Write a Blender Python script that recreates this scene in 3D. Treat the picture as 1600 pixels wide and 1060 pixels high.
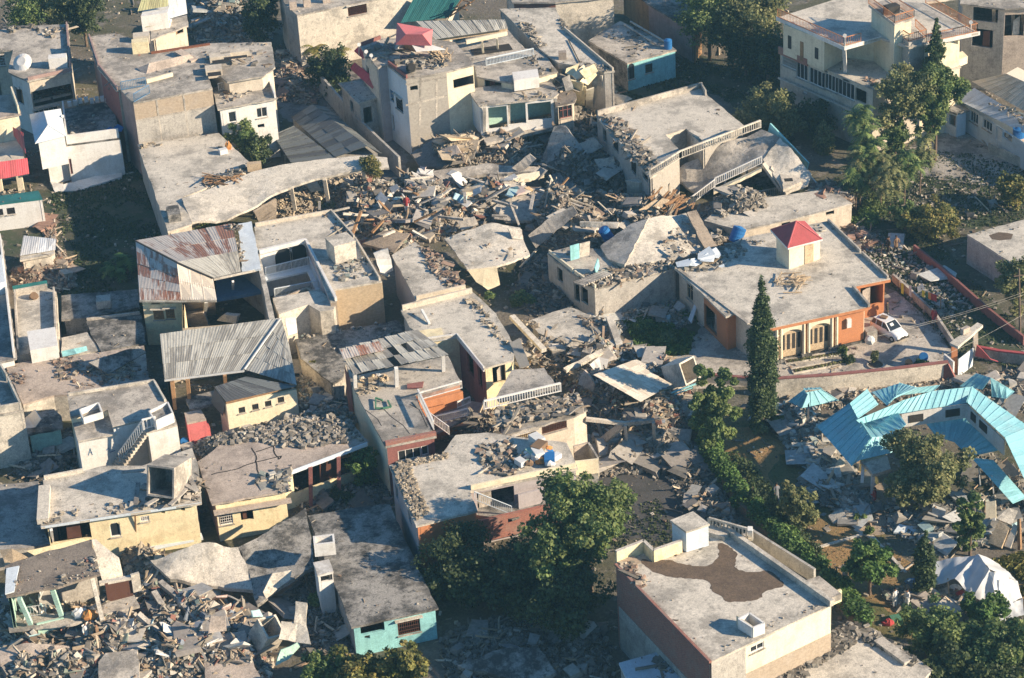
import bpy, bmesh, math, random
import numpy as np
from mathutils import Vector, Matrix
from mathutils.geometry import delaunay_2d_cdt
random.seed(7); RNG = np.random.default_rng(11)
S = bpy.context.scene
for o in list(bpy.data.objects): bpy.data.objects.remove(o)
# ------------------------------------------------------------ camera, sky, sun
FPX, PITCH, ROLL, CH = 3930.0, 30.0, 3.4, 112.0
cam = bpy.data.objects.new('camera', bpy.data.cameras.new('camera'))
S.collection.objects.link(cam); S.camera = cam
cam.data.sensor_width = 36; cam.data.lens = FPX/1600*36
cam.data.clip_start = 1; cam.data.clip_end = 6000
CR = Matrix.Rotation(math.radians(90-PITCH), 3, 'X') @ Matrix.Rotation(math.radians(-ROLL), 3, 'Z')
cam.matrix_world = Matrix.Translation((0, 0, CH)) @ CR.to_4x4()
world = bpy.data.worlds.new('World'); S.world = world; world.use_nodes = True
SUN_EL, SUN_AZ = 23.0, 108.0      # azimuth clockwise from +Y
wn = world.node_tree; bg = wn.nodes['Background']
sky = wn.nodes.new('ShaderNodeTexSky'); sky.sky_type = 'NISHITA'; sky.sun_disc = False
sky.sun_elevation = math.radians(SUN_EL); sky.sun_rotation = math.radians(SUN_AZ)
sky.air_density = 1.2; sky.dust_density = 0.3; sky.ozone_density = 5.0
tint = wn.nodes.new('ShaderNodeMix'); tint.data_type = 'RGBA'; tint.blend_type = 'MULTIPLY'; tint.inputs[0].default_value = 1; tint.inputs[7].default_value = (.72, 1.0, 1.12, 1)
wn.links.new(sky.outputs[0], tint.inputs[6]); wn.links.new(tint.outputs[2], bg.inputs[0]); bg.inputs[1].default_value = 0.068
sl = bpy.data.lights.new('sun', 'SUN'); sl.energy = 5.0; sl.angle = math.radians(0.5); sl.color = (1.0, 0.82, 0.60)
sun = bpy.data.objects.new('sun', sl); S.collection.objects.link(sun)
az, el = math.radians(SUN_AZ), math.radians(SUN_EL)
sdir = Vector((math.sin(az)*math.cos(el), math.cos(az)*math.cos(el), math.sin(el)))
sun.rotation_euler = sdir.to_track_quat('Z', 'Y').to_euler(); sun.location = (60, 150, 90)
S.view_settings.view_transform = 'Standard'; S.view_settings.look = 'None'
S.view_settings.exposure = 1.06; S.view_settings.gamma = 1; S.view_settings.use_curve_mapping = False
S.render.engine = 'CYCLES'
S.cycles.max_bounces = 5; S.cycles.volume_bounces = 0; S.cycles.transparent_max_bounces = 8
# ------------------------------------------------------------ helpers
CAMP = Vector((0, 0, CH))
def ray(px, py): return CR @ Vector(((px-800)/FPX, -(py-530)/FPX, -1))
def W(px, py, z=0.0):
    d = ray(px, py); t = (z-CH)/d.z
    return CAMP + d*t
def Wa(P, z=0.0):
    P = np.asarray(P, float); R = np.array(CR)
    d = np.stack([(P[:, 0]-800)/FPX, -(P[:, 1]-530)/FPX, -np.ones(len(P))], 1) @ R.T
    t = (z-CH)/d[:, 2]
    return d*t[:, None] + np.array([0, 0, CH])
def link(o): S.collection.objects.link(o); return o
def root(name, label, cat, loc, group=None):
    o = bpy.data.objects.new(name, None); link(o); o.location = loc; o.empty_display_size = .3
    o['label'] = label; o['category'] = cat
    if group: o['group'] = group
    return o
def tag(o, label=None, cat=None, group=None, kind=None):
    for k, v in (('label', label), ('category', cat), ('group', group), ('kind', kind)):
        if v: o[k] = v
    return o
class MB:
    def __init__(s): s.v = []; s.f = []; s.uv = {}; s.c = None
    def quad(s, a, b, c, d, uv=None):
        n = len(s.v); s.v += [a, b, c, d]; s.f.append((n, n+1, n+2, n+3))
        if uv: s.uv[len(s.f)-1] = uv
    def tri(s, a, b, c):
        n = len(s.v); s.v += [a, b, c]; s.f.append((n, n+1, n+2))
    def beam(s, a, b, w, h, up=None, taper=1.0):
        a = Vector(a); b = Vector(b); d = b-a; L = d.length
        if L < 1e-5: return
        d /= L; up = Vector(up) if up else Vector((0, 0, 1))
        if abs(d.dot(up)) > .97: up = Vector((0, 1, 0)) if abs(d.y) < .9 else Vector((1, 0, 0))
        r = d.cross(up).normalized(); u = r.cross(d).normalized()
        n = len(s.v)
        for p, k in ((a, 1.0), (b, taper)):
            for i, j in ((-1, -1), (1, -1), (1, 1), (-1, 1)): s.v.append(p + r*(i*w/2*k) + u*(j*h/2*k))
        for q in ((0, 1, 2, 3), (7, 6, 5, 4), (0, 4, 5, 1), (1, 5, 6, 2), (2, 6, 7, 3), (3, 7, 4, 0)):
            s.f.append(tuple(n+i for i in q)); s.uv[len(s.f)-1] = ((0, 0), (L, 0), (L, h), (0, h))
    def box(s, c, sx, sy, sz, rz=0.0):      # c = centre of the base
        c = Vector(c); R = Matrix.Rotation(rz, 3, 'Z'); n = len(s.v)
        for z in (0, sz):
            for i, j in ((-1, -1), (1, -1), (1, 1), (-1, 1)): s.v.append(c + R @ Vector((i*sx/2, j*sy/2, z)))
        for q in ((3, 2, 1, 0), (4, 5, 6, 7), (0, 1, 5, 4), (1, 2, 6, 5), (2, 3, 7, 6), (3, 0, 4, 7)): s.f.append(tuple(n+i for i in q))
    def cyl(s, a, b, r0, r1=None, seg=12, cap=True):
        a = Vector(a); b = Vector(b); r1 = r0 if r1 is None else r1; d = (b-a).normalized()
        up = Vector((0, 0, 1)) if abs(d.z) < .9 else Vector((1, 0, 0))
        x = d.cross(up).normalized(); y = d.cross(x).normalized(); n = len(s.v)
        for p, r in ((a, r0), (b, r1)):
            for i in range(seg):
                t = 2*math.pi*i/seg; s.v.append(p + x*(r*math.cos(t)) + y*(r*math.sin(t)))
        for i in range(seg): j = (i+1) % seg; s.f.append((n+i, n+seg+i, n+seg+j, n+j))
        if cap: s.f.append(tuple(n+i for i in range(seg))); s.f.append(tuple(n+seg+i for i in reversed(range(seg))))
    def prism(s, top, thick, down=None):     # top: world points (any order), thickness below
        down = down or Vector((0, 0, -thick)); n = len(s.v); m = len(top)
        area = sum(top[i].x*top[(i+1) % m].y-top[(i+1) % m].x*top[i].y for i in range(m))
        if area < 0: top = top[::-1]
        s.v += [Vector(p) for p in top] + [Vector(p)+down for p in top]
        s.f.append(tuple(range(n, n+m))); s.f.append(tuple(n+m+i for i in reversed(range(m))))
        for i in range(m): j = (i+1) % m; s.f.append((n+i, n+m+i, n+m+j, n+j))
    def blob(s, c, rx, ry, rz):
        c = Vector(c); n = len(s.v); N = 9
        for j, (h, k) in enumerate(((0, .75), (.35, 1), (.75, .8), (1, .3))):
            for i in range(N):
                t = 6.283*i/N; w = random.uniform(.72, 1.2); s.v.append(c+Vector((rx*k*w*math.cos(t), ry*k*w*math.sin(t), rz*h*random.uniform(.8, 1.2))))
        for j in range(3):
            for i in range(N): k = (i+1) % N; s.f.append((n+j*N+i, n+j*N+k, n+(j+1)*N+k, n+(j+1)*N+i))
        s.f.append(tuple(n+3*N+i for i in range(N)))
    def build(s, name, mat, par=None, smooth=False, fix=True):
        o0 = Vector(par['_w']) if par is not None and '_w' in par else Vector((0, 0, 0))
        me = bpy.data.meshes.new(name); bm = bmesh.new()
        vs = [bm.verts.new(Vector(p)-o0) for p in s.v]
        uvl = bm.loops.layers.uv.new('UVMap')
        for k, f in enumerate(s.f):
            try: fc = bm.faces.new([vs[i] for i in f])
            except ValueError: continue
            if k in s.uv:
                for lp, q in zip(fc.loops, s.uv[k]): lp[uvl].uv = q
            fc.smooth = smooth
        if fix: bmesh.ops.recalc_face_normals(bm, faces=bm.faces)
        bmesh.ops.triangulate(bm, faces=[f for f in bm.faces if len(f.verts) > 4])
        bm.to_mesh(me); bm.free(); me.materials.append(M[mat] if isinstance(mat, str) else mat)
        o = bpy.data.objects.new(name, me); link(o)
        if par is not None: o.parent = par
        if par is not None and '_w' in par: o['_w'] = par['_w']
        return o
def rt(name, label, cat, loc, group=None):
    o = root(name, label, cat, loc, group); o['_w'] = tuple(loc); return o
def solo(mb, name, mat, label, cat, group=None, kind=None, smooth=False):
    """one-mesh thing with its origin at its base"""
    n = len(mb.v); c = Vector((0, 0, 0))
    for p in mb.v: c += Vector(p)
    c /= n; c.z = min(Vector(p).z for p in mb.v)
    mb.v = [Vector(p)-c for p in mb.v]
    o = mb.build(name, mat, None, smooth); o.location = c
    return tag(o, label, cat, group, kind)
# ------------------------------------------------------------ materials
M = {}
def nd(t, k, **kw):
    n = t.nodes.new(k)
    for a, v in kw.items(): setattr(n, a, v)
    return n
def noise(t, vec, sc, det=6, rough=.6):
    n = nd(t, 'ShaderNodeTexNoise'); n.inputs['Scale'].default_value = sc; n.inputs['Detail'].default_value = det
    n.inputs['Roughness'].default_value = rough; t.links.new(vec, n.inputs['Vector']); return n.outputs['Fac']
def ramp(t, fac, a, b, ca=(0, 0, 0, 1), cb=(1, 1, 1, 1)):
    r = nd(t, 'ShaderNodeValToRGB'); r.color_ramp.elements[0].position = a; r.color_ramp.elements[1].position = b
    r.color_ramp.elements[0].color = ca; r.color_ramp.elements[1].color = cb
    t.links.new(fac, r.inputs[0]); return r.outputs[0]
def mixc(t, fac, a, b, mode='MIX'):
    m = nd(t, 'ShaderNodeMix', data_type='RGBA', blend_type=mode)
    for s, v in ((m.inputs[0], fac), (m.inputs[6], a), (m.inputs[7], b)):
        if hasattr(v, 'links'): t.links.new(v, s)
        elif isinstance(v, (int, float)): s.default_value = v
        else: s.default_value = (*v[:3], 1)
    return m.outputs[2]
def newmat(name):
    m = bpy.data.materials.new(name); m.use_nodes = True; M[name] = m; t = m.node_tree
    return m, t, t.nodes['Principled BSDF']
def geo(t): return nd(t, 'ShaderNodeNewGeometry').outputs['Position']
def bump(t, p, h, dist=.03, strength=.6):
    b = nd(t, 'ShaderNodeBump'); b.inputs['Distance'].default_value = dist; b.inputs['Strength'].default_value = strength
    t.links.new(h, b.inputs['Height']); t.links.new(b.outputs[0], p.inputs['Normal'])
def worn(name, col, dark=None, amt=.5, sc=.35, rough=.9, fine=.25, streak=0.0, stain=(.5, .62), metal=0, b=.03):
    """painted or bare surface: broad patches of a second tone, fine speckle, optional run-down streaks"""
    m, t, p = newmat(name); P = geo(t); dark = dark or tuple(c*.5 for c in col)
    mp = nd(t, 'ShaderNodeMapping'); mp.inputs['Location'].default_value = (random.uniform(0, 50), random.uniform(0, 50), 0)
    t.links.new(P, mp.inputs[0]); V = mp.outputs[0]
    f1 = ramp(t, noise(t, V, sc, 9, .68), *stain)
    k = nd(t, 'ShaderNodeMath', operation='MULTIPLY'); t.links.new(f1, k.inputs[0]); k.inputs[1].default_value = amt
    c = mixc(t, k.outputs[0], col, dark)
    fl = ramp(t, noise(t, V, sc*2.7, 10, .8), .50, .56)      # pale dusty or bleached patches
    kl = nd(t, 'ShaderNodeMath', operation='MULTIPLY'); t.links.new(fl, kl.inputs[0]); kl.inputs[1].default_value = .34 if amt > .42 else .1
    c = mixc(t, kl.outputs[0], c, tuple(min(.85, q*1.35) for q in col))
    f3 = ramp(t, noise(t, V, sc*7, 10, .8), .53, .60)       # blotchy grime with ragged edges
    k3 = nd(t, 'ShaderNodeMath', operation='MULTIPLY'); t.links.new(f3, k3.inputs[0]); k3.inputs[1].default_value = amt*.85
    c = mixc(t, k3.outputs[0], c, dark)
    f2 = noise(t, V, 9, 6, .8)
    lo = (1-fine*1.5, 1-fine*1.5, 1-fine*1.45, 1); hi = (1+fine*.9,)*3+(1,)
    c = mixc(t, 1.0, c, ramp(t, f2, .34, .66, lo, hi), 'MULTIPLY')
    ed = nd(t, 'ShaderNodeAttribute'); ed.attribute_name = 'Edge'      # algae and dirt along roof edges
    em = nd(t, 'ShaderNodeMath', operation='MULTIPLY'); t.links.new(ed.outputs['Fac'], em.inputs[0]); t.links.new(ramp(t, noise(t, V, 1.1, 9, .75), .40, .58), em.inputs[1])
    c = mixc(t, em.outputs[0], c, tuple(q*.6 for q in dark))
    if streak:
        ms = nd(t, 'ShaderNodeMapping'); ms.inputs['Scale'].default_value = (1.6, 1.6, .12); t.links.new(P, ms.inputs[0])
        fs = ramp(t, noise(t, ms.outputs[0], 1.5, 6, .7), .5, .72)
        ks = nd(t, 'ShaderNodeMath', operation='MULTIPLY'); t.links.new(fs, ks.inputs[0]); ks.inputs[1].default_value = streak
        c = mixc(t, ks.outputs[0], c, dark)
    t.links.new(c, p.inputs['Base Color']); p.inputs['Roughness'].default_value = rough; p.inputs['Metallic'].default_value = metal
    p.inputs['Specular IOR Level'].default_value = .25
    if b: bump(t, p, f2, b)
    return m
worn('conc', (.50, .45, .38), (.21, .19, .165), .8, .3, stain=(.47, .56))
worn('conc2', (.38, .35, .31), (.15, .14, .13), .8, .35, stain=(.47, .56))
worn('conc_pale', (.60, .545, .455), (.29, .265, .225), .75, .3, stain=(.49, .58))
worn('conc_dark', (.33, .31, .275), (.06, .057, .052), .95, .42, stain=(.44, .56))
worn('conc_pink', (.47, .39, .32), (.2, .165, .14), .55, .4)
worn('cement', (.43, .40, .355), (.2, .185, .165), .6, .5, streak=.5)
worn('white', (.72, .70, .66), (.42, .38, .33), .35, .6, streak=.35, fine=.1)
worn('whiteblue', (.60, .66, .70), (.4, .42, .42), .35, .6, streak=.3, fine=.1)
worn('cream', (.77, .68, .50), (.46, .38, .26), .4, .5, streak=.4, fine=.12)
worn('yellow', (.78, .66, .42), (.44, .35, .2), .45, .6, streak=.35, fine=.12)
worn('palewall', (.58, .51, .41), (.3, .25, .2), .45, .5, streak=.45, fine=.14)
worn('pinkwall', (.36, .25, .22), (.18, .13, .12), .45, .5, streak=.3, fine=.12)
worn('lilac', (.42, .38, .38), (.25, .22, .22), .4, .5, streak=.3, fine=.1)
worn('redwall', (.27, .115, .10), (.16, .07, .06), .5, .5, streak=.4, fine=.15)
worn('orange', (.50, .215, .10), (.36, .14, .06), .4, .5, streak=.3, fine=.12)
worn('turq', (.27, .55, .56), (.15, .30, .31), .45, .6, streak=.5, fine=.12)
worn('mint', (.40, .58, .48), (.2, .3, .25), .45, .8, fine=.15)
worn('bluepaint', (.12, .22, .34), (.08, .12, .18), .4, .8, fine=.15)
worn('teal', (.03, .17, .17), (.02, .09, .09), .4, .5, rough=.6, fine=.1)
worn('grille_brown', (.10, .045, .03), None, .3, 1, fine=.1)
worn('wood', (.34, .20, .10), (.14, .08, .05), .5, 1.5, streak=.5)
worn('palewood', (.52, .40, .26), (.28, .2, .13), .5, 1.5)
worn('rust', (.22, .085, .045), (.10, .045, .03), .5, 1.2)
worn('iron', (.05, .045, .04), None, .3, 2)
worn('mud', (.16, .115, .08), (.09, .066, .048), .7, .8, stain=(.4, .65))
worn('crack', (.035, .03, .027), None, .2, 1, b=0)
worn('dust', (.27, .225, .18), (.12, .10, .085), .7, .5, b=.08)
worn('dustgrey', (.22, .20, .18), (.09, .085, .08), .7, .6, b=.08)
worn('earthpath', (.36, .29, .22), (.2, .15, .11), .6, .5)
worn('asphalt', (.085, .08, .075), (.05, .05, .045), .6, .5)
worn('redpaint', (.40, .085, .085), (.22, .06, .06), .4, .8, rough=.6, fine=.12)
worn('pinkred', (.62, .17, .17), (.40, .14, .13), .4, .8, rough=.6, fine=.12)
worn('tin', (.55, .56, .56), (.34, .33, .31), .4, .7, rough=.45, fine=.08)
worn('trunk', (.17, .12, .085), (.07, .05, .04), .6, 3)
worn('blueplastic', (.03, .15, .38), (.02, .09, .22), .3, 1, rough=.4, fine=.05, b=0)
worn('greenpaint', (.08, .2, .12), None, .3, 1)
worn('cloth', (.66, .66, .64), (.5, .5, .49), .3, .8, rough=.8, fine=.05, b=.01)
worn('skin', (.33, .19, .12), None, .1, 3, fine=.05, b=0)
worn('hair', (.02, .017, .015), None, .1, 3, b=0)
worn('clothwhite', (.62, .62, .6), None, .15, 3, fine=.05, b=0)
worn('clothgrey', (.16, .17, .19), None, .2, 3, fine=.05, b=0)
worn('clothred', (.34, .05, .05), None, .2, 3, fine=.05, b=0)
worn('clothbrown', (.2, .13, .08), None, .2, 3, fine=.05, b=0)
worn('clothorange', (.6, .27, .09), None, .2, 3, fine=.05, b=0)
worn('clothyellow', (.6, .6, .08), None, .2, 3, fine=.05, b=0)
worn('rubber', (.02, .02, .02), None, .1, 3, b=0)
def corrug(name, col, col2, amt, col3=None, amt3=.3, rough=.5, freq=9.0, bs=.5):
    """corrugated sheet: UV.x across the ribs in metres; rust or dirt runs along the ribs"""
    m, t, p = newmat(name); uv = nd(t, 'ShaderNodeUVMap').outputs[0]; oi = nd(t, 'ShaderNodeObjectInfo')
    mp = nd(t, 'ShaderNodeMapping'); mp.inputs['Scale'].default_value = (2.2, .35, 1)
    ad = nd(t, 'ShaderNodeVectorMath', operation='ADD'); sc = nd(t, 'ShaderNodeVectorMath', operation='SCALE')
    sc.inputs[0].default_value = (37, 53, 71); t.links.new(oi.outputs['Random'], sc.inputs['Scale'])
    t.links.new(uv, mp.inputs[0]); t.links.new(mp.outputs[0], ad.inputs[0]); t.links.new(sc.outputs[0], ad.inputs[1])
    f = noise(t, ad.outputs[0], 1.1, 7, .65)
    th = nd(t, 'ShaderNodeMath', operation='MULTIPLY_ADD'); t.links.new(oi.outputs['Random'], th.inputs[0]); th.inputs[1].default_value = .35; t.links.new(f, th.inputs[2])
    fr = ramp(t, th.outputs[0], .78-amt*.4, .92-amt*.4)
    c = mixc(t, fr, col, col2)
    if col3: c = mixc(t, ramp(t, noise(t, geo(t), .6, 5), .5, .7), c, mixc(t, amt3, c, col3))
    c = mixc(t, 1.0, c, ramp(t, noise(t, geo(t), 8, 5, .7), .3, .7, (.8, .8, .8, 1), (1.12, 1.12, 1.12, 1)), 'MULTIPLY')
    v = nd(t, 'ShaderNodeMath', operation='MULTIPLY_ADD'); t.links.new(oi.outputs['Random'], v.inputs[0]); v.inputs[1].default_value = .16; v.inputs[2].default_value = .92
    c = mixc(t, 1.0, c, v.outputs[0], 'MULTIPLY')
    t.links.new(c, p.inputs['Base Color']); p.inputs['Roughness'].default_value = rough; p.inputs['Metallic'].default_value = 0; p.inputs['Specular IOR Level'].default_value = .3
    w = nd(t, 'ShaderNodeTexWave'); w.inputs['Scale'].default_value = freq/6.28; w.bands_direction = 'X'; t.links.new(uv, w.inputs['Vector'])
    bump(t, p, w.outputs['Fac'], .03, bs)
corrug('sheet_grey', (.42, .41, .37), (.22, .21, .19), .4)
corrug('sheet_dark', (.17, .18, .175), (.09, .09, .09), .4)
corrug('sheet_rust', (.55, .49, .43), (.28, .13, .08), .36)
corrug('sheet_light', (.70, .63, .52), (.50, .43, .34), .35)
corrug('sheet_turq', (.31, .62, .67), (.22, .47, .52), .3, (.36, .48, .50), .45, .65, 5, .08)
corrug('sheet_red', (.38, .03, .085), (.26, .03, .06), .3, None, .2, .45)
corrug('sheet_pink', (.66, .12, .13), (.45, .10, .10), .3, None, .2, .45)
corrug('sheet_white', (.66, .68, .70), (.48, .48, .48), .3)
corrug('sheet_teal', (.03, .15, .15), (.02, .10, .10), .3)
corrug('sheet_olive', (.42, .41, .22), (.26, .24, .13), .4)
def brick(name, c1, c2, mortar, tint=None):
    m, t, p = newmat(name); uv = nd(t, 'ShaderNodeUVMap').outputs[0]
    bt = nd(t, 'ShaderNodeTexBrick'); bt.inputs['Scale'].default_value = 1; bt.inputs['Brick Width'].default_value = .26; bt.inputs['Row Height'].default_value = .1
    bt.inputs['Mortar Size'].default_value = .012; bt.inputs['Color1'].default_value = (*c1, 1); bt.inputs['Color2'].default_value = (*c2, 1); bt.inputs['Mortar'].default_value = (*mortar, 1)
    t.links.new(uv, bt.inputs['Vector'])
    c = mixc(t, ramp(t, noise(t, geo(t), .6, 7), .5, .68), bt.outputs['Color'], mixc(t, .45, bt.outputs['Color'], mortar))
    c = mixc(t, 1.0, c, ramp(t, noise(t, geo(t), 5, 6, .7), .3, .7, (.75, .75, .75, 1), (1.15, 1.15, 1.15, 1)), 'MULTIPLY')
    t.links.new(c, p.inputs['Base Color']); p.inputs['Roughness'].default_value = .95
    bump(t, p, bt.outputs['Fac'], -.02, .6)
brick('brick_red', (.38, .13, .09), (.28, .10, .07), (.29, .24, .2))
brick('brick_tan', (.52, .39, .24), (.44, .33, .2), (.44, .38, .3))
brick('block_grey', (.40, .365, .315), (.35, .315, .27), (.42, .39, .34))
brick('block_brown', (.44, .35, .25), (.37, .285, .2), (.42, .36, .3))
m, t, p = newmat('glass'); p.inputs['Base Color'].default_value = (.025, .03, .035, 1); p.inputs['Roughness'].default_value = .12
m, t, p = newmat('carpaint'); p.inputs['Base Color'].default_value = (.75, .76, .76, 1); p.inputs['Roughness'].default_value = .25; p.inputs['Coat Weight'].default_value = .6
m, t, p = newmat('lamp'); p.inputs['Base Color'].default_value = (.8, .8, .78, 1); p.inputs['Roughness'].default_value = .2
def colmat(name, rough=.9, transl=0.0, noisy=True):
    m, t, p = newmat(name); a = nd(t, 'ShaderNodeAttribute'); a.attribute_name = 'Col'; c = a.outputs['Color']
    if noisy: c = mixc(t, 1.0, c, ramp(t, noise(t, geo(t), 3.5, 6, .7), .3, .7, (.68, .68, .68, 1), (1.2, 1.2, 1.2, 1)), 'MULTIPLY')
    t.links.new(c, p.inputs['Base Color']); p.inputs['Roughness'].default_value = rough; p.inputs['Specular IOR Level'].default_value = .3
    if transl:
        tr = nd(t, 'ShaderNodeBsdfTranslucent'); t.links.new(c, tr.inputs[0]); mx = nd(t, 'ShaderNodeMixShader'); mx.inputs[0].default_value = transl
        t.links.new(p.outputs[0], mx.inputs[1]); t.links.new(tr.outputs[0], mx.inputs[2]); t.links.new(mx.outputs[0], t.nodes['Material Output'].inputs[0])
colmat('debris'); colmat('leaf', .6, .3, False)
# ground
m, t, p = newmat('ground_mat'); P = geo(t)
c = mixc(t, ramp(t, noise(t, P, .06, 8, .6), .42, .58), (.15, .125, .095), (.075, .075, .035))
c = mixc(t, ramp(t, noise(t, P, .5, 8, .7), .5, .68), c, (.20, .175, .15))
c = mixc(t, 1.0, c, ramp(t, noise(t, P, 4, 6, .75), .3, .7, (.6, .6, .6, 1), (1.3, 1.3, 1.3, 1)), 'MULTIPLY')
t.links.new(c, p.inputs['Base Color']); p.inputs['Roughness'].default_value = .95; bump(t, p, noise(t, P, 3, 8, .7), .15, .7)
def grassmat(name, a, b, d):
    m, t, p = newmat(name); P = geo(t)
    c = mixc(t, ramp(t, noise(t, P, .25, 7, .65), .4, .6), a, b)
    c = mixc(t, ramp(t, noise(t, P, 1.3, 7, .7), .52, .7), c, d)
    c = mixc(t, 1.0, c, ramp(t, noise(t, P, 9, 5, .8), .3, .7, (.6, .6, .6, 1), (1.3, 1.3, 1.3, 1)), 'MULTIPLY')
    t.links.new(c, p.inputs['Base Color']); p.inputs['Roughness'].default_value = .95; bump(t, p, noise(t, P, 7, 6, .8), .12, .8)
grassmat('lawn', (.12, .12, .04), (.20, .145, .06), (.08, .09, .03))
grassmat('lawn_brown', (.33, .20, .085), (.25, .165, .07), (.16, .13, .05))
grassmat('weeds', (.045, .065, .025), (.08, .075, .045), (.13, .11, .085))
# ------------------------------------------------------------ geometry builders
def inpoly(P, poly):
    x, y = P[:, 0], P[:, 1]; r = np.zeros(len(P), bool); n = len(poly)
    for i in range(n):
        x0, y0 = poly[i][:2]; x1, y1 = poly[(i+1) % n][:2]
        c = ((y0 > y) != (y1 > y)); r ^= c & (x < (x1-x0)*(y-y0)/((y1-y0) if y1 != y0 else 1e-9)+x0)
    return r
def edgedist(P, poly):
    d = np.full(len(P), 1e9); n = len(poly)
    for i in range(n):
        a = np.array(poly[i][:2], float); b = np.array(poly[(i+1) % n][:2], float); ab = b-a
        t = np.clip(((P-a)@ab)/(ab@ab+1e-9), 0, 1); d = np.minimum(d, np.linalg.norm(P-(a+t[:, None]*ab), axis=1))
    return d
def rpts(poly, n):
    a = np.array(poly, float)[:, :2]; lo, hi = a.min(0), a.max(0); out = []
    tot = 0
    while tot < n:
        P = RNG.uniform(lo, hi, (n*3+10, 2)); P = P[inpoly(P, poly)]; out.append(P); tot += len(P)
    return np.concatenate(out)[:n]
def vnoise(x, y, s=0):
    return (np.sin(x*.9+s*1.7+np.sin(y*.7+s))+np.sin(y*1.1-s*2.3+np.sin(x*.6-s)*1.3)+.6*np.sin(x*2.3+y*1.9+s)+.4*np.sin(x*4.1-y*3.7+s*3))/3.0
def rawmesh(name, V, F, C, mat):
    me = bpy.data.meshes.new(name); nv, nf, k = len(V), len(F), F.shape[1]
    me.vertices.add(nv); me.vertices.foreach_set('co', V.astype(np.float32).ravel())
    me.loops.add(nf*k); me.loops.foreach_set('vertex_index', F.astype(np.int32).ravel())
    me.polygons.add(nf); me.polygons.foreach_set('loop_start', np.arange(0, nf*k, k, dtype=np.int32)); me.polygons.foreach_set('loop_total', np.full(nf, k, np.int32))
    if C is not None:
        at = me.attributes.new('Col', 'FLOAT_COLOR', 'POINT'); at.data.foreach_set('color', np.concatenate([C, np.ones((nv, 1))], 1).astype(np.float32).ravel())
    me.polygons.foreach_set('use_smooth', np.zeros(nf, bool))
    me.update(calc_edges=True); me.validate(); me.materials.append(M[mat]); return me
CUBE = np.array([(-1, -1, -1), (1, -1, -1), (1, 1, -1), (-1, 1, -1), (-1, -1, 1), (1, -1, 1), (1, 1, 1), (-1, 1, 1)], float)/2
CF = np.array([(3, 2, 1, 0), (4, 5, 6, 7), (0, 1, 5, 4), (1, 2, 6, 5), (2, 3, 7, 6), (3, 0, 4, 7)])
def rotm(n, tilt=1.0):
    a = RNG.uniform(0, 2*np.pi, n); b = RNG.normal(0, .5*tilt, n); c = RNG.normal(0, .5*tilt, n)
    ca, sa, cb, sb, cc, sc = np.cos(a), np.sin(a), np.cos(b), np.sin(b), np.cos(c), np.sin(c); Z = np.zeros(n); O = np.ones(n)
    Rz = np.stack([ca, -sa, Z, sa, ca, Z, Z, Z, O], 1).reshape(n, 3, 3)
    Rx = np.stack([O, Z, Z, Z, cb, -sb, Z, sb, cb], 1).reshape(n, 3, 3)
    Ry = np.stack([cc, Z, sc, Z, O, Z, -sc, Z, cc], 1).reshape(n, 3, 3)
    return Rz @ Rx @ Ry
PAL = dict(
    grey=[(.30, .275, .24), (.37, .34, .30), (.24, .22, .195), (.43, .40, .35), (.18, .165, .15), (.34, .31, .27)],
    mix=[(.34, .305, .26), (.40, .36, .31), (.27, .24, .21), (.44, .40, .34), (.29, .19, .14), (.20, .18, .16), (.36, .29, .21), (.5, .46, .40), (.16, .145, .13), (.30, .265, .225)],
    brick=[(.34, .21, .155), (.28, .17, .125), (.38, .29, .22), (.30, .255, .21), (.22, .14, .11), (.40, .35, .28)],
    tan=[(.50, .40, .27), (.44, .35, .24), (.36, .30, .22), (.54, .46, .34), (.3, .255, .2)],
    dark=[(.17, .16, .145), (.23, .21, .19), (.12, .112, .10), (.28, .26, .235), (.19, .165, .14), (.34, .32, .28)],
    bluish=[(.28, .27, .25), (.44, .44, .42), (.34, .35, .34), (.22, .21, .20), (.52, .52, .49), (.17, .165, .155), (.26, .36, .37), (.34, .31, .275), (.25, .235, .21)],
    colour=[(.42, .39, .34), (.3, .27, .235), (.52, .49, .44), (.36, .13, .10), (.15, .21, .31), (.46, .33, .19), (.24, .33, .28), (.36, .25, .17), (.22, .20, .18), (.58, .56, .52), (.34, .30, .25), (.27, .245, .215), (.38, .34, .29), (.18, .165, .15), (.31, .28, .245), (.25, .22, .19), (.40, .36, .31), (.2, .185, .165)],
    paint=[(.62, .6, .56), (.38, .55, .47), (.66, .57, .4), (.5, .38, .33), (.35, .5, .52), (.6, .58, .54), (.3, .28, .25)],
    wood=[(.42, .31, .20), (.34, .235, .15), (.5, .39, .27), (.26, .19, .135), (.55, .46, .34)])
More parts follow.
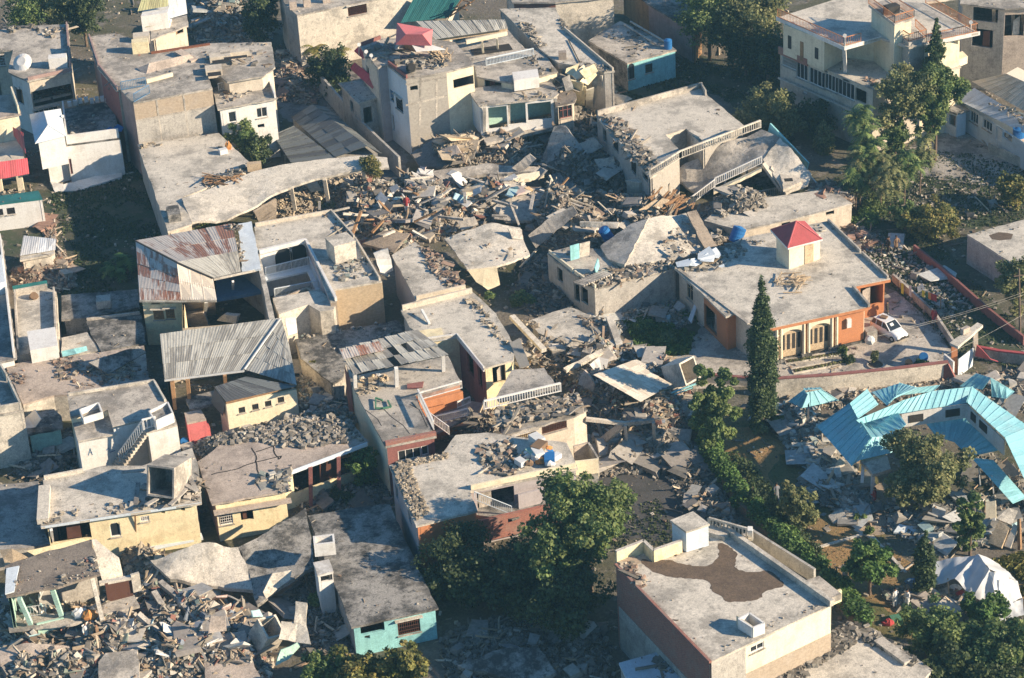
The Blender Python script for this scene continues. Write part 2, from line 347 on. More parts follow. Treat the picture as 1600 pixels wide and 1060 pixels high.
def chunks(P, zf, size, pal, types=(.75, .12, .13), zlift=.3, tilt=1.0):
    """P: Nx2 world xy. types: lumps, rods, plates -> verts, faces, colours"""
    n = len(P); t = RNG.random(n); s = size[0]*.8+(size[1]*1.2-size[0])*RNG.random(n)**3.8
    sc = np.stack([s*RNG.uniform(.7, 1.3, n), s*RNG.uniform(.5, 1.0, n), s*RNG.uniform(.3, .8, n)], 1)
    rod = t > 1-types[1]; pl = (t > 1-types[1]-types[2]) & ~rod
    sc[rod] = np.stack([s[rod]*RNG.uniform(3, 8, rod.sum()), s[rod]*.35+.03, s[rod]*.25+.03], 1); sc[rod, 0] = np.clip(sc[rod, 0], .5, 3.4)
    sc[pl] = np.stack([s[pl]*RNG.uniform(1.4, 3, pl.sum()), s[pl]*RNG.uniform(1, 2.2, pl.sum()), np.full(pl.sum(), .07)], 1)
    V = CUBE[None]*sc[:, None, :]*(1+RNG.uniform(-.28, .22, (n, 8, 3)))
    V = np.einsum('nij,nkj->nki', rotm(n, tilt), V)
    z = zf(P)+sc[:, 2]*.25+RNG.random(n)*s*zlift
    V += np.concatenate([P, z[:, None]], 1)[:, None, :]
    pc = np.array(PAL[pal]); C = pc[RNG.integers(0, len(pc), n)]
    if rod.any(): wd = np.array(PAL['wood']+PAL['grey']); C[rod] = wd[RNG.integers(0, len(wd), rod.sum())]
    C = C.mean(1, keepdims=True)*np.array([1.08, 1.0, .9])*.38+C*.62; C = C*np.array([.93, .90, .84]); C = np.repeat(C*RNG.uniform(.62, 1.22, (n, 1)), 8, 0)
    F = (CF[None]+8*np.arange(n)[:, None, None]).reshape(-1, 4)
    return V.reshape(-1, 3), F, C
CHUNKM = {}
def chunkmesh(kind, pal, k):
    key = (kind, pal, k)
    if key not in CHUNKM:
        sc = {'lump': (.9, .7, .5), 'plate': (1.5, 1.0, .16), 'plank': (2.6, .17, .08)}[kind]
        V = CUBE*np.array(sc)*(1+RNG.uniform(-.25, .2, (8, 3)) if kind != 'plank' else 1+RNG.uniform(-.05, .05, (8, 3)))
        if kind != 'plank':     # chip two corners for an uneven outline
            V[RNG.integers(0, 8)] *= .7; V[RNG.integers(0, 8)] *= .8
        F = CF
        c = np.array(PAL['wood' if kind == 'plank' else pal]); c = c[RNG.integers(0, len(c))]*RNG.uniform(.9, 1.25)
        CHUNKM[key] = rawmesh('broken_piece', V, F, np.repeat(c[None], 8, 0), 'debris')
    return CHUNKM[key]
NM = {'lump': ('concrete_chunk', 'chunk'), 'plate': ('slab_fragment', 'slab fragment'), 'plank': ('broken_plank', 'plank')}
def pieces(P, zf, kind, pal, label, group, smin=.6, smax=1.3, tilt=.5):
    z = zf(P)
    for i, (x, y) in enumerate(P):
        o = bpy.data.objects.new(NM[kind][0], chunkmesh(kind, pal, i % 7)); link(o); s = random.uniform(smin, smax)
        o.location = (x, y, z[i]+.12+.12*s); o.scale = (s, s, s)
        o.rotation_euler = (random.gauss(0, .35*tilt), random.gauss(0, .35*tilt), random.uniform(0, 6.28))
        tag(o, label, NM[kind][1], group)
def rubble(label, poly, n, z0=0.0, h=1.0, size=(.1, .55), pal='mix', big=0, planks=0, plates=0, base='dust', fall=2.5, types=(.82, .06, .12), seed=None, where=None):
    """a heap of broken masonry; poly in photograph pixels read on the plane z0"""
    w = Wa(poly, z0)[:, :2]; seed = seed if seed is not None else random.uniform(0, 20); wl = [tuple(q) for q in w]
    def zf(P):
        d = np.clip(edgedist(P, wl)/fall, 0, 1); d = d*d*(3-2*d)
        return z0+.01+h*d*np.clip(.65+.5*vnoise(P[:, 0], P[:, 1], seed), .12, 1.4)*inpoly(P, wl)
    n = int(n*2.7); planks = int(planks*.62)
    V, F, C = chunks(rpts(wl, n), zf, (size[0]*.75, size[1]*.82), pal, types)
    o = link(bpy.data.objects.new('rubble_heap', rawmesh('rubble_heap', V, F, C, 'debris'))); tag(o, label, 'rubble', None, 'stuff')
    if h > 0:
        lo, hi = w.min(0), w.max(0); st = .45; nx, ny = int((hi[0]-lo[0])/st)+2, int((hi[1]-lo[1])/st)+2
        X, Y = np.meshgrid(lo[0]+st*np.arange(nx), lo[1]+st*np.arange(ny)); G = np.stack([X.ravel(), Y.ravel()], 1)
        Z = zf(G)-.02+.06*vnoise(G[:, 0]*5, G[:, 1]*5, 3); ins = inpoly(G, wl); idx = np.arange(nx*ny).reshape(ny, nx)
        q = np.stack([idx[:-1, :-1], idx[:-1, 1:], idx[1:, 1:], idx[1:, :-1]], -1).reshape(-1, 4); q = q[ins[q].sum(1) >= 2]
        Z[~ins] = z0-.05
        me = rawmesh('dust_mound', np.concatenate([G, Z[:, None]], 1), q, None, base)
        b = link(bpy.data.objects.new('dust_mound', me)); b.parent = o; b['kind'] = 'stuff'
    area = where or label
    sh = [(p[0]*1.0, p[1]*1.0) for p in wl]
    if big: pieces(rpts(sh, big), zf, 'lump', pal, 'big concrete chunk in the '+area, 'chunks in the '+area)
    if plates: pieces(rpts(sh, plates), zf, 'plate', 'mix' if pal == 'colour' else pal, 'flat slab fragment in the '+area, 'slab fragments in the '+area, .7, 2.1)
    if planks: pieces(rpts(sh, planks), zf, 'plank', pal, 'loose timber in the '+area, 'timbers in the '+area, .6, 1.3, .8)
    return zf
def scatter(par, poly, z, n, size=(.06, .25), pal='mix', name='loose_debris', types=(.85, .08, .07), sink=0):
    """small debris lying on a roof: a stuff part of that roof's thing"""
    w = Wa(poly, z)[:, :2]; wl = [tuple(q) for q in w]
    P = rpts(wl, n); P = P[vnoise(P[:, 0]*1.1, P[:, 1]*1.1, z+sink) > (-.25 if n < 400 else -.7)]
    if len(P) < 2: return
    V, F, C = chunks(P, lambda q: np.full(len(q), z+.02), size, pal, types, .1, .4)
    V = V-np.array(par['_w'])
    o = link(bpy.data.objects.new(name, rawmesh(name, V, F, C, 'debris'))); o.parent = par; o['kind'] = 'stuff'; return o
def jag(pts, j, step=.8):
    if not j: return [Vector(p) for p in pts]
    out = []; n = len(pts)
    for i in range(n):
        a, b = Vector(pts[i]), Vector(pts[(i+1) % n]); L = (b-a).length; k = max(1, int(L/step))
        nrm = Vector((-(b-a).y, (b-a).x, 0)); nrm = nrm.normalized() if nrm.length > 1e-6 else Vector((1, 0, 0))
        for q in range(k):
            p = a.lerp(b, q/k)
            out.append(p + (nrm*random.uniform(-j, j) if q else Vector((0, 0, 0))))
    return out
def inset(pts, d):
    n = len(pts); A = sum(pts[i].x*pts[(i+1) % n].y-pts[(i+1) % n].x*pts[i].y for i in range(n)); sg = 1 if A > 0 else -1; out = []
    for i in range(n):
        p, a, b = pts[i], pts[i-1], pts[(i+1) % n]
        e0 = (p-a).to_2d().normalized(); e1 = (b-p).to_2d().normalized()
        n0 = Vector((-e0.y, e0.x))*sg; n1 = Vector((-e1.y, e1.x))*sg; m = n0+n1
        m = m/max(.25, m.dot(n0)) if m.length > 1e-3 else n0
        out.append(Vector((p.x+m.x*d, p.y+m.y*d, p.z)))
    return out, sg
def wallmesh(p0, p1, z0, z1, holes, nrm, t=.2):
    mb = MB(); e = (p1-p0); e.z = 0; L = e.length; e.normalize()
    us = sorted({0.0, L, *[h[0] for h in holes], *[h[1] for h in holes]}); zs = sorted({z0, z1, *[h[2] for h in holes], *[h[3] for h in holes]})
    us = [u for u in us if -1e-6 <= u <= L+1e-6]; zs = [z for z in zs if z0-1e-6 <= z <= z1+1e-6]
    def pt(u, z, o=0.0): return Vector((p0.x+e.x*u-nrm.x*o, p0.y+e.y*u-nrm.y*o, z))
    for a, b in zip(us, us[1:]):
        for c, d in zip(zs, zs[1:]):
            mu, mz = (a+b)/2, (c+d)/2
            if any(h[0] < mu < h[1] and h[2] < mz < h[3] for h in holes): continue
            for o in (0, t): mb.quad(pt(a, c, o), pt(b, c, o), pt(b, d, o), pt(a, d, o), ((a, c), (b, c), (b, d), (a, d)))
    for h in holes:
        a, b, c, d = max(h[0], 0), min(h[1], L), max(h[2], z0), min(h[3], z1)
        mb.quad(pt(a, c), pt(a, d), pt(a, d, t), pt(a, c, t)); mb.quad(pt(b, c), pt(b, d), pt(b, d, t), pt(b, c, t))
        mb.quad(pt(a, d), pt(b, d), pt(b, d, t), pt(a, d, t)); mb.quad(pt(a, c), pt(b, c), pt(b, c, t), pt(a, c, t))
    return mb, pt, L
def opening(par, pt, h, kind, fm='white', nrm=None):
    a, b, c, d = h; w, hh = b-a, d-c
    if kind == 'dark':
        if random.random() < .6 and w > .9:      # shutters, rags or boards left in the hole
            g = MB(); f0 = random.uniform(.05, .6); g.quad(pt(a+w*f0, c, .3), pt(a+w*(f0+.35), c, .3), pt(a+w*(f0+.33), c+hh*random.uniform(.6, .95), .34), pt(a+w*f0, c+hh*.9, .3)); g.build('hanging_panel', random.choice(['wood', 'conc', 'grille_brown', 'palewall']), par)
        return
    if kind in ('win', 'grille', 'slit', 'arch'):
        m = MB(); m.beam(pt(a-.08, c-.04, -.06), pt(b+.08, c-.04, -.06), .14, .07); m.build('sill', 'conc', par)
        if kind in ('win', 'grille') and h[3]-h[2] > 1.0: m = MB(); m.beam(pt(a-.2, d+.12, -.16), pt(b+.2, d+.12, -.16), .34, .07); m.build('sunshade', 'conc_pale', par)
    f = MB(); s = .07; o = .08
    for u in (a+s/2, b-s/2): f.beam(pt(u, c, o), pt(u, d, o), s, s, nrm)
    for z in (c+s/2, d-s/2): f.beam(pt(a+s, z, o), pt(b-s, z, o), s, s, nrm)
    if kind == 'win' or kind == 'slit':
        k = max(1, round(w/.55))
        for i in range(1, k): f.beam(pt(a+w*i/k, c+s, o), pt(a+w*i/k, d-s, o), .06, .05, nrm)
        if kind == 'win' and hh > .9: f.beam(pt(a+s, c+hh*.62, o+.002), pt(b-s, c+hh*.62, o+.002), .05, .04, nrm)
        fr = f.build('window', fm, par, fix=True)
        g = MB(); g.quad(pt(a, c, .12), pt(b, c, .12), pt(b, d, .12), pt(a, d, .12)); g.build('pane', 'glass', fr)
    elif kind == 'grille':
        k = max(2, round(w/.16))
        for i in range(1, k): f.beam(pt(a+w*i/k, c+s, o), pt(a+w*i/k, d-s, o), .03, .03, nrm)
        for i in range(1, 4): f.beam(pt(a+s, c+hh*i/4, o-.02), pt(b-s, c+hh*i/4, o-.02), .03, .03, nrm)
        f.build('window_grille', fm, par)
    elif kind == 'door':
        f.build('door_frame', fm, par); g = MB(); g.beam(pt(a+s, (c+d)/2, .12), pt(b-s, (c+d)/2, .12), .05, hh, None)
        g.build('door', fm, par)
    elif kind == 'arch':
        fr = f.build('window', fm, par); g = MB(); g.quad(pt(a, c, .12), pt(b, c, .12), pt(b, d, .12), pt(a, d, .12)); g.build('pane', 'glass', fr)
        q = MB(); N = 8; r = w/2       # rounded head
        for sgn in (-1, 1):
            for i in range(N):
                t0, t1 = math.pi/2*i/N, math.pi/2*(i+1)/N
                u0, u1 = (a+b)/2+sgn*r*math.sin(t0), (a+b)/2+sgn*r*math.sin(t1)
                y0, y1 = d-r+r*math.cos(t0), d-r+r*math.cos(t1)
                q.quad(pt(u0, y0, .03), pt(u1, y1, .03), pt(u1, d, .03), pt(u0, d, .03))
        q.build('arch_head', par['_wm'] if '_wm' in par else 'white', par)
def rail(mb, a, b, h=.9, sp=.16, w=.04, top=.07):
    a = Vector(a); b = Vector(b); L = (b-a).length; n = max(2, int(L/sp)); up = Vector((0, 0, h))
    mb.beam(a+up, b+up, top, top); mb.beam(a+Vector((0, 0, .06)), b+Vector((0, 0, .06)), top*.8, .05)
    for i in range(n+1): p = a.lerp(b, i/n); mb.beam(p, p+up, w*(2 if i in (0, n) else 1), w)
HQ = {}
def roofmesh(P, thick, jg, mat, R):
    J = jag(P, jg); z = P[0].z; B = [(p.x, p.y) for p in J]; m = len(B); arr = np.array(B); lo, hi = arr.min(0), arr.max(0); st = max(.55, (hi-lo).max()/34)
    g = np.array([(x, y) for x in np.arange(lo[0], hi[0], st) for y in np.arange(lo[1], hi[1], st)])+RNG.uniform(-.12, .12, (len(np.arange(lo[0], hi[0], st))*len(np.arange(lo[1], hi[1], st)), 2))*st
    g = g[inpoly(g, B) & (edgedist(g, B) > st*.3)]
    vs, es, fs = delaunay_2d_cdt([Vector(b) for b in B]+[Vector(q) for q in g], [(i, (i+1) % m) for i in range(m)], [], 1, 1e-5)[:3]
    mb = MB(); k = len(vs); mb.v = [Vector((v.x, v.y, z)) for v in vs]+[Vector((v.x, v.y, z-thick)) for v in vs]; cnt = set()
    for f in fs:
        mb.f.append(tuple(f)); mb.f.append(tuple(k+i for i in reversed(f)))
        for a, b in zip(f, list(f[1:])+[f[0]]): cnt.add((a, b))
    for a, b in cnt:
        if (b, a) not in cnt: mb.f.append((a, a+k, b+k, b))
    o = mb.build('roof', mat, R); co = np.array([(v.x, v.y) for v in vs]); d = edgedist(co, B); e = np.clip(1-d/1.3, 0, 1)**1.3*np.clip(.55+.6*vnoise(co[:, 0]*.8, co[:, 1]*.8, z), 0, 1)
    at = o.data.attributes.new('Edge', 'FLOAT', 'POINT'); at.data.foreach_set('value', np.concatenate([e, e*0]).astype(np.float32)); return o
def house(name, label, cat, pts, H, wall='palewall', roof='conc', z0=0.0, over=.25, thick=.18, par=(), ph=.5, pm=None, ops=None, wm=None, fm='white', jg=.06, group=None, skip=(), roofless=False, clutter=1.0):
    """pts: roof outline in photograph pixels, read on the plane of the roof (z=H). ops: {edge: [(cx,cy,w,h,kind)]}"""
    P = [W(x, y, H) for x, y in pts]; n = len(P); c = sum(P, Vector())/n; c.z = z0
    R = rt(name, label, cat, c, group); R['_wm'] = wall
    Q, sg = inset(P, over) if over else (P, 1 if sum(P[i].x*P[(i+1) % n].y-P[(i+1) % n].x*P[i].y for i in range(n)) > 0 else -1)
    for i in range(n):
        if i in skip: continue
        a, b = Q[i], Q[(i+1) % n]; e = (b-a).normalized(); nr = Vector((e.y, -e.x, 0))*sg
        hs = []; L = (b-a).length
        for (cx, cy, w, h, kind) in (ops or {}).get(i, ()):
            d = ray(cx, cy); den = d.dot(nr)
            if abs(den) < 1e-6: continue
            X = CAMP+d*((a-CAMP).dot(nr)/den); u = (X-a).dot(e); z = X.z
            hh = [max(.06, u-w/2), min(L-.06, u+w/2), max(z0+.02, z-h/2), min(H-thick-.06, z+h/2)]
            if hh[1]-hh[0] > .1 and hh[3]-hh[2] > .1: hs.append((hh, kind))
        mt = (wm or {}).get(i, wall)
        mb, pt, L = wallmesh(a, b, z0, H-thick, [q[0] for q in hs], nr)
        mb.build('wall', mt, R, fix=False)
        for hh, kind in hs:
            R['_wm'] = mt; opening(R, pt, hh, kind, fm, nr)
    if not roofless:
        roofmesh(P, thick, jg, roof, R)
    HQ[R.name] = (Q, sg, H)
    for i in par:
        a, b = P[i], P[(i+1) % n]; e = (b-a).normalized(); nr = Vector((e.y, -e.x, 0))*sg; t = .16
        o = nr*(-.1-t/2); mb = MB(); mb.beam(a+o+e*(.1 if (i-1) % n not in par else .1+t)+Vector((0, 0, ph/2)), b+o-e*.1+Vector((0, 0, ph/2)), t, ph); mb.build('parapet', pm or wall, R)
    if not roofless and clutter:
        ar = abs(sum(P[i].x*P[(i+1) % n].y-P[(i+1) % n].x*P[i].y for i in range(n)))/2
        w = [(p.x, p.y) for p in P]; q = rpts(w, int(ar*1.8*clutter)); d = edgedist(q, w); q = q[(d > .12) & (RNG.random(len(q)) < np.clip(1.1-d*.4, .12, 1)) & (vnoise(q[:, 0], q[:, 1], H) > -.2)]
        if len(q) > 3:
            V, F, C = chunks(q, lambda z: np.full(len(z), H+.01), (.03, .16), 'mix', (.9, .05, .05), .1, .3); V = V-np.array(R['_w'])
            o = link(bpy.data.objects.new('roof_grit', rawmesh('roof_grit', V, F, C, 'debris'))); o.parent = R; o['kind'] = 'stuff'
    R['H'] = H
    return R
def slabmesh(pts, thick, jg):
    """a buckled slab: outline from the points, height fitted through them, surface meshed and slightly uneven"""
    P = [W(*q) for q in pts]; n = len(P); c = sum(P, Vector())/n
    N = sum(((P[i]-c).cross(P[(i+1) % n]-c) for i in range(n)), Vector()); N.normalize()
    if abs(N.z) < .8:       # standing or steep piece: a plain thick panel with chipped edges
        mb = MB(); J = []
        for i in range(n):
            a, b = P[i], P[(i+1) % n]; k = max(1, int((b-a).length/.5)); J.append(a)
            for q in range(1, k): p = a.lerp(b, q/k); J.append(p+(c-p).normalized()*random.uniform(-jg, jg))
        m = len(J); mb.v = J+[p-N*thick for p in J]; mb.f = [tuple(range(m)), tuple(m+i for i in reversed(range(m)))]+[(i, i+m, (i+1) % m+m, (i+1) % m) for i in range(m)]; return mb
    A = np.array([(p.x-c.x, p.y-c.y) for p in P]); z = np.array([p.z for p in P]); sd = A[:, 0].size
    cols = [np.ones(n), A[:, 0], A[:, 1]]
    co = np.linalg.lstsq(np.stack(cols, 1), z, rcond=None)[0]; res = z-np.stack(cols, 1)@co
    def zz(x, y):
        d = (A[:, 0]-x)**2+(A[:, 1]-y)**2+.25; w = 1/d**1.5
        return co[0]+co[1]*x+co[2]*y+(w*res).sum()/w.sum()
    J = jag([Vector((a, b, 0)) for a, b in A], jg, .5); B = [(p.x, p.y) for p in J]; m = len(B); arr = np.array(B); lo, hi = arr.min(0), arr.max(0); st = max(.5, (hi-lo).max()/22)
    G = [(x+random.uniform(-.15, .15)*st, y+random.uniform(-.15, .15)*st) for x in np.arange(lo[0], hi[0], st) for y in np.arange(lo[1], hi[1], st)]
    if G:
        g = np.array(G); k = inpoly(g, B) & (edgedist(g, B) > st*.35); G = [tuple(q) for q in g[k]]
    vs, es, fs = delaunay_2d_cdt([Vector(b) for b in B]+[Vector(q) for q in G], [(i, (i+1) % m) for i in range(m)], [], 1, 1e-5)[:3]
    mb = MB(); k = len(vs); am = .03 if jg > .03 else 0
    top = [Vector((v.x+c.x, v.y+c.y, zz(v.x, v.y)+am*float(vnoise((v.x+c.x)*2.2, (v.y+c.y)*2.2, 1.3)))) for v in vs]
    mb.v = top+[p-Vector((0, 0, thick)) for p in top]; cnt = {}
    for f in fs:
        mb.f.append(tuple(f)); mb.f.append(tuple(k+i for i in reversed(f)))
        for a, b in zip(f, list(f[1:])+[f[0]]): cnt[(a, b)] = 1
    for a, b in cnt:
        if (b, a) not in cnt: mb.f.append((a, a+k, b+k, b))
    return mb
def slab(par, pts, thick=.16, mat='conc', name='slab', jg=.05): return slabmesh(pts, thick, jg).build(name, mat, par)
def lone_slab(label, pts, thick=.16, mat='conc', name='fallen_slab', cat='concrete slab', jg=.07): return solo(slabmesh(pts, thick+(.1 if cat == 'concrete slab' and mat.startswith('conc') else 0), jg), name, mat, label, cat)
def sheets(par, q, nu, nv, mat, name='roof_sheet', jit=.02, lap=.04, seam=0.0, missing=0.0, seammat=None):
    """q: four corners (px,py,z) a-b along the eave, d-c along the other side; sheets run a->d"""
    A, B, C, D = [W(*k) for k in q]; out = []
    def at(u, v): return (A.lerp(B, u)).lerp(D.lerp(C, u), v)
    N = (B-A).cross(D-A).normalized(); N = N if N.z > 0 else -N
    Lu, Lv = ((B-A).length+(C-D).length)/2, ((D-A).length+(C-B).length)/2
    for i in range(nu):
        for j in range(nv):
            if random.random() < missing: continue
            u0, u1, v0, v1 = i/nu, (i+1)/nu+lap/Lu, j/nv, (j+1)/nv+lap/Lv
            lift = N*((.012 if jit > .01 else .004)*((i+j) % 2)+random.uniform(0, jit)+.02*j)
            p = [at(u0, v0)+lift, at(u1, v0)+lift+N*random.uniform(0, jit), at(u1, v1)+lift, at(u0, v1)+lift+N*random.uniform(0, jit)]
            mb = MB(); m2 = [k-N*.025 for k in p]
            mb.quad(*p, uv=((u0*Lu, v0*Lv), (u1*Lu, v0*Lv), (u1*Lu, v1*Lv), (u0*Lu, v1*Lv))); mb.quad(m2[3], m2[2], m2[1], m2[0])
            for k in range(4): l = (k+1) % 4; mb.quad(p[k], m2[k], m2[l], p[l])
            out.append(mb.build(name, mat, par))
    if seam:
        mb = MB()
        for i in range(nu+1):
            u = i/nu; mb.beam(at(u, 0)+N*.045, at(u, 1)+N*(.045+.02*nv), .035, seam, N)
        mb.build('roof_seams', seammat or mat, par)
    return out
def panel(R, i, f0, f1, z0, z1, mat, name='wall_panel', o=.015):
    Q, sg, H = HQ[R.name]; a, b = Q[i], Q[(i+1) % len(Q)]; e = (b-a).normalized(); nr = Vector((e.y, -e.x, 0))*sg; A = a.lerp(b, f0)+nr*o; B = a.lerp(b, f1)+nr*o; A.z = B.z = (z0+z1)/2
    mb = MB(); mb.beam(A, B, .03, z1-z0, (0, 0, 1)); return mb.build(name, mat, R)
def boxpx(px, py, z, sx, sy, sz, rz=0.0):
    mb = MB(); mb.box(W(px, py, z), sx, sy, sz, rz); return mb
# ------------------------------------------------------------ vegetation
GREEN = dict(
    mid=[(.11, .16, .05), (.15, .20, .06), (.075, .12, .04), (.20, .24, .08)],
    dark=[(.05, .075, .03), (.07, .095, .035), (.035, .055, .024), (.09, .11, .04)],
    olive=[(.20, .21, .09), (.16, .175, .07), (.24, .23, .10), (.12, .135, .055)],
    cyp=[(.06, .09, .035), (.08, .115, .045), (.04, .065, .028), (.10, .135, .05)],
    yellow=[(.2, .19, .05), (.14, .15, .04), (.24, .2, .06), (.09, .1, .03)],
    bright=[(.09, .165, .04), (.13, .20, .05), (.06, .115, .03)])
def leaves(C, n, ls, pal, squash=.8):
    """C: list of clumps (x,y,z,r); n leaves in all"""
    C = np.array(C); w = C[:, 3]**2; k = RNG.choice(len(C), n, p=w/w.sum())
    d = RNG.normal(size=(n, 3)); d /= np.linalg.norm(d, axis=1)[:, None]; r = RNG.random(n)**.45
    P = C[k, :3]+d*(r*C[k, 3])[:, None]*np.array([1, 1, squash])
    s = ls*RNG.uniform(.6, 1.4, n); R = rotm(n, 1.6); nrm = d*.5+R[:, :, 2]; nrm /= np.linalg.norm(nrm, axis=1)[:, None]
    a = np.cross(nrm, R[:, :, 0]); a /= np.linalg.norm(a, axis=1)[:, None]+1e-9; b = np.cross(nrm, a)
    q = np.array([(-1, -.5), (.1, -.75), (1, .2), (-.2, .8)])
    V = P[:, None, :]+(a[:, None, :]*q[None, :, :1]+b[:, None, :]*q[None, :, 1:])*s[:, None, None]*.7
    pc = np.array(GREEN[pal]); clt = RNG.uniform(.8, 1.25, len(C)); cc = RNG.integers(0, len(pc), len(C))
    mixk = RNG.random(n) < .6; col = np.where(mixk[:, None], pc[cc[k]], pc[RNG.integers(0, len(pc), n)])*(clt[k]*RNG.uniform(.85, 1.15, n))[:, None]
    return V.reshape(-1, 3), np.arange(4*n).reshape(-1, 4), np.repeat(col, 4, 0)
def tree(label, px, py, zc, rx, rz, pal='mid', n=6000, ls=.22, name='broadleaf_tree', clumps=45, group=None, trunk=.18, lean=(0, 0), col=False, z0=0.0):
    """px,py: crown centre in the photograph, standing zc metres above the ground"""
    c = W(px, py, zc); base = Vector((c.x+lean[0], c.y+lean[1], z0)); R = rt(name, label, 'tree', base, group); CL = []
    for i in range(clumps):
        if col:
            v = random.random()**.9; a = random.uniform(0, 6.28); pr = math.sin(math.pi*min(1, (.06+.94*(1-v))**.75))**.7 if v > .0 else 1
            pr = max(.12, min(1, (1-v)*2.2+.08))*(.75+.25*min(1, v*6)); rr = rx*pr*random.uniform(.3, .75)
            CL.append((rr*math.cos(a), rr*math.sin(a), -rz+2*rz*v, rx*pr*.5+.1))
        else:
            d = Vector((random.gauss(0, 1), random.gauss(0, 1), random.gauss(0, 1))).normalized(); k = random.random()**.4
            wob = 1+.28*math.sin(3*math.atan2(d.y, d.x)+px)+.18*math.sin(5*d.z+py)
            rr = rx*random.uniform(.13, .33); CL.append((d.x*k*rx*.88*wob, d.y*k*rx*.88*wob, d.z*k*rz*.92*wob, min(rr, rz*.5)))
    V, F, C = leaves(CL, n, ls, pal); off = np.array(c-base); V += off
    o = link(bpy.data.objects.new('crown', rawmesh('crown', V, F, C, 'leaf'))); o.parent = R
    tb = MB(); top = off+np.array([0, 0, rz*(.5 if col else .15)]); tp = Vector(top); s0 = Vector((0, 0, 0)); mid = s0.lerp(tp, .5)+Vector((.12*lean[0], .1, 0))
    tb.cyl(s0, mid, trunk, trunk*.75, 8); tb.cyl(mid, tp, trunk*.75, trunk*.35, 8)
    if not col:
        for q in random.sample(CL, min(9, len(CL))):
            e = Vector(off)+Vector(q[:3]); st = s0.lerp(tp, random.uniform(.45, .9)); tb.cyl(st, e, trunk*.35, trunk*.1, 6)
    tb.v = [v+base for v in tb.v]; tb.build('trunk', 'trunk', R); return R
def bush(label, px, py, r, h, pal='mid', n=900, ls=.16, name='shrub', cat='shrub', z=0.0, group=None):
    c = W(px, py, z+h*.45); CL = []
    for i in range(14):
        a = random.uniform(0, 6.28); k = random.random()**.5; CL.append((math.cos(a)*k*r*.7, math.sin(a)*k*r*.7, h*random.uniform(-.3, .35), r*random.uniform(.25, .45)))
    V, F, C = leaves(CL, n, ls, pal); V[:, 2] += h*.45
    R = rt(name, label, cat, (c.x, c.y, z), group)
    o = link(bpy.data.objects.new('foliage', rawmesh('foliage', V, F, C, 'leaf'))); o.parent = R
    tb = MB()
    for q in CL[:6]: tb.cyl((c.x, c.y, z), (c.x+q[0], c.y+q[1], z+h*.45+q[2]), .04, .015, 5)
    tb.build('stems', 'trunk', R); return R
def palmlike(label, px, py, H, n=12, L=1.6, pal='mid', group=None, name='feathery_tree'):
    """thin stem carrying arching feathered fronds, in a few tiers; px,py is the top of the crown"""
    c = W(px, py, H); R = rt(name, label, 'tree', (c.x, c.y, 0), group); tb = MB(); fe = name == 'feathery_tree'
    tb.cyl((c.x, c.y, 0), (c.x+.1, c.y, H), .09, .04, 7); V = []; C = []; pc = GREEN[pal]
    tops = [(0, 0, 0)]+([(random.uniform(-.9, .9), random.uniform(-.9, .9), -random.uniform(.5, 2.2)) for k in range(4)] if fe else [])
    for tx, ty, tz in tops:
        if tz: tb.cyl((c.x, c.y, H+tz-1.0), (c.x+tx, c.y+ty, H+tz), .04, .02, 5)
        for i in range(n):
            a = 6.283*i/n+random.uniform(-.3, .3); el0 = random.uniform(-.1, 1.2); p = Vector((tx, ty, H+tz+random.uniform(-.5, .1))); col = np.array(random.choice(pc))*random.uniform(.75, 1.35)
            dr = Vector((math.cos(a), math.sin(a), 0)); k = 8; sd = Vector((-dr.y, dr.x, 0)); LL = L*random.uniform(.6, 1.1)
            for j in range(k):
                e = el0-(1.9 if fe else 1.5)*j/k; p2 = p+(dr*math.cos(e)+Vector((0, 0, math.sin(e))))*LL/k
                for s in (-1, 1):
                    tip = (p+p2)/2+sd*s*((.26 if fe else .42)*math.sin(math.pi*(j+1)/(k+1))+.06)+Vector((0, 0, -.14*random.uniform(.4, 1.4)))+dr*.1
                    V += [p, p2, tip+dr*.06, tip]; C += [col]*4
                p = p2
    tb.build('trunk', 'trunk', R)
    V = np.array([tuple(v) for v in V]); me = rawmesh('crown', V, np.arange(len(V)).reshape(-1, 4), np.array(C), 'leaf')
    o = link(bpy.data.objects.new('crown', me)); o.parent = R; return R
# ============================================================ THE GROUND
def sheetpx(name, pts, z, mat, kind='structure', jg=0.0, par=None):
    if name == 'mud_stain':
        n = len(pts); q = []
        for i in range(n):
            a, b = pts[i], pts[(i+1) % n]; q += [(a[0]*.75+b[0]*.25, a[1]*.75+b[1]*.25), (a[0]*.25+b[0]*.75, a[1]*.25+b[1]*.75)]
        pts = q
    P = [W(x, y, z) for x, y in pts]; P = jag(P, jg, .6 if name != 'mud_stain' else .2); mb = MB(); mb.v = P; mb.f = [tuple(range(len(P)))]
    o = mb.build(name, mat, par); 
    if kind: o['kind'] = kind
    return o
mb = MB(); mb.quad((-900, -300, 0), (900, -300, 0), (900, 1500, 0), (-900, 1500, 0)); mb.build('ground', 'ground_mat')['kind'] = 'structure'
sheetpx('weedy_yard', [(68, 300), (190, 270), (215, 250), (262, 365), (262, 400), (215, 520), (90, 520), (60, 460), (20, 440), (0, 340)], .02, 'weeds', jg=.5)
sheetpx('courtyard_paving', [(1050, 500), (1330, 480), (1400, 455), (1500, 540), (1490, 585), (1217, 600), (1060, 610), (1010, 590), (1030, 555)], .02, 'conc', jg=.05)
sheetpx('lawn', [(970, 500), (1050, 470), (1095, 500), (1075, 555), (1010, 560), (975, 530)], .026, 'weeds', jg=.3)
sheetpx('side_garden', [(1300, 380), (1440, 350), (1600, 520), (1600, 580), (1500, 560), (1400, 455)], .02, 'weeds', jg=.4)
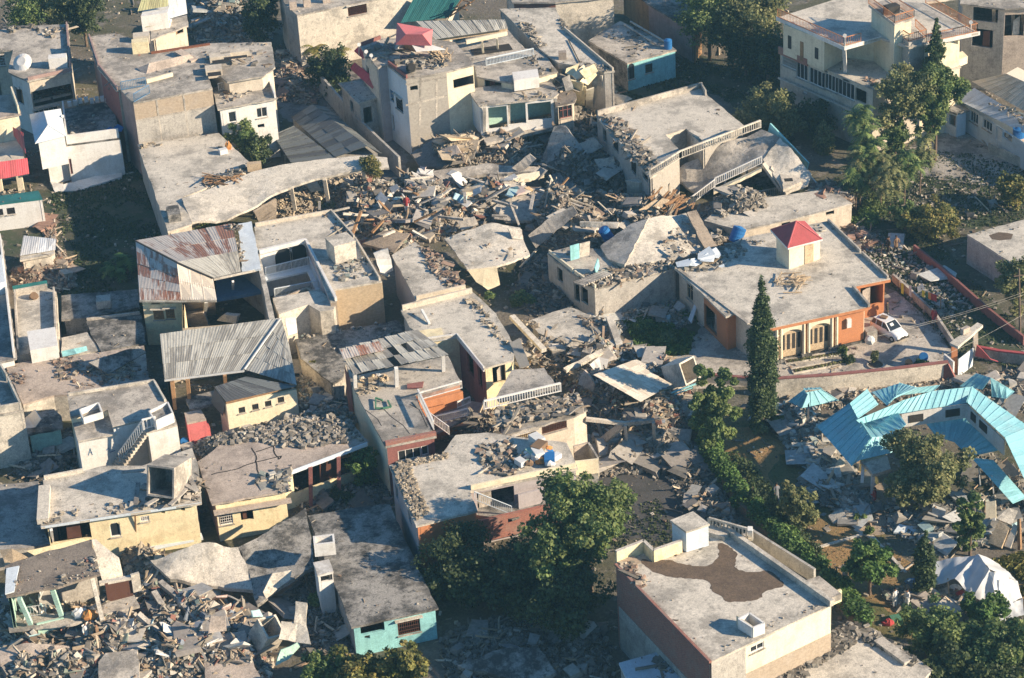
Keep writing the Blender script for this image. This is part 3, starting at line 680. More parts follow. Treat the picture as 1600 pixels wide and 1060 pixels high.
sheetpx('far_garden', [(1290, 290), (1380, 230), (1640, 230), (1640, 350), (1440, 360), (1330, 360)], .02, 'weeds', jg=.5)
sheetpx('dim_field', [(960, 90), (1060, 80), (1230, 110), (1240, 260), (1180, 190), (1090, 130), (960, 170)], .02, 'weeds', jg=.5)
sheetpx('drive', [(1395, 240), (1500, 195), (1600, 260), (1600, 300), (1440, 275)], .03, 'conc2', jg=.2)
sheetpx('garden_lawn', [(1120, 640), (1260, 640), (1380, 760), (1380, 850), (1480, 960), (1500, 1000), (1380, 1000), (1250, 880), (1150, 770)], .02, 'lawn', jg=.3)
sheetpx('brown_lawn', [(1125, 672), (1190, 665), (1232, 700), (1200, 740), (1236, 795), (1200, 800), (1150, 760)], .026, 'lawn_brown', jg=.25)
sheetpx('lawn_terrace', [(1255, 815), (1335, 800), (1360, 835), (1440, 890), (1400, 960), (1290, 900)], .026, 'lawn_brown', jg=.3)
sheetpx('path', [(1365, 760), (1385, 752), (1392, 800), (1382, 835), (1340, 838), (1338, 820), (1360, 812)], .032, 'earthpath', jg=.08)
sheetpx('dry_verge', [(1545, 880), (1600, 865), (1640, 900), (1640, 950), (1580, 930)], .026, 'lawn_brown', jg=.3)
sheetpx('alley_floor', [(930, 735), (1060, 720), (1140, 800), (1100, 850), (960, 840)], .02, 'asphalt', jg=.3)
sheetpx('lane', [(430, 110), (560, 110), (640, 250), (620, 290), (520, 250), (440, 180)], .02, 'dustgrey', jg=.3)
mb = MB()
for q in ([(1258, 862), (1347, 836)], [(1362, 838), (1415, 895)], [(1335, 828), (1365, 842)]): mb.beam(W(*q[0], .06), W(*q[1], .06), .25, .16)
o = mb.build('kerb', 'conc_pale'); o['kind'] = 'structure'
# ============================================================ HOUSES, top left
R = house('flat_roofed_house', 'pale flat-roofed house with a satellite dish on its roof, top left corner', 'house',
  [(-12, 50), (17, 42), (107, 38), (113, 112), (43, 127), (13, 113), (20, 78), (-12, 80)], 6.5, 'palewall', 'conc', par=(2, 3), ph=.35, pm='pinkwall',
  ops={3: [(80, 150, 5.0, 1.8, 'dark'), (70, 178, 3, 1.2, 'win')], 4: [(30, 150, 1.5, 1.8, 'dark')], 6: [(0, 95, 1.2, 1.3, 'grille')]}, wm={4: 'white', 5: 'white'})
mb = MB(); mb.box(W(92, 104, 6.5), 1.9, 1.1, 1.2, .1); mb.build('roof_tank', 'white', R)
mb = MB(); mb.cyl(W(35, 105, 6.5), W(35, 98, 6.9), .05); mb.build('dish_mast', 'tin', R)
mb = MB(); mb.cyl(W(35, 98, 7.1), W(33, 96, 7.35), 1.05, .5, 18); mb.build('satellite_dish', 'white', R)
scatter(R, [(62, 44), (108, 42), (108, 62), (70, 60)], 6.5, 110, (.1, .5), 'mix'); scatter(R, [(15, 42), (62, 42), (62, 52), (15, 54)], 6.5, 120, (.1, .6), 'dark')
scatter(R, [(50, 145), (110, 130), (112, 145), (52, 160)], 3.2, 120, (.1, .5), 'brick')
mb = MB(); mb.beam(W(50, 160, 3.2), W(112, 146, 3.2), .3, .25); mb.build('balcony_edge', 'conc_pale', R)
mb = MB(); mb.beam(W(27, 138, 5), W(45, 128, 5.2), .25, .3); mb.beam(W(45, 128, 5.2), W(52, 160, 2.6), .25, .3); mb.build('broken_frame', 'white', R)
# yellow-roofed house at the top edge
R = house('gabled_house', 'tall house with mossy yellow-green sheet roof at the top edge beside the rubble slope', 'house',
  [(222, 36), (262, 30), (292, 24), (294, 40), (236, 62), (236, 50)], 6.2, 'palewall', 'conc', ops={4: [(258, 52, 1.0, 1.5, 'dark'), (275, 48, 1.3, 1.6, 'dark'), (262, 68, 2, 1.4, 'dark')], 3: [(280, 45, 1, 1.2, 'dark')]})
mb = MB(); mb.prism([W(220, 26, 8), W(262, 20, 8), W(266, 6, 8), (W(226, 8, 8))], 2.0); mb.build('attic_wall', 'white', R)
sheets(R, [(215, 18, 8.4), (262, 10, 8.4), (262, -16, 10), (225, -12, 10)], 7, 2, 'sheet_olive'); sheets(R, [(228, 43, 6.7), (266, 36, 6.7), (262, 19, 7.4), (220, 27, 7.4)], 6, 1, 'sheet_olive')
sheets(R, [(266, 29, 7), (292, 22, 7), (289, -4, 8.5), (262, 1, 8.5)], 4, 2, 'tin')
# the long brick house with a big blank wall
R = house('long_block_house', 'long two-storey house with a tall blank brick wall and terracotta slab on its flat roof', 'house',
  [(137, 58), (178, 52), (213, 62), (232, 82), (322, 68), (424, 66), (430, 105), (412, 119), (355, 128), (320, 100), (268, 119), (229, 131), (182, 142), (152, 105)], 8.2, 'palewall', 'conc',
  par=(12, 13), ph=.35, pm='pinkwall', wm={12: 'redwall', 13: 'pinkwall', 11: 'palewall'}, ops={8: [(395, 122, 1.6, 1.4, 'dark')], 7: []})
mb = MB(); mb.v = [W(214, 107, 8.35), W(228, 118, 8.1), W(268, 106, 8.15), W(305, 92, 8.3), W(296, 85, 8.9), (W(233, 99, 8.9))]; mb.f = [(0, 1, 5), (1, 2, 5), (2, 4, 5), (2, 3, 4)]; mb.build('canopy_roof', 'conc_pink', R)
mb = MB(); mb.beam(W(278, 80, 8.6), W(304, 95, 8.3), .9, .2); mb.build('terracotta_panel', 'conc_pink', R)
mb = MB(); mb.beam(W(229, 130, 8.3), W(270, 119, 8.3), .25, .8); mb.build('cream_parapet', 'cream', R)
mb = MB(); mb.beam(W(236, 84, 8.2), W(328, 70, 8.2), .35, .3); mb.build('fallen_beam', 'rust', R)
mb = MB(); mb.box(W(221, 84, 8), 1.7, 1.0, 1.5, .1); mb.build('stair_box', 'yellow', R)
mb = MB(); mb.box(W(222, 66, 8), 1.7, 1.2, .9, .1); mb.build('roof_box', 'palewall', R)
for (x, y, w, d) in ((345, 98, 2.2, 1.1), (368, 92, 3, .9), (335, 118, 1.7, 1.4)):
    mb = MB(); mb.box(W(x, y, 8), w, d, .9, .15); mb.build('roof_opening_curb', 'palewall', R)
    mb = MB(); mb.box(W(x, y-2, 8.9), w*.8, d*.7, .02, .15); mb.build('opening', 'crack', R)  # dark plate on the solid curb stands for the unlit opening
scatter(R, [(310, 72), (420, 68), (420, 108), (320, 100)], 8, 330, (.08, .55), 'mix'); scatter(R, [(140, 60), (165, 60), (185, 140), (170, 140)], 8, 90, (.08, .35), 'brick'); scatter(R, [(180, 92), (270, 84), (270, 92), (180, 97)], 8, 130, (.08, .4), 'colour')
house('blank_wall_block', 'bare block with big brick and render side wall, below the terracotta slab', 'house', [(229, 131), (269, 118), (266, 110), (318, 99), (332, 138), (208, 161), (188, 140)], 8.3, 'block_grey', 'conc', jg=.04, over=.02, par=(), wm={4: 'block_brown', 5: 'pinkwall'})
R = bpy.data.objects['blank_wall_block']
mb = MB()
for x0, x1 in ((204, 222), (222, 240), (190, 204)): pass
rail(mb, W(190, 141, 8.4), W(228, 134, 8.4), .9); mb.build('blue_railing', 'bluepaint', R); mb = MB(); rail(mb, W(210, 160, 8.4), W(234, 146, 8.4), .9); mb.build('blue_railing', 'bluepaint', R)
panel(R, 4, .0, 1, 0, 6.3, 'cement', 'render_coat'); panel(R, 4, .36, .38, 0, 8.1, 'conc', 'concrete_column', .02); panel(R, 4, .7, .72, 0, 8.1, 'conc', 'concrete_column', .02); panel(R, 4, 0, 1, 6.2, 6.4, 'conc', 'concrete_band', .026)
mb = MB()
for a, b in (((240, 156), (243, 215)), ((283, 147), (290, 208)), ((209, 182), (214, 222)), ((211, 196), (335, 172)), ((213, 214), (340, 190))): mb.beam(W(*a, 7.0) if 0 else W(*a, 6.2), W(*b, 6.2), .04, .04)
# white wing with slit windows
R = house('white_wing', 'white two-storey wing with slit windows and a littered flat roof', 'house', [(332, 138), (355, 128), (418, 113), (433, 154), (340, 171)], 6.6, 'white', 'conc', par=(2,), ph=.45,
  ops={3: [(363, 183, .8, 1.2, 'slit'), (409, 176, 1.1, 1.1, 'slit'), (408, 197, .7, .4, 'dark')]}, wm={2: 'cement'})
scatter(R, [(340, 150), (410, 120), (420, 130), (350, 165)], 6.6, 90, (.08, .5), 'mix')
mb = MB(); rail(mb, W(342, 142, 6.6), W(362, 138, 6.6), .8); mb.build('railing', 'white', R)
# big lower terrace
R = house('terrace_house', 'broad bare terrace roof with sheer dark west wall above the weedy yard', 'house', [(215, 226), (342, 208), (352, 218), (388, 252), (400, 262), (285, 309), (300, 350), (262, 362)], 4.1, 'cement', 'conc_pale', wm={7: 'cement', 6: 'palewall', 4: 'palewall'}, over=.05)
mb = MB()
for i in range(26): mb.beam(W(random.uniform(315, 385), random.uniform(272, 292), 4.2), W(random.uniform(315, 385), random.uniform(270, 290), 4.3+random.random()*.5), .12, .06)
mb.build('scrap_timber', 'wood', R); scatter(R, [(310, 275), (385, 262), (392, 275), (320, 293)], 4.1, 120, (.1, .5), 'dark')
mb = MB(); mb.box(W(398, 266, 4.1), 1.4, .6, .8, .1); mb.build('wooden_crate', 'palewood', R)
scatter(R, [(216, 226), (262, 218), (262, 226), (218, 234)], 4.1, 70, (.08, .35), 'tan')
mb = MB(); mb.box(W(272, 340, 4.1), 1.2, 2.0, .8, .2); mb.build('stair_head', 'conc_dark', R)
o = boxpx(349, 240, 4.12, .8, .6, .5, .4); solo(o, 'cloth_bundle', 'clothwhite', 'white bundle with grey cover on the bare terrace beside the bush', 'bundle')
mb = MB(); mb.blob(W(357, 233, 4.1), .36, .33, .75); solo(mb, 'tied_bundle', 'clothorange', 'orange cloth bundle standing on the bare terrace near the bush', 'bundle')
# curved slab on pillars
R = rt('collapsed_veranda', 'long pale buckled roof slab leaning on short pillars over rubble', 'ruin', W(450, 330, 0))
P = [(284, 311, 4.4), (340, 290, 4.4), (395, 268, 4.5), (450, 256, 4.6), (510, 248, 4.6), (570, 243, 4.6), (605, 246, 4.5), (608, 262, 4.3), (560, 265, 4.3), (500, 278, 4.2), (460, 290, 4.1), (425, 305, 4.0), (395, 325, 3.6), (355, 343, 3.6), (300, 348, 4.0)]
slab(R, P, .22, 'conc_pale', 'buckled_slab')
for x, y in ((455, 290), (507, 277), (568, 264)):
    mb = MB(); mb.beam(W(x, y+3, 4.0), W(x+6, y+38, 1.0), .35, .35); mb.build('pillar', 'palewall', R)
o = slab(R, [(395, 330, 3.4), (430, 310, 3.0), (430, 345, .5), (405, 350, .5)], .2, 'dust')
# white hip-roofed house
R = house('white_hip_roofed_house', 'small white house with silvery hipped roof tower, red door and littered dark terrace', 'house', [(97, 171), (176, 158), (188, 216), (103, 227)], 4.2, 'white', 'conc_dark', par=(2, 3), ph=1.0, over=.0,
  ops={2: [(107, 261, .75, 1.7, 'door')]}, wm={3: 'palewall'}, fm='redwall')
mb = MB(); q = [W(53, 181, 5.9), W(92, 173, 5.9), W(101, 214, 5.9), W(60, 223, 5.9)]; mb.prism(q, 5.9-2.9); mb.build('tower_wall', 'white', R)
mb = MB(); mb.prism([W(64, 197, 3), W(97, 190, 3), W(106, 240, 3), W(73, 247, 3)], 3); mb.build('lower_wall', 'white', R)
mb = MB(); a, b, c, d = W(46, 179, 6.0), W(95, 170, 6.0), W(103, 213, 6.0), W(55, 225, 6.0); e, f = W(69, 174, 6.9), W(75, 196, 6.9)
mb.v = [a, b, c, d, e, f]; mb.f = [(0, 3, 5, 4), (3, 2, 5), (2, 1, 4, 5), (1, 0, 4), (0, 1, 2, 3)]; mb.build('hipped_roof', 'whiteblue', R)
mb = MB(); [mb.beam(p, q2, .07, .07) for p, q2 in ((d, f), (c, f), (e, f))]; mb.build('ridge_capping', 'white', R)
mb = MB(); mb.quad(W(84, 250, 2.0), W(92, 248, 2.0), W(93, 257, 1.5), W(85, 259, 1.5)); mb.beam(W(84, 254, 1.8), W(93, 252, 1.8), .1, .6); mb.build('small_window', 'iron', R)
scatter(R, [(104, 190), (175, 175), (184, 212), (108, 222)], 4.2, 120, (.06, .4), 'bluish')
for i, (x, y) in enumerate([(109, 160), (118, 158), (135, 153), (144, 155), (152, 153), (160, 152), (126, 155), (168, 154)]):
    mb = MB(); mb.box(W(x, y+6, 4.25), .42, .42, .5, .2); o = solo(mb, 'white_canister', 'white', 'small white canister standing in a row on the dark terrace behind the silvery roof', 'canister', 'canisters in a row on the dark terrace')
mb = MB(); mb.cyl(W(98, 182, 4.2), W(98, 182, 5.9), .05); mb.cyl(W(98, 182, 5.9), W(98, 182, 6.2), .16, .16, 10); mb.build('lamp_post', 'white', R)
mb = MB(); mb.cyl(W(122, 165, 4.2), W(121, 150, 5.6), .06); solo(mb, 'lamp_pole', 'tin', 'slim grey lamp pole rising beside the row of white canisters', 'lamp post')
for j, (x, y, s) in enumerate([(172, 204, 1.5), (184, 200, 1.1)]):
    mb = MB(); mb.v = [W(x-9*s/1.5, y, 4.4), W(x, y-6, 4.6), W(x+9, y-1, 4.3), W(x+6, y+6, 4.3), W(x-6, y+5, 4.3)]; mb.f = [(0, 1, 2, 3, 4)]; solo(mb, 'tarpaulin', 'blueplastic', ['crumpled blue tarpaulin on the dark terrace, the larger one on the left', 'small crumpled blue tarpaulin at the terrace edge, right of the larger one'][j], 'tarpaulin')
lone_slab('cracked white plinth slab along the foot of the white house wall', [(78, 283, .4), (100, 288, .4), (190, 264, .4), (190, 276, .3), (120, 298, .1), (86, 300, .1)], .3, 'white', 'broken_plinth')
# red awning house far left
R = house('awning_house', 'cream and pink house with two red awnings at the left edge', 'house', [(-30, 152), (22, 147), (33, 178), (-30, 190)], 7.0, 'cream', 'conc_pink', ops={2: [(0, 240, 2.5, 1.3, 'dark')], 1: [(28, 200, .7, 1.1, 'win')]}, wm={2: 'cream', 1: 'cream'}, par=(1,), ph=.9)
R2 = R; mb = MB(); mb.prism([W(-30, 195, 4.2), W(21, 200, 4.2), W(36, 232, 4.2), (W(38, 252, 4.2)), W(-30, 262, 4.2)], .3); mb.build('balcony', 'palewall', R)
sheets(R, [(40, 240, 4.9), (22, 213, 4.9), (20, 199, 5.8), (36, 208, 5.8)], 6, 1, 'sheet_pink', 'red_awning'); sheets(R, [(-30, 286, 3.3), (45, 272, 3.3), (42, 248, 4.4), (-30, 258, 4.4)], 8, 1, 'sheet_pink', 'red_awning')
mb = MB(); mb.box(W(34, 300, 0), .6, .5, 3.2, .1); mb.box(W(2, 306, 0), .6, .5, 3.2, .1); mb.build('pillar', 'cream', R)
scatter(R, [(5, 300), (36, 292), (38, 305), (8, 312)], .5, 90, (.1, .5), 'colour')
R = house('white_block', 'low white building with dark green roof strip at the left edge', 'house', [(-30, 310), (60, 298), (66, 310), (-30, 322)], 3.0, 'white', 'teal', ops={2: [(17, 330, .8, .7, 'grille'), (0, 332, .6, .7, 'grille')]}, over=.04, jg=.01, fm='iron')
mb = MB(); mb.beam(W(-20, 343, 1.4), W(68, 329, 1.4), .12, .12); mb.build('string_course', 'conc', R)
# white shed
R = house('small_shed', 'little shed with white metal roof among brick rubble', 'shed', [(36, 371), (87, 377), (84, 397), (31, 407)], 2.2, 'conc_pale', 'conc_pale', jg=0)
sheets(R, [(31, 400, 2.3), (86, 391, 2.3), (87, 374, 2.9), (37, 369, 2.9)], 4, 1, 'sheet_white')
# left strip buildings
R = house('walled_yard_house', 'narrow grey-floored walled terrace with a white box room', 'house', [(21, 461), (76, 451), (88, 456), (92, 545), (26, 556)], 2.6, 'conc_pale', 'conc_pale', par=(0, 2, 4), ph=.6, pm='conc', over=0, jg=.02)
mb = MB(); mb.prism([W(42, 518, 3.9), W(86, 511, 3.9), W(90, 540, 3.9), W(47, 548, 3.9)], 1.4); mb.build('white_box_room', 'white', R)
mb = MB(); mb.beam(W(20, 452, 3.0), W(74, 443, 3.0), .1, .6); mb.build('teal_panel', 'teal', R)
mb = MB(); mb.cyl(W(53, 464, 2.62), W(53, 462, 3.0), .45, .35, 9); solo(mb, 'red_bundle', 'clothbrown', 'dark red bundle lying on the narrow walled terrace', 'bundle')
R = house('edge_house', 'grey-roofed house with long white parapet at the left edge', 'house', [(-40, 378), (4, 374), (26, 560), (-40, 575)], 3.4, 'palewall', 'conc2', par=(1,), ph=.7, pm='white', wm={2: 'white'}, ops={2: [(10, 585, 1.2, 1, 'dark')]})
mb = MB(); mb.prism([W(-20, 400, 4.6), W(2, 398, 4.6), W(8, 440, 4.6), W(-20, 448, 4.6)], 1.2); mb.build('stair_room', 'whiteblue', R)
house('low_grey_store', 'low grey flat-roofed store in shade behind the turquoise tarpaulin', 'shed', [(134, 500), (220, 489), (228, 536), (158, 550), (145, 528)], 2.4, 'conc', 'conc_dark', par=(0,), ph=.25)
house('low_pale_store', 'low pale roof beside the turquoise tarpaulin', 'shed', [(96, 528), (136, 519), (157, 548), (96, 558)], 2.3, 'conc', 'conc_pale')
house('dark_back_house', 'dim grey back building in the shade at the yard end', 'house', [(96, 462), (215, 452), (218, 480), (135, 497), (96, 500)], 1.9, 'conc_dark', 'conc_dark', ops={2: [(175, 497, 2, 1, 'dark')]})
mb = MB(); mb.box(W(163, 478, 2.0), 1.3, 1.2, .8, .1); solo(mb, 'roof_tank', 'conc', 'square grey water tank on the dim back building', 'water tank')
# rusty-roofed house
R = house('rusty_roofed_house', 'yellow house under a rust-streaked sheet metal roof', 'house', [(216, 380), (362, 354), (372, 395), (410, 425), (415, 440), (430, 500), (285, 512), (284, 468), (222, 470)], 4.6, 'cement', 'conc_dark', over=0.0,
  ops={7: [(248, 492, .95, 1.05, 'grille'), (266, 490, .8, 1.05, 'grille'), (243, 474, .8, .3, 'dark'), (264, 472, .8, .3, 'dark')], 6: [(284, 490, 1, 1, 'dark')]}, wm={7: 'yellow', 6: 'yellow', 3: 'palewall', 4: 'palewall', 5: 'palewall'}, roofless=True, fm='wood')
sheets(R, [(276, 410, 6.2), (371, 393, 6.2), (362, 350, 5.0), (212, 377, 5.0)], 11, 2, 'sheet_rust')
sheets(R, [(332, 435, 4.9), (376, 425, 4.9), (371, 393, 6.2), (276, 410, 6.2)], 6, 1, 'sheet_grey')
sheets(R, [(218, 469, 4.8), (283, 469, 4.9), (276, 410, 6.2), (212, 377, 5.0)], 3, 5, 'sheet_rust'); sheets(R, [(283, 469, 4.9), (338, 469, 4.8), (332, 434, 5.0), (276, 410, 6.2)], 3, 2, 'sheet_light')
mb = MB(); mb.beam(W(212, 377, 5.1), W(276, 410, 6.3), .14, .08); mb.beam(W(276, 410, 6.3), W(333, 435, 5.1), .14, .08); mb.build('ridge_capping', 'iron', R)
mb = MB(); mb.beam(W(218, 471, 4.75), W(338, 471, 4.75), .1, .16); mb.beam(W(334, 437, 4.8), W(408, 421, 4.8), .12, .2); mb.build('eaves_board', 'conc_pale', R)
slab(R, [(372, 350, 5.4), (393, 346, 5.4), (408, 420, 5.0), (378, 424, 4.9)], .2, 'whiteblue', 'plastered_slab'); scatter(R, [(358, 352), (375, 350), (385, 424), (372, 424)], 5.3, 160, (.08, .35), 'mix')
slab(R, [(338, 438, 2.6), (408, 424, 2.6), (412, 455, 2.6), (338, 468, 2.6)], .3, 'bluepaint', 'veranda_floor')
mb = MB(); mb.beam(W(364, 458, 1.8), W(364, 440, 4.4), .2, .2); mb.beam(W(320, 490, 1.6), W(322, 471, 4.2), .3, .3); mb.build('pillar', 'white', R)
mb = MB(); mb.quad(W(300, 498, .2), W(338, 492, .2), W(336, 472, 3.6), W(284, 474, 3.6)); mb.build('back_wall', 'conc_pink', R)
lone_slab('tan collapsed slab leaning inside the yellow house front', [(284, 487, 2.2), (318, 485, 2.4), (327, 506, .6), (300, 508, .5)], .2, 'conc_pink')
lone_slab('pale square panel tipped up behind the grey sheet roof', [(343, 497, 1.5), (355, 488, 2.2), (376, 490, 2.2), (372, 503, 1.4)], .5, 'conc_pale', 'tipped_panel')
# grey sheet roof house
R = house('grey_sheet_roofed_house', 'house under a big grey weathered sheet roof with timber posts', 'house', [(256, 530), (436, 503), (452, 540), (463, 606), (353, 629), (340, 612), (300, 640), (262, 600)], 4.4, 'cream', 'conc_dark', over=0, roofless=True, skip=(5, 6),
  ops={3: [(378, 641, .55, .55, 'grille'), (399, 636, .55, .55, 'grille'), (419, 631, .55, .55, 'grille'), (439, 625, .55, .55, 'grille')]}, wm={3: 'cream', 4: 'cream', 0: 'palewall', 7: 'cement'}, fm='iron')
sheets(R, [(257, 593, 4.7), (382, 578, 4.7), (439, 498, 6.6), (250, 523, 6.6)], 14, 3, 'sheet_grey'); sheets(R, [(382, 578, 4.7), (463, 602, 4.5), (452, 540, 5.6), (439, 498, 6.6)], 8, 4, 'sheet_grey')
sheets(R, [(353, 628, 4.6), (463, 604, 4.6), (385, 589, 5.0), (335, 605, 4.9)], 7, 1, 'sheet_dark')
mb = MB(); mb.beam(W(382, 577, 4.85), W(438, 498, 6.75), .12, .08); mb.build('hip_capping', 'white', R)
mb = MB(); mb.beam(W(257, 595, 4.6), W(382, 580, 4.6), .1, .16); mb.build('eaves_board', 'tin', R); mb = MB(); mb.beam(W(353, 630, 4.5), W(440, 609, 4.5), .1, .14); mb.build('fascia_board', 'wood', R)
for x, y, x2, y2 in ((269, 596, 274, 640), (293, 593, 296, 625), (351, 586, 353, 610)):
    mb = MB(); mb.beam(W(x, y, 4.5), W(x2, y2, 2.4 if x > 275 else 2.0), .3, .3); mb.build('post', 'wood', R)
slab(R, [(290, 622, 2.6), (350, 606, 2.6), (354, 625, 2.6), (296, 640, 2.6)], .25, 'conc_dark', 'upper_floor')
mb = MB(); mb.prism([W(335, 607, 4.3), W(352, 629, 4.3), W(348, 648, 3), W(330, 628, 3)], .15); mb.build('lean_to_roof', 'sheet_dark', R)
scatter(R, [(296, 604), (350, 596), (350, 604), (298, 613)], 2.6, 60, (.1, .35), 'brick')
# pink shed
R = house('pink_shed', 'small pink-red kiosk with weathered top', 'shed', [(288, 645), (314, 640), (322, 655), (292, 661)], 3.0, 'redpaint', 'conc_pink', over=0, jg=.02, wm={2: 'pinkred'})
mb = MB(); mb.prism([W(291, 662, 2.1), W(322, 656, 2.1), W(328, 667, 2.1), W(294, 673, 2.1)], 2.1); mb.build('lower_cabinet', 'pinkred', R); mb = MB(); mb.beam(W(309, 672, 1.9), W(311, 692, .3), .03, .03); mb.build('door_gap', 'crack', R)
mb = MB(); mb.cyl(W(288, 690, 0), W(288, 690, 1.2), .33, .33, 14); mb.cyl(W(288, 690, .4), W(288, 690, .46), .36, .36, 14); mb.cyl(W(288, 690, .8), W(288, 690, .86), .36, .36, 14); solo(mb, 'barrel', 'blueplastic', 'blue plastic barrel between the white stair house and the pink kiosk', 'barrel')
# white stair house
R = house('white_stair_house', 'white house with outside stair, white railing and flat grey roof', 'house', [(105, 617), (243, 595), (262, 628), (236, 650), (223, 656), (176, 667), (168, 640), (110, 652)], 5.2, 'white', 'conc', over=.05, jg=.02, par=(0, 1), ph=.25, pm='conc_pale', wm={7: 'whiteblue', 6: 'cream'})
mb = MB(); mb.prism([W(233, 643, 6.0), W(262, 629, 6.0), W(270, 646, 6.0), W(243, 657, 6.0)], .1); mb.build('tank_floor', 'conc_dark', R)
mb = MB()
q = [W(233, 643, 6.2), W(262, 629, 6.2), W(270, 646, 6.2), W(243, 658, 6.2)]
for i in range(4): mb.beam(q[i]-Vector((0, 0, .4)), q[(i+1) % 4]-Vector((0, 0, .4)), .12, .9)
mb.build('water_tank', 'white', R)
for nm, q, z0, mt in (('front_room', [(112, 655), (166, 641), (182, 678), (122, 690)], 0, 'white'), ('side_room', [(223, 657), (272, 648), (277, 664), (231, 675)], 0, 'white')):
    zt = 4.4 if nm == 'front_room' else 4.8; mb = MB(); mb.prism([W(x, y, zt) for x, y in q], zt); mb.build(nm, mt, R); mb = MB(); mb.prism(jag([W(x, y, zt+.16) for x, y in q], .04), .15); mb.build('room_roof', 'conc', R)
mb = MB(); q = [W(126, 648, 5.2), W(155, 637, 5.2), W(161, 652, 5.2), W(131, 661, 5.2)]
for i in range(4): mb.beam(q[i]+Vector((0, 0, .2)), q[(i+1) % 4]+Vector((0, 0, .2)), .12, .6)
mb.build('skylight_curb', 'white', R)
A, B = W(184, 726, 1.7), W(226, 668, 5.15); mb = MB()
for i in range(12): p = A.lerp(B, (i+.5)/12); mb.box((p.x, p.y, p.z-.3), .5, 1.1, .3, .9)
mb.box((A.x, A.y, 0), .9, 1.1, 1.5, .9); mb.build('stair', 'conc', R); mb = MB(); rail(mb, W(188, 722, 2.0), W(225, 672, 5.3), .95, .3, .08, .12); mb.build('stair_railing', 'white', R); mb = MB(); rail(mb, W(224, 671, 5.3), W(244, 666, 5.3), .9, .27, .08, .12); mb.build('landing_railing', 'white', R)
mb = MB()
for k, st in enumerate([[(138, 712), (141, 701), (145, 711)], [(139, 708), (144, 707)], [(166, 704), (170, 700), (172, 707), (180, 704)]]):
    for a, b in zip(st, st[1:]):
        # strokes of blue paint on the front room wall
        p0, p1 = W(122, 690, 4.4), W(182, 678, 4.4); e = (p1-p0).normalized(); nr = Vector((e.y, -e.x, 0)); pq = []
        for X in (a, b): d = ray(*X); pq.append(CAMP+d*((p0+nr*.01-CAMP).dot(nr)/d.dot(nr)))
        mb.beam(pq[0], pq[1], .012, .07, (0, 0, 1))
mb.build('painted_scribble', 'bluepaint', R)
# brown roof with bricks between
R = house('brick_littered_roof', 'pale flat roof strewn with red bricks behind the white stair house', 'house', [(8, 570), (90, 560), (225, 540), (232, 590), (243, 596), (105, 617), (84, 618), (36, 632)], 2.6, 'conc_pale', 'conc_pink', over=0)
scatter(R, [(85, 560), (150, 555), (160, 575), (100, 600), (85, 590)], 2.6, 260, (.08, .4), 'brick'); scatter(R, [(10, 575), (35, 570), (40, 600), (12, 600)], 2.6, 80, (.08, .3), 'brick'); scatter(R, [(90, 585), (230, 575), (230, 592), (95, 612)], 2.6, 200, (.08, .35), 'brick'); scatter(R, [(155, 570), (215, 565), (210, 590), (160, 592)], 2.6, 170, (.1, .4), 'tan')
lone_slab('dark tilted slab propped over orange rubble near the shaded store', [(138, 568, 3.6), (215, 542, 3.9), (228, 552, 3.2), (168, 586, 2.8)], .12, 'conc_dark')
lone_slab('dark bent sheet lying in front of the tilted slab', [(146, 570, 3.0), (160, 566, 3.3), (182, 582, 2.9), (166, 590, 2.7)], .08, 'sheet_dark', 'bent_sheet', 'metal sheet')
# turquoise tarpaulin
mb = MB(); mb.v = [W(96, 549, 2.8), W(115, 545, 3.0), W(135, 541, 2.8), W(137, 548, 2.6), (W(120, 553, 2.7)), W(98, 558, 2.6)]; mb.f = [(0, 1, 4, 5), (1, 2, 3, 4)]; solo(mb, 'tarpaulin', 'turq', 'crumpled turquoise tarpaulin beside the low pale roof', 'tarpaulin')
# far left big wall house
R = house('curved_parapet_house', 'big blank-walled house with curved parapet at the left edge', 'house', [(-40, 580), (2, 573), (16, 596), (37, 641), (-40, 655)], 5.2, 'conc_pale', 'conc', par=(1, 2, 3), ph=.7, pm='conc_pale', over=.03, wm={3: 'conc_pale', 2: 'palewall'})
house('low_white_annex', 'low pale annex with white broken panels beside the curved parapet house', 'shed', [(36, 652), (84, 640), (96, 650), (98, 668), (42, 680)], 2.4, 'mint', 'conc_dark', jg=.1)
lone_slab('white folded panel standing up on the low annex', [(38, 655, 2.6), (55, 640, 3.8), (65, 655, 3.2), (56, 668, 2.4), (42, 670, 2.4)], .08, 'white', 'leaning_slab', 'slab')
# yellow house with tipped tank
R = house('yellow_house', 'yellow-walled house with grey roof and arched window, tipped concrete tank on top', 'house', [(67, 748), (132, 736), (160, 728), (222, 728), (300, 700), (310, 728), (315, 786), (64, 824), (61, 779), (71, 777)], 4.2, 'yellow', 'conc_pale',
  ops={6: [(109, 831, 3.2, 1.7, 'dark'), (180, 828, .8, 1.3, 'arch'), (226, 800, .8, .3, 'dark'), (226, 811, .7, .5, 'grille'), (286, 796, .3, .3, 'dark'), (255, 801, .3, .2, 'dark')]}, wm={7: 'lilac', 8: 'palewall', 5: 'palewall'}, over=.45, jg=.02, par=(0,), ph=.35, pm='conc_pale')
mb = MB(); q = [(64, 825), (315, 787)]; mb.beam(W(64, 825, 4.12), W(315, 787, 4.12), .06, .2); mb.build('eaves_edge', 'whiteblue', R); mb = MB(); mb.beam(W(213, 848, 1.0), W(211, 806, 3.8), .12, .1); mb.build('drain_pipe', 'wood', R)
mb = MB(); mb.beam(W(84, 860, .3), W(80, 828, 3.9), .22, .22); mb.build('pillar', 'white', R); mb = MB(); mb.beam(W(70, 762, 4.5), W(67, 815, 4.4), .9, .5); mb.build('thick_parapet', 'conc_pale', R)
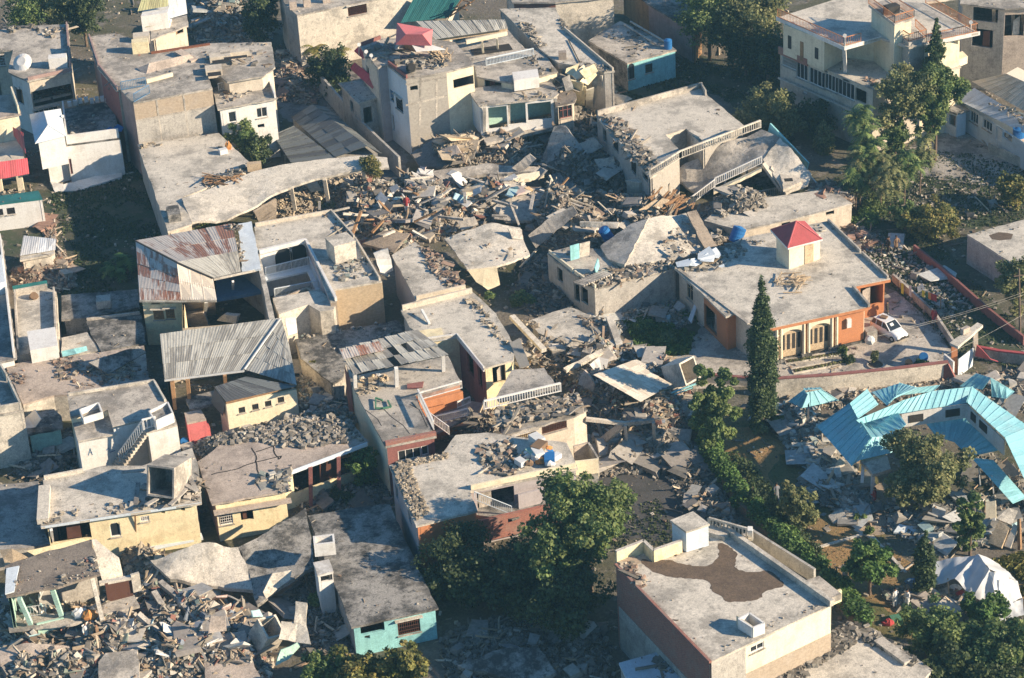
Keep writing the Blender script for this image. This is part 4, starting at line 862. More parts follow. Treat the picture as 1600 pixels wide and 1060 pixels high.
mb = MB(); mb.beam(W(200, 862, .5), W(316, 838, .5), .8, .2); mb.build('plinth_ledge', 'whiteblue', R)
scatter(R, [(70, 805), (190, 785), (300, 770), (312, 782), (70, 820)], 4.2, 230, (.07, .35), 'grey'); scatter(R, [(250, 765), (312, 750), (314, 784), (255, 790)], 4.2, 110, (.1, .5), 'mix')
def tiltbox(label, cpx, z, s, rot, mat, openface=True, cat='water tank', name='fallen_tank', inner='crack'):
    c = W(*cpx, z); R = rt(name, label, cat, c); Rm = Matrix.Rotation(rot[2], 3, 'Z') @ Matrix.Rotation(rot[0], 3, 'X') @ Matrix.Rotation(rot[1], 3, 'Y'); t = .15
    def pl(cx, sx):
        mb = MB(); n = 0
        for q in CUBE: mb.v.append(c+Rm @ Vector((cx[0]+q[0]*sx[0], cx[1]+q[1]*sx[1], cx[2]+q[2]*sx[2])))
        mb.f = [tuple(f) for f in CF]; return mb
    X, Y, Z = s
    for cx, sx, nm in (((0, 0, -Z/2), (X, Y, t), 'bottom'), ((-X/2+t/2, 0, 0), (t, Y-.01, Z-t), 'side'), ((X/2-t/2, 0, 0), (t, Y-.01, Z-t), 'side'), ((0, Y/2-t/2, 0), (X-2*t, t, Z-t), 'side'), ((0, -Y/2+t/2, 0), (X-2*t, t, Z-t), 'side')): pl(cx, sx).build(nm, mat, R)
    if not openface: pl((0, 0, Z/2), (X+.05, Y+.05, t)).build('lid', mat, R)
    return R
tiltbox('large open concrete water tank tipped on its side on the yellow house roof', (264, 745), 5.6, (2.3, 2.5, 3.4), (math.radians(72), 0, math.radians(-18)), 'conc')
for k, (x0, y0, x1, y1) in enumerate([(216, 755, 212, 788), (224, 757, 260, 775), (265, 790, 300, 755), (285, 755, 308, 768), (228, 790, 258, 772), (290, 735, 308, 768), (225, 735, 190, 738)]):
    mb = MB(); mb.beam(W(x0, y0, 4.5+k*.1), W(x1, y1, 4.6), .35, .12); solo(mb, 'broken_beam', 'conc2', 'broken concrete beam lying around the tipped tank on the yellow house', 'beam', 'broken beams around the tipped tank')
# cracked roof house
R = house('cracked_roof_house', 'long low house with cracked concrete roof, yellow wall and shaded veranda', 'house', [(308, 722), (352, 690), (400, 672), (463, 655), (540, 650), (576, 690), (445, 738), (452, 766), (331, 788)], 3.8, 'yellow', 'conc_pink',
  ops={7: [(352, 812, 1.2, 1.0, 'wood' if 0 else 'grille'), (386, 805, 1.0, 1.0, 'dark'), (382, 782, 1.0, .2, 'dark')], 5: [(510, 735, 6.0, 2.2, 'dark')]}, wm={8: 'pinkwall', 5: 'yellow', 6: 'palewall'}, over=.3)
mb = MB()
for st in ([(330, 742), (362, 735), (400, 722), (440, 713)], [(393, 700), (400, 712), (400, 722), (405, 745)], [(427, 692), (428, 705), (436, 718), (440, 713)], [(400, 706), (425, 698), (440, 690)]):
    for a, b in zip(st, st[1:]):
        n = 4; pv = W(*a, 3.805)
        for i in range(1, n+1):
            q = W(a[0]+(b[0]-a[0])*i/n+random.uniform(-1, 1), a[1]+(b[1]-a[1])*i/n+random.uniform(-.8, .8), 3.805); mb.beam(pv, q, .11, .01); pv = q
mb.build('roof_crack', 'crack', R)
mb = MB(); mb.beam(W(446, 742, 3.7), W(574, 694, 3.7), .1, .35); mb.build('veranda_fascia', 'whiteblue', R)
for x in (486, 530): 
    mb = MB(); mb.beam(W(x, 790-(x-486)*.3, .1), W(x-1, 730-(x-486)*.35, 3.6), .3, .3); mb.build('veranda_pillar', 'redwall', R)
mb = MB(); mb.beam(W(334, 802, 3.0), W(455, 782, 2.9), .6, .15); mb.build('window_ledge', 'conc_pink', R)
scatter(R, [(318, 700), (350, 683), (460, 655), (540, 650), (570, 690), (480, 700), (440, 700), (400, 690)], 3.8, 1500, (.1, .42), 'grey', types=(1, 0, 0)); scatter(R, [(400, 745), (452, 735), (455, 768), (405, 775)], 3.8, 240, (.1, .6), 'bluish')
# dark long roof with turquoise front
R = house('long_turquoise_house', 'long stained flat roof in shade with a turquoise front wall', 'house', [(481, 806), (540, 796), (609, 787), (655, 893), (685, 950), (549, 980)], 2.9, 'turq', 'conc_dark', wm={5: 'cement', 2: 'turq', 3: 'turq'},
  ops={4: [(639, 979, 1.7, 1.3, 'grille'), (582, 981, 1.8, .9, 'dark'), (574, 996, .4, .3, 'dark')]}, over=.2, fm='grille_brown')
tiltbox('little white open tank on the long shaded roof', (507, 851), 4.3, (1.6, 1.2, 1.1), (.0, 0, .1), 'white', name='roof_tank')
R = house('pillar_room', 'tiny white-topped room with dark doorway beside the long shaded roof', 'shed', [(489, 879), (514, 874), (521, 893), (496, 899)], 3.9, 'white', 'white', ops={2: [(510, 899, .9, 1.1, 'dark')]}, over=.05, jg=.02)
# ------------------------------------------------------------ centre left
R = house('arch_courtyard_house', 'tan-walled house with white arched courtyard and scribbled wall', 'house', [(397, 353), (520, 331), (557, 373), (597, 439), (524, 452), (526, 470), (516, 471), (478, 375), (405, 394), (430, 500), (421, 500), (404, 420)], 4.8, 'block_brown', 'conc_pale', over=0, par=(0, 1, 2), ph=.35, pm='palewall',
  wm={3: 'brick_tan', 2: 'cement', 8: 'white', 7: 'white', 9: 'white', 10: 'cement', 11: 'cement', 6: 'lilac'}, ops={7: [(444, 408, 1.7, 2.6, 'arch'), (471, 400, 2.1, 2.8, 'arch')]}, jg=.03, fm='iron')
mb = MB(); mb.beam(W(405, 394, 4.95), W(478, 376, 4.95), .3, .4); mb.beam(W(478, 376, 4.95), W(525, 468, 4.95), .22, .35); mb.build('courtyard_coping', 'white', R)
mb = MB(); rail(mb, W(416, 432, 3.0), W(484, 415, 3.0), .9, .12, .04); rail(mb, W(484, 415, 3.0), W(502, 456, 3.0), .9, .12, .04); rail(mb, W(430, 465, 2.8), W(500, 452, 2.8), .9, .12, .04); mb.build('courtyard_railing', 'whiteblue', R)
mb = MB(); mb.prism([W(412, 430, 3.0), W(484, 413, 3.0), W(504, 458, 3.0), W(496, 460, 3.0), W(480, 424, 3.0), W(416, 438, 3.0)], .2); mb.build('gallery_floor', 'whiteblue', R)
mb = MB(); mb.prism(jag([W(426, 466, 4.3), W(500, 452, 4.3), W(524, 478, 4.3), W(521, 484, 4.3), W(500, 487, 4.3), W(482, 476, 4.3), W(436, 492, 4.3)], .04), 4.3); mb.build('front_terrace', 'conc_pale', R)
mb = MB(); mb.prism([W(433, 497, 4.0), W(483, 478, 4.0), (W(502, 487, 4.0)), W(537, 475, 4.0), W(543, 505, 4.0)-Vector((0, 0, 0)), W(534, 470, 4.0)], .1)
mb = MB()
for a, b in (((434, 500), (482, 480)), ((482, 480), (502, 490)), ((502, 490), (526, 484)), ((526, 484), (526, 458))): mb.beam(W(*a, 2.0), W(*b, 2.0), .2, 4.0, (0, 0, 1))
mb.build('front_wall', 'block_brown', R)
scatter(R, [(505, 335), (530, 340), (555, 375), (535, 372)], 4.8, 90, (.1, .4), 'mix'); scatter(R, [(518, 410), (580, 400), (590, 430), (525, 440)], 4.8, 150, (.08, .5), 'bluish')
mb = MB()    # pale brush scribbles (unreadable) on the front wall
p0, p1 = W(434, 500, 4.0)*1, W(526, 484, 4.0)*1
e = (W(526, 484, 2)-W(434, 500, 2)).normalized(); nr = Vector((e.y, -e.x, 0)); base = W(482, 480, 2)+nr*.12
for st in ([(489, 508), (491, 499), (494, 497)], [(496, 505), (500, 500), (503, 503), (500, 507)], [(506, 500), (509, 494)], [(511, 501), (516, 496), (517, 502), (522, 498), (522, 493)], [(525, 497), (529, 491), (532, 494)], [(492, 513), (500, 510), (506, 511)]):
    for a, b in zip(st, st[1:]):
        pq = []
        for X in (a, b): d = ray(*X); pq.append(CAMP+d*((W(502, 491, 2)+nr*.13-CAMP).dot(nr)/d.dot(nr)))
        mb.beam(pq[0], pq[1], .012, .06)
mb.build('painted_scribble', 'white', R)
tiltbox('closed concrete tank with a pale lid on the arch courtyard house roof', (533, 388), 5.9, (2.1, 2.0, 1.7), (0, 0, .45), 'conc_pale', False, name='roof_tank')
lone_slab('white slanted wall panel standing at the corner of the tan-walled house', [(583, 395, 5.4), (606, 388, 5.8), (614, 422, 3.6), (595, 430, 3.4)], .2, 'white', 'leaning_slab', 'slab'); lone_slab('white plastered square panel beside the scribbled wall', [(445, 498, 4.4), (461, 496, 4.4), (464, 521, 3.2), (449, 526, 3.2)], .3, 'white', 'leaning_slab', 'slab')
R = house('narrow_roof_house', 'narrow flat roof with a strip of brick rubble beside the white hanging slab', 'house', [(612, 399), (648, 378), (690, 410), (730, 452), (650, 470)], 4.2, 'cement', 'conc_pale', over=.15, par=(3,), ph=.4, pm='palewall', wm={4: 'lilac'}, ops={3: [(620, 475, 1.0, 1.4, 'dark')]})
scatter(R, [(655, 385), (690, 400), (728, 448), (700, 452), (670, 420)], 4.2, 420, (.08, .4), 'brick')
R = rt('collapsed_house', 'pale collapsed roof folded over its own front in the middle of the ruins', 'ruin', W(760, 420, 0))
slab(R, [(694, 373, 3.2), (730, 360, 3.4), (768, 348, 3.6), (813, 356, 3.4), (820, 380, 3.0), (828, 398, 2.6), (803, 408, 2.9), (776, 416, 3.0), (730, 421, 3.0), (712, 395, 3.1)], .2, 'conc_pale', 'roof_slab'); slab(R, [(730, 421, 2.9), (776, 417, 2.9), (781, 444, 1.1), (762, 452, .8), (744, 440, 1.6)], .2, 'cream', 'hanging_wall'); slab(R, [(793, 358, 3.8), (815, 360, 3.6), (815, 376, 2.9), (800, 374, 3.1)], .25, 'conc_pale', 'edge_beam')
scatter(R, [(700, 370), (812, 358), (822, 395), (735, 418)], 3.25, 40, (.08, .3), 'colour')
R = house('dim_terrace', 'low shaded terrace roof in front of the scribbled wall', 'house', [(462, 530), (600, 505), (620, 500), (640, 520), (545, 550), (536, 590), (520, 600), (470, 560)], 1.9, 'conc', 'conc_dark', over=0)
scatter(R, [(580, 508), (612, 500), (615, 525), (590, 530)], 1.9, 150, (.08, .35), 'bluish'); scatter(R, [(470, 525), (580, 508), (582, 513), (470, 532)], 1.9, 80, (.08, .35), 'bluish')
R = house('pale_roof_house', 'wide pale-roofed house with yellow-green walls round a dark courtyard', 'house', [(626, 484), (738, 456), (775, 490), (806, 545), (802, 563), (756, 576), (714, 524), (672, 530), (640, 512)], 5.0, 'yellow', 'conc_pale', over=.2,
  wm={5: 'redwall', 8: 'cement', 4: 'yellow'}, par=(0,), ph=.5, pm='palewall', ops={4: [(780, 585, 1.2, 1.6, 'dark')], 5: [(735, 570, 1.5, 2.0, 'dark'), (750, 590, 1, 2, 'dark')]})
mb = MB(); mb.beam(W(714, 525, 4.9), W(756, 577, 4.9), .12, .5); mb.beam(W(662, 532, 4.9), W(714, 525, 4.9), .12, .45); mb.build('white_fascia', 'white', R)
scatter(R, [(735, 460), (800, 545), (790, 548), (728, 470)], 5.0, 200, (.08, .35), 'tan'); slab(R, [(655, 517, 5.1), (690, 512, 5.1), (693, 524, 5.1), (662, 528, 5.0)], .06, 'yellow', 'loose_panel'); mb = MB(); mb.beam(W(659, 484, 5.5), W(671, 506, 5.1), .2, .15); mb.build('loose_post', 'white', R)
slab(R, [(796, 536, 5.4), (812, 528, 5.5), (828, 570, 4.6), (812, 575, 4.5)], .12, 'sheet_grey', 'sheet_strip')
R = house('orange_banded_house', 'three-level house with broken sheet canopy, orange band and white railings', 'house', [(541, 567), (553, 588), (700, 556), (716, 590), (722, 598), (648, 617), (675, 672), (682, 682), (602, 698), (549, 600)][::-1], 5.0, 'redwall', 'conc', over=.15, jg=.03,
  wm={8: 'redwall', 0: 'cream', 9: 'cream', 1: 'redwall', 5: 'cement', 4: 'orange'}, ops={1: [(640, 710, 1.9, 1.0, 'slit'), (664, 704, .6, .9, 'slit')], 0: [(548, 645, .6, 1.6, 'win')]})
mb = MB(); rail(mb, W(654, 626, 5.0), W(722, 607, 5.0), .7, .1, .03, .1); rail(mb, W(654, 622, 5.0), W(678, 672, 5.0), .8, .14, .03, .14); mb.build('white_railing', 'white', R)
mb = MB(); mb.beam(W(655, 634, 4.4), W(723, 617, 4.4), .2, .7, (0, 0, 1)); mb.build('orange_band', 'orange', R); mb = MB(); mb.beam(W(602, 693, 5.15), W(681, 677, 5.15), .35, .3); mb.build('brick_cornice', 'brick_red', R)
mb = MB(); mb.prism([W(648, 640, 2.6), W(722, 622, 2.6), W(738, 650, 2.6), W(682, 676, 2.6)], .2); mb.build('lower_floor', 'conc_dark', R); mb = MB(); rail(mb, W(680, 662, 3.0), W(731, 650, 2.7), .7, .1, .03, .1); rail(mb, W(672, 658, 3.6), W(702, 680, 3.3), .8, .2, .04, .08); rail(mb, W(715, 638, 3.0), W(735, 630, 3.0), .6, .1, .03, .1); mb.build('leaning_railing', 'white', R)
sheets(R, [(553, 586, 7.2), (700, 556, 7.0), (652, 517, 7.6), (530, 548, 7.6)], 12, 3, 'sheet_grey', jit=.12, missing=.05); sheets(R, [(537, 562, 7.8), (600, 548, 7.7), (592, 534, 7.8), (531, 548, 7.8)], 5, 1, 'sheet_rust', jit=.05)
mb = MB()
for x, y in ((620, 604), (555, 605), (693, 580)): mb.beam(W(x, y, 5), W(x-1, y-29, 7.1), .3, .3)
mb.build('canopy_post', 'white', R); scatter(R, [(555, 600), (605, 585), (610, 600), (560, 625)], 5, 130, (.1, .4), 'tan')
mb = MB()
for st in ([(600, 640), (612, 652), (630, 665), (640, 678)], [(640, 632), (655, 640), (662, 655), (668, 668)], [(570, 640), (590, 655), (596, 666)]):
    for a, b in zip(st, st[1:]): mb.beam(W(*a, 5.005), W(*b, 5.005), .06, .01)
mb.build('roof_crack', 'crack', R)
mb = MB(); mb.prism([W(636, 600, 5.25), W(662, 596, 5.25), W(660, 605, 5.25), W(636, 606, 5.25)], .1); mb.build('red_mat', 'redwall', R)
mb = MB()
for i, a in enumerate([(587, 622, 587, 638), (587, 622, 598, 626), (598, 638, 611, 636), (587, 638, 598, 638), (611, 636, 606, 626)]): mb.beam(W(a[0], a[1], 5.2), W(a[2], a[3], 5.15), .12, .12)
solo(mb, 'green_frame', 'greenpaint', 'broken green bed frame lying on the terrace of the orange banded house', 'frame')
mb = MB(); mb.box(W(590, 600, 5.0), 1.5, 1, .1); mb = MB()
for k in range(14):
    x, y = random.uniform(560, 603), random.uniform(588, 605); mb = MB(); mb.blob(W(x, y, 5), random.uniform(.15, .35), random.uniform(.12, .3), .3); solo(mb, 'household_bundle', random.choice(['clothwhite', 'palewood', 'clothbrown', 'palewood', 'clothgrey', 'palewall']), 'bundle in the heap of belongings under the broken sheet canopy', 'bundle', 'bundles under the broken sheet canopy')
R = house('clothes_roof_house', 'flat-roofed house with stacked tan bricks and orange front wall, household goods piled on top', 'house', [(608, 727), (690, 710), (712, 680), (760, 676), (885, 692), (903, 732), (735, 768), (746, 798), (650, 822)], 5.2, 'orange', 'conc_pale', over=.15,
  wm={8: 'lilac', 7: 'orange', 5: 'lilac', 4: 'cream'}, par=(5,), ph=.45, pm='cream', ops={5: [(775, 782, 3.0, 2.0, 'dark')], 8: [(620, 770, 1, 1.3, 'dark'), (640, 805, 1, 1.3, 'dark')]})
scatter(R, [(612, 730), (640, 728), (670, 800), (650, 815)], 5.2, 1100, (.1, .28), 'tan', types=(1, 0, 0)); scatter(R, [(615, 725), (700, 708), (700, 716), (630, 732)], 5.2, 420, (.1, .26), 'tan', types=(1, 0, 0)); scatter(R, [(750, 695), (800, 690), (820, 730), (790, 748), (755, 740)], 5.2, 460, (.1, .45), 'mix')
mb = MB(); mb.prism([W(735, 772, 3.2), W(870, 744, 3.2), W(935, 735, 3.2), W(935, 765, 3.2), W(840, 795, 3.2), W(800, 812, 3.2), W(745, 805, 3.2)], .2); mb.build('lower_floor', 'conc_dark', R); mb = MB(); rail(mb, W(742, 782, 4.6), W(800, 805, 3.2), .8, .16, .03, .06); mb.build('sagging_railing', 'whiteblue', R)
mb = MB(); mb.beam(W(728, 835, 2.6), W(880, 800, 2.6), .25, 2.0, (0, 0, 1)); mb.build('front_wall', 'brick_red', R); mb = MB(); mb.beam(W(810, 788, 3.6), W(873, 772, 3.6), .15, 1.8, (0, 0, 1)); mb.build('lilac_wall', 'lilac', R)
for k in range(38):
    x, y = random.gauss(840, 15), random.gauss(714, 9); mb = MB(); s = random.uniform(.25, .6)
    if k % 3: mb.blob(W(x, y, 5.2+random.random()*.4), s*.8, s*.6, s*.7)
    else: mb.box(W(x, y, 5.3+random.random()*.3), s*2.2, s*1.5, s*1.1, random.uniform(0, 3))
    solo(mb, 'household_bundle', ['clothwhite', 'cloth', 'blueplastic', 'palewood', 'mint', 'clothbrown', 'cloth', 'clothwhite', 'conc_pink', 'clothgrey', 'clothorange', 'cloth', 'clothwhite'][k % 13], 'bundle or box in the big heap of household goods on the orange-fronted house roof', 'bundle', 'household goods heaped on the orange-fronted roof')
# ruined block with balustrade
R = house('ruined_block', 'half-collapsed block with yellow wall, barred window and white balustrade on top', 'ruin', [(780, 655), (905, 625), (918, 640), (898, 650), (788, 680)], 4.8, 'palewall', 'conc2', over=.1, jg=.12, ops={3: [(866, 664, 2.2, 1.2, 'grille'), (820, 686, 2.0, 1.2, 'grille')]}, wm={3: 'palewall'}, fm='grille_brown')
mb = MB(); mb.beam(W(790, 688, 3.2), W(828, 678, 3.2), .2, 2.4, (0, 0, 1)); mb.build('yellow_panel', 'yellow', R); mb = MB(); rail(mb, W(757, 640, 5.3), W(876, 612, 5.3), .8, .22, .08, .14); mb.build('balustrade', 'white', R)
mb = MB(); mb.prism([W(775, 645, 5.0), W(895, 618, 5.2), W(910, 635, 5.0), W(780, 662, 5.0)], .25); mb.build('tilted_floor', 'dustgrey', R); scatter(R, [(775, 640), (900, 615), (912, 640), (785, 668)], 5.1, 500, (.08, .5), 'mix', types=(.6, .25, .15)); slab(R, [(775, 620, 5.0), (800, 578, 5.4), (850, 575, 5.2), (870, 605, 5.0), (780, 628, 4.8)], .2, 'conc2', 'back_floor')
slab(R, [(935, 690, .5), (970, 662, 2.8), (976, 668, 2.8), (940, 700, .3)], .25, 'conc'); mb = MB(); mb.beam(W(975, 662, 3), W(1022, 657, 3), .3, .3); mb.beam(W(980, 705, 0), W(977, 664, 3), .25, .3); mb.beam(W(1024, 700, 0), W(1021, 660, 3), .25, .3); mb.beam(W(915, 655, 4), W(975, 662, 3), .3, .3); mb.build('standing_frame', 'conc', R)
mb = MB(); mb.v = [W(977, 664, 2.9), W(1021, 659, 2.9), W(1023, 700, .1), W(980, 705, .1)]; 
R = rt('open_box_room', 'broken open-topped room of pink and grey walls beside the big tree', 'ruin', W(915, 730, 0))
for a, b, mt in (((897, 712), (920, 706), 'conc_pink'), ((920, 706), (935, 730), 'conc'), ((880, 738), (935, 732), 'cream')):
    mb = MB(); mb.beam(W(*a, 3.6), W(*b, 3.6), .15, 1.8, (0, 0, 1)); mb.build('wall', mt, R)
# ============================================================ TOP CENTRE
R = house('rendered_block', 'bare rendered block with barred window at the top edge', 'house', [(434, -20), (640, -40), (650, -14), (623, -8), (464, 24), (445, 6)], 6.6, 'conc_pale', 'conc', over=.03, wm={4: 'cement', 3: 'conc_pale'}, ops={3: [(558, 11, 2.2, 1.8, 'grille')]}, fm='grille_brown')
mb = MB()
for x in (458, 480, 510): mb.box(W(x, 14-(x-458)*.2, 6.6), .8, .6, .9, .2)
mb.build('roof_stub', 'conc_pink', R)
mb = MB(); mb.beam(W(500, 78, 1.0), W(567, 58, 1.0), .2, 2.0, (0, 0, 1)); solo(mb, 'boundary_wall', 'whiteblue', 'pale blue low wall in shade between bare block and awning house', 'wall')
R = house('teal_roofed_house', 'house with dark teal sheet roof and exposed timber rafters at the top edge', 'house', [(630, 30), (700, 28), (716, 5), (650, 0)], 3.6, 'palewall', 'conc_dark', roofless=True, over=0)
sheets(R, [(626, 36, 3.8), (700, 28, 3.8), (722, -6, 6), (646, -2, 6)], 8, 1, 'sheet_teal')
mb = MB(); [mb.beam(W(a, b, 4), W(c, d, 5.8), .15, .12) for a, b, c, d in ((702, 26, 722, 0), (703, 26, 735, 4), (722, 0, 735, 4), (708, 18, 728, 8), (712, 10, 730, 16), (703, 26, 742, 0))]; mb.build('rafter', 'wood', R)
# the red-awning building
R = house('red_awning_building', 'tall brick and concrete building with two dark red awnings and blue balcony', 'house', [(562, 72), (594, 60), (680, 62), (711, 66), (741, 101), (698, 112), (634, 124), (604, 101), (590, 106)], 8.6, 'cement', 'conc', over=.08,
  wm={5: 'block_grey', 4: 'cream', 8: 'palewall', 7: 'lilac', 6: 'whiteblue'}, ops={8: [(575, 115, 1, 1.6, 'dark'), (568, 150, 1.2, 2, 'dark'), (583, 165, 1.2, 2, 'grille')], 6: [(612, 150, 1, 1.3, 'dark'), (624, 162, 1.6, 1.5, 'grille'), (612, 190, 1.2, 1.8, 'dark')], 5: [(647, 138, .8, .5, 'dark')], 4: [(725, 128, 2.4, 1, 'dark')]}, par=(0, 6), ph=.4, pm='redwall', fm='iron')
sheets(R, [(553, 80, 7.4), (585, 107, 7.4), (590, 98, 8.4), (560, 73, 8.4)], 7, 1, 'sheet_red', 'red_awning'); sheets(R, [(547, 107, 5.2), (582, 139, 5.2), (590, 126, 6.3), (554, 98, 6.3)], 7, 1, 'sheet_red', 'red_awning')
mb = MB()
for x, y in ((561, 70), (572, 81), (580, 87)): mb.cyl(W(x, y+16, 7.6), W(x, y, 9.6), .05); mb.cyl(W(x, y, 9.6), W(x, y, 9.95), .2, .2, 10)
mb.build('globe_lamp', 'white', R)
mb = MB(); q = [W(588, 133, 5.4), W(602, 140, 5.4), W(627, 153, 5.4), W(637, 146, 5.4)]; [mb.beam(q[i], q[i+1], .12, 1.0) for i in range(3)]; mb.build('blue_balcony', 'bluepaint', R)
mb = MB(); mb.beam(W(640, 118, 8.8), W(640, 190, 2.0)*1, .02, .02)
for a, b in (((634, 132), (698, 120)), ((634, 165), (699, 150)), ((657, 119), (656, 196)), ((682, 114), (682, 190))):
    p0, p1 = W(698, 112, 8.6), W(634, 124, 8.6); e = (p1-p0).normalized(); nr = Vector((e.y, -e.x, 0)); nr = nr if nr.y < 0 else -nr; pq = []
    for X in (a, b): d = ray(*X); pq.append(CAMP+d*((p0-nr*.08+nr*.0-CAMP).dot(nr)/d.dot(nr)))
    mb2 = MB(); mb2.beam(pq[0], pq[1], .22, .03, nr); mb2.build('concrete_frame', 'conc', R)
mb = MB(); mb.prism([W(671, 124, 5.6), W(712, 114, 5.6), W(712, 121, 5.6), W(671, 130, 5.6)], 1.8)
mb = MB(); a, b, c, d = W(618, 70, 10.4), W(674, 72, 10.4), W(676, 46, 10.6), W(620, 36, 10.8); e, f = W(634, 54, 11.6), W(660, 54, 11.6)
mb.v = [a, b, c, d, e, f]; mb.f = [(0, 1, 5, 4), (1, 2, 5), (2, 3, 4, 5), (3, 0, 4), (0, 3, 2, 1)]; solo(mb, 'fallen_hip_roof', 'pinkred', 'bright red hipped roof fallen askew on the red-awning building', 'roof')
mb = MB(); mb.beam(W(641, 70, 8.7), W(660, 74, 8.7), 2.2, 1.5); mb.build('tower_stub', 'wood', R)
mb = MB(); mb.prism([W(638, 62, 10.6), W(650, 80, 10.2), W(696, 77, 9.6), W(662, 66, 10.2)], .08); solo(mb, 'fallen_sheet', 'tin', 'white bent roof sheet lying below the fallen red roof', 'metal sheet')
mb = MB()
for i in range(34): x, y = random.uniform(678, 708), random.uniform(80, 98); mb.beam(W(x, y, 8.7), W(x+random.uniform(-14, 4), y-random.uniform(2, 14), 8.8+random.random()*.5), .14, .06)
mb.build('timber_heap', 'palewood', R); scatter(R, [(570, 78), (640, 66), (660, 100), (610, 100)], 8.6, 300, (.1, .7), 'bluish', types=(.4, .3, .3)); scatter(R, [(640, 92), (690, 88), (700, 105), (640, 112)], 8.6, 120, (.1, .6), 'dark')
mb = MB(); mb.cyl(W(642, 106, 8.6), W(642, 106, 9.8), .5, .5, 12); mb.cyl(W(642, 106, 9.8), W(642, 106, 9.95), .3, .3, 12); solo(mb, 'water_drum', 'iron', 'black round water drum at the edge of the red-awning building roof', 'water tank')
R = rt('grey_canopy', 'weathered grey corrugated roof section behind the fallen red roof', 'roof', W(720, 50, 6))
sheets(R, [(680, 62, 8.0), (793, 45, 8.0), (788, 31, 8.8), (650, 34, 8.8)], 11, 1, 'sheet_grey', seam=.03)
mb = MB(); mb.beam(W(680, 64, 7.6), W(793, 47, 7.6), .1, .3); mb.build('eaves_board', 'palewood', R)
R = house('hall_with_open_bays', 'cream hall with open dark bays behind white railings, top centre', 'house', [(711, 66), (729, 60), (793, 46), (820, 76), (845, 78), (872, 112), (800, 130), (745, 120), (741, 101)], 6.4, 'cream', 'conc', over=.1, ops={5: [(830, 128, 1, 1, 'dark')], 6: [(770, 130, 2, 1.2, 'dark')]})
mb = MB(); mb.box(W(768, 78, 6.45), 4.2, 1.6, .05, .22); mb.build('dark_bay_plate', 'crack', R); mb = MB(); mb.beam(W(728, 66, 7.5), W(792, 52, 7.5), .3, .4); mb.beam(W(755, 84, 6.4), W(753, 64, 8.2), .2, .2); mb.beam(W(778, 78, 6.4), W(776, 60, 8.2), .2, .2); mb.build('bay_frame', 'cream', R)  # dark plate laid on the roof stands for shade inside the bay
mb = MB(); rail(mb, W(760, 103, 6.4), W(834, 87, 6.4), .8, .16, .05, .1); mb.build('white_railing', 'whiteblue', R); scatter(R, [(835, 80), (868, 110), (840, 118), (815, 90)], 6.4, 120, (.08, .4), 'dark')
# long corrugated sheds in the alley
R = rt('corrugated_shed', 'long dark corrugated shed roofs in the shade of the alley', 'shed', W(510, 220, 0))
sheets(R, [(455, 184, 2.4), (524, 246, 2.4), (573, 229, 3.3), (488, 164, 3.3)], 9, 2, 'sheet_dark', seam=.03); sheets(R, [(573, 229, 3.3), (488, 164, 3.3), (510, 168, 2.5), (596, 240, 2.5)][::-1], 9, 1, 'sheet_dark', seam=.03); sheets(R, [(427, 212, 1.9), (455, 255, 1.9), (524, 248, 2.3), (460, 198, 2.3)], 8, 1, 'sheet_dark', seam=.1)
mb = MB(); mb.prism([W(458, 186, 2.2), W(486, 170, 2.2), W(590, 240, 2.2), W(526, 246, 2.2)], 2.2); mb.build('shed_wall', 'cement', R)
for x in (447, 458): mb = MB(); mb.beam(W(x, 262, 0), W(x-2, 238, 1.9), .2, .2); mb.build('post', 'conc_dark', R)
walls0 = [((500, 130), (560, 200)), ((560, 200), (625, 262))]
for a, b in walls0: mb = MB(); mb.beam(W(*a, 1.2), W(*b, 1.2), .25, 2.4, (0, 0, 1)); solo(mb, 'alley_wall', 'cement', 'grey alley wall in shade '+('behind the shed, upper stretch' if a[0] == 500 else 'beside the awning building, lower stretch'), 'wall')
R = house('alley_house', 'pale dim low house with dark doors between shed and awning building', 'house', [(528, 130), (578, 122), (600, 150), (560, 162)], 4.6, 'cement', 'conc', ops={2: [(575, 180, 1, 1.8, 'dark')], 3: [(550, 170, .9, 1.8, 'dark')]})
# pancaked floors
R = house('pancaked_house', 'two-storey house with torn-open floors full of rubble, white box on top', 'ruin', [(730, 139), (800, 130), (862, 126), (873, 146), (866, 152), (748, 165)], 5.6, 'palewall', 'conc', over=.15, jg=.12, wm={4: 'white', 5: 'whiteblue'}, ops={4: [(778, 184, 1.9, 2.4, 'dark'), (843, 174, 2.4, 1.9, 'dark'), (808, 178, 1.8, 2.3, 'dark')]}, z0=2.0)
mb = MB(); mb.beam(W(760, 178, 3.6), W(866, 158, 3.6), .1, 2.6, (0, 0, 1)); mb.build('inner_wall', 'mint', R)
slab(R, [(748, 205, 2.2), (870, 182, 2.2), (885, 195, 2.2), (760, 224, 2.2)], .3, 'conc', 'balcony_slab'); scatter(R, [(755, 203), (860, 183), (868, 190), (762, 214)], 2.3, 170, (.1, .4), 'mix'); scatter(R, [(750, 160), (860, 145), (866, 151), (755, 165)], 5.6, 120, (.1, .4), 'tan')
mb = MB(); mb.prism([W(800, 113, 7.0), W(840, 108, 7.0), W(842, 120, 7.0), W(803, 126, 7.0)], 1.2); mb.build('white_tank', 'white', R)
for x, y in ((757, 165), (795, 158), (868, 150)):
    mb = MB(); mb.beam(W(x, y+45, 2.2), W(x, y+3, 5.4), .3, .3); mb.build('pillar', 'conc_pale', R)
mb = MB(); mb.beam(W(762, 235, 0), W(762, 222, 2), .4, .4); mb.beam(W(830, 222, 0), W(830, 205, 2), .4, .4); mb.build('ground_pillar', 'palewall', R)
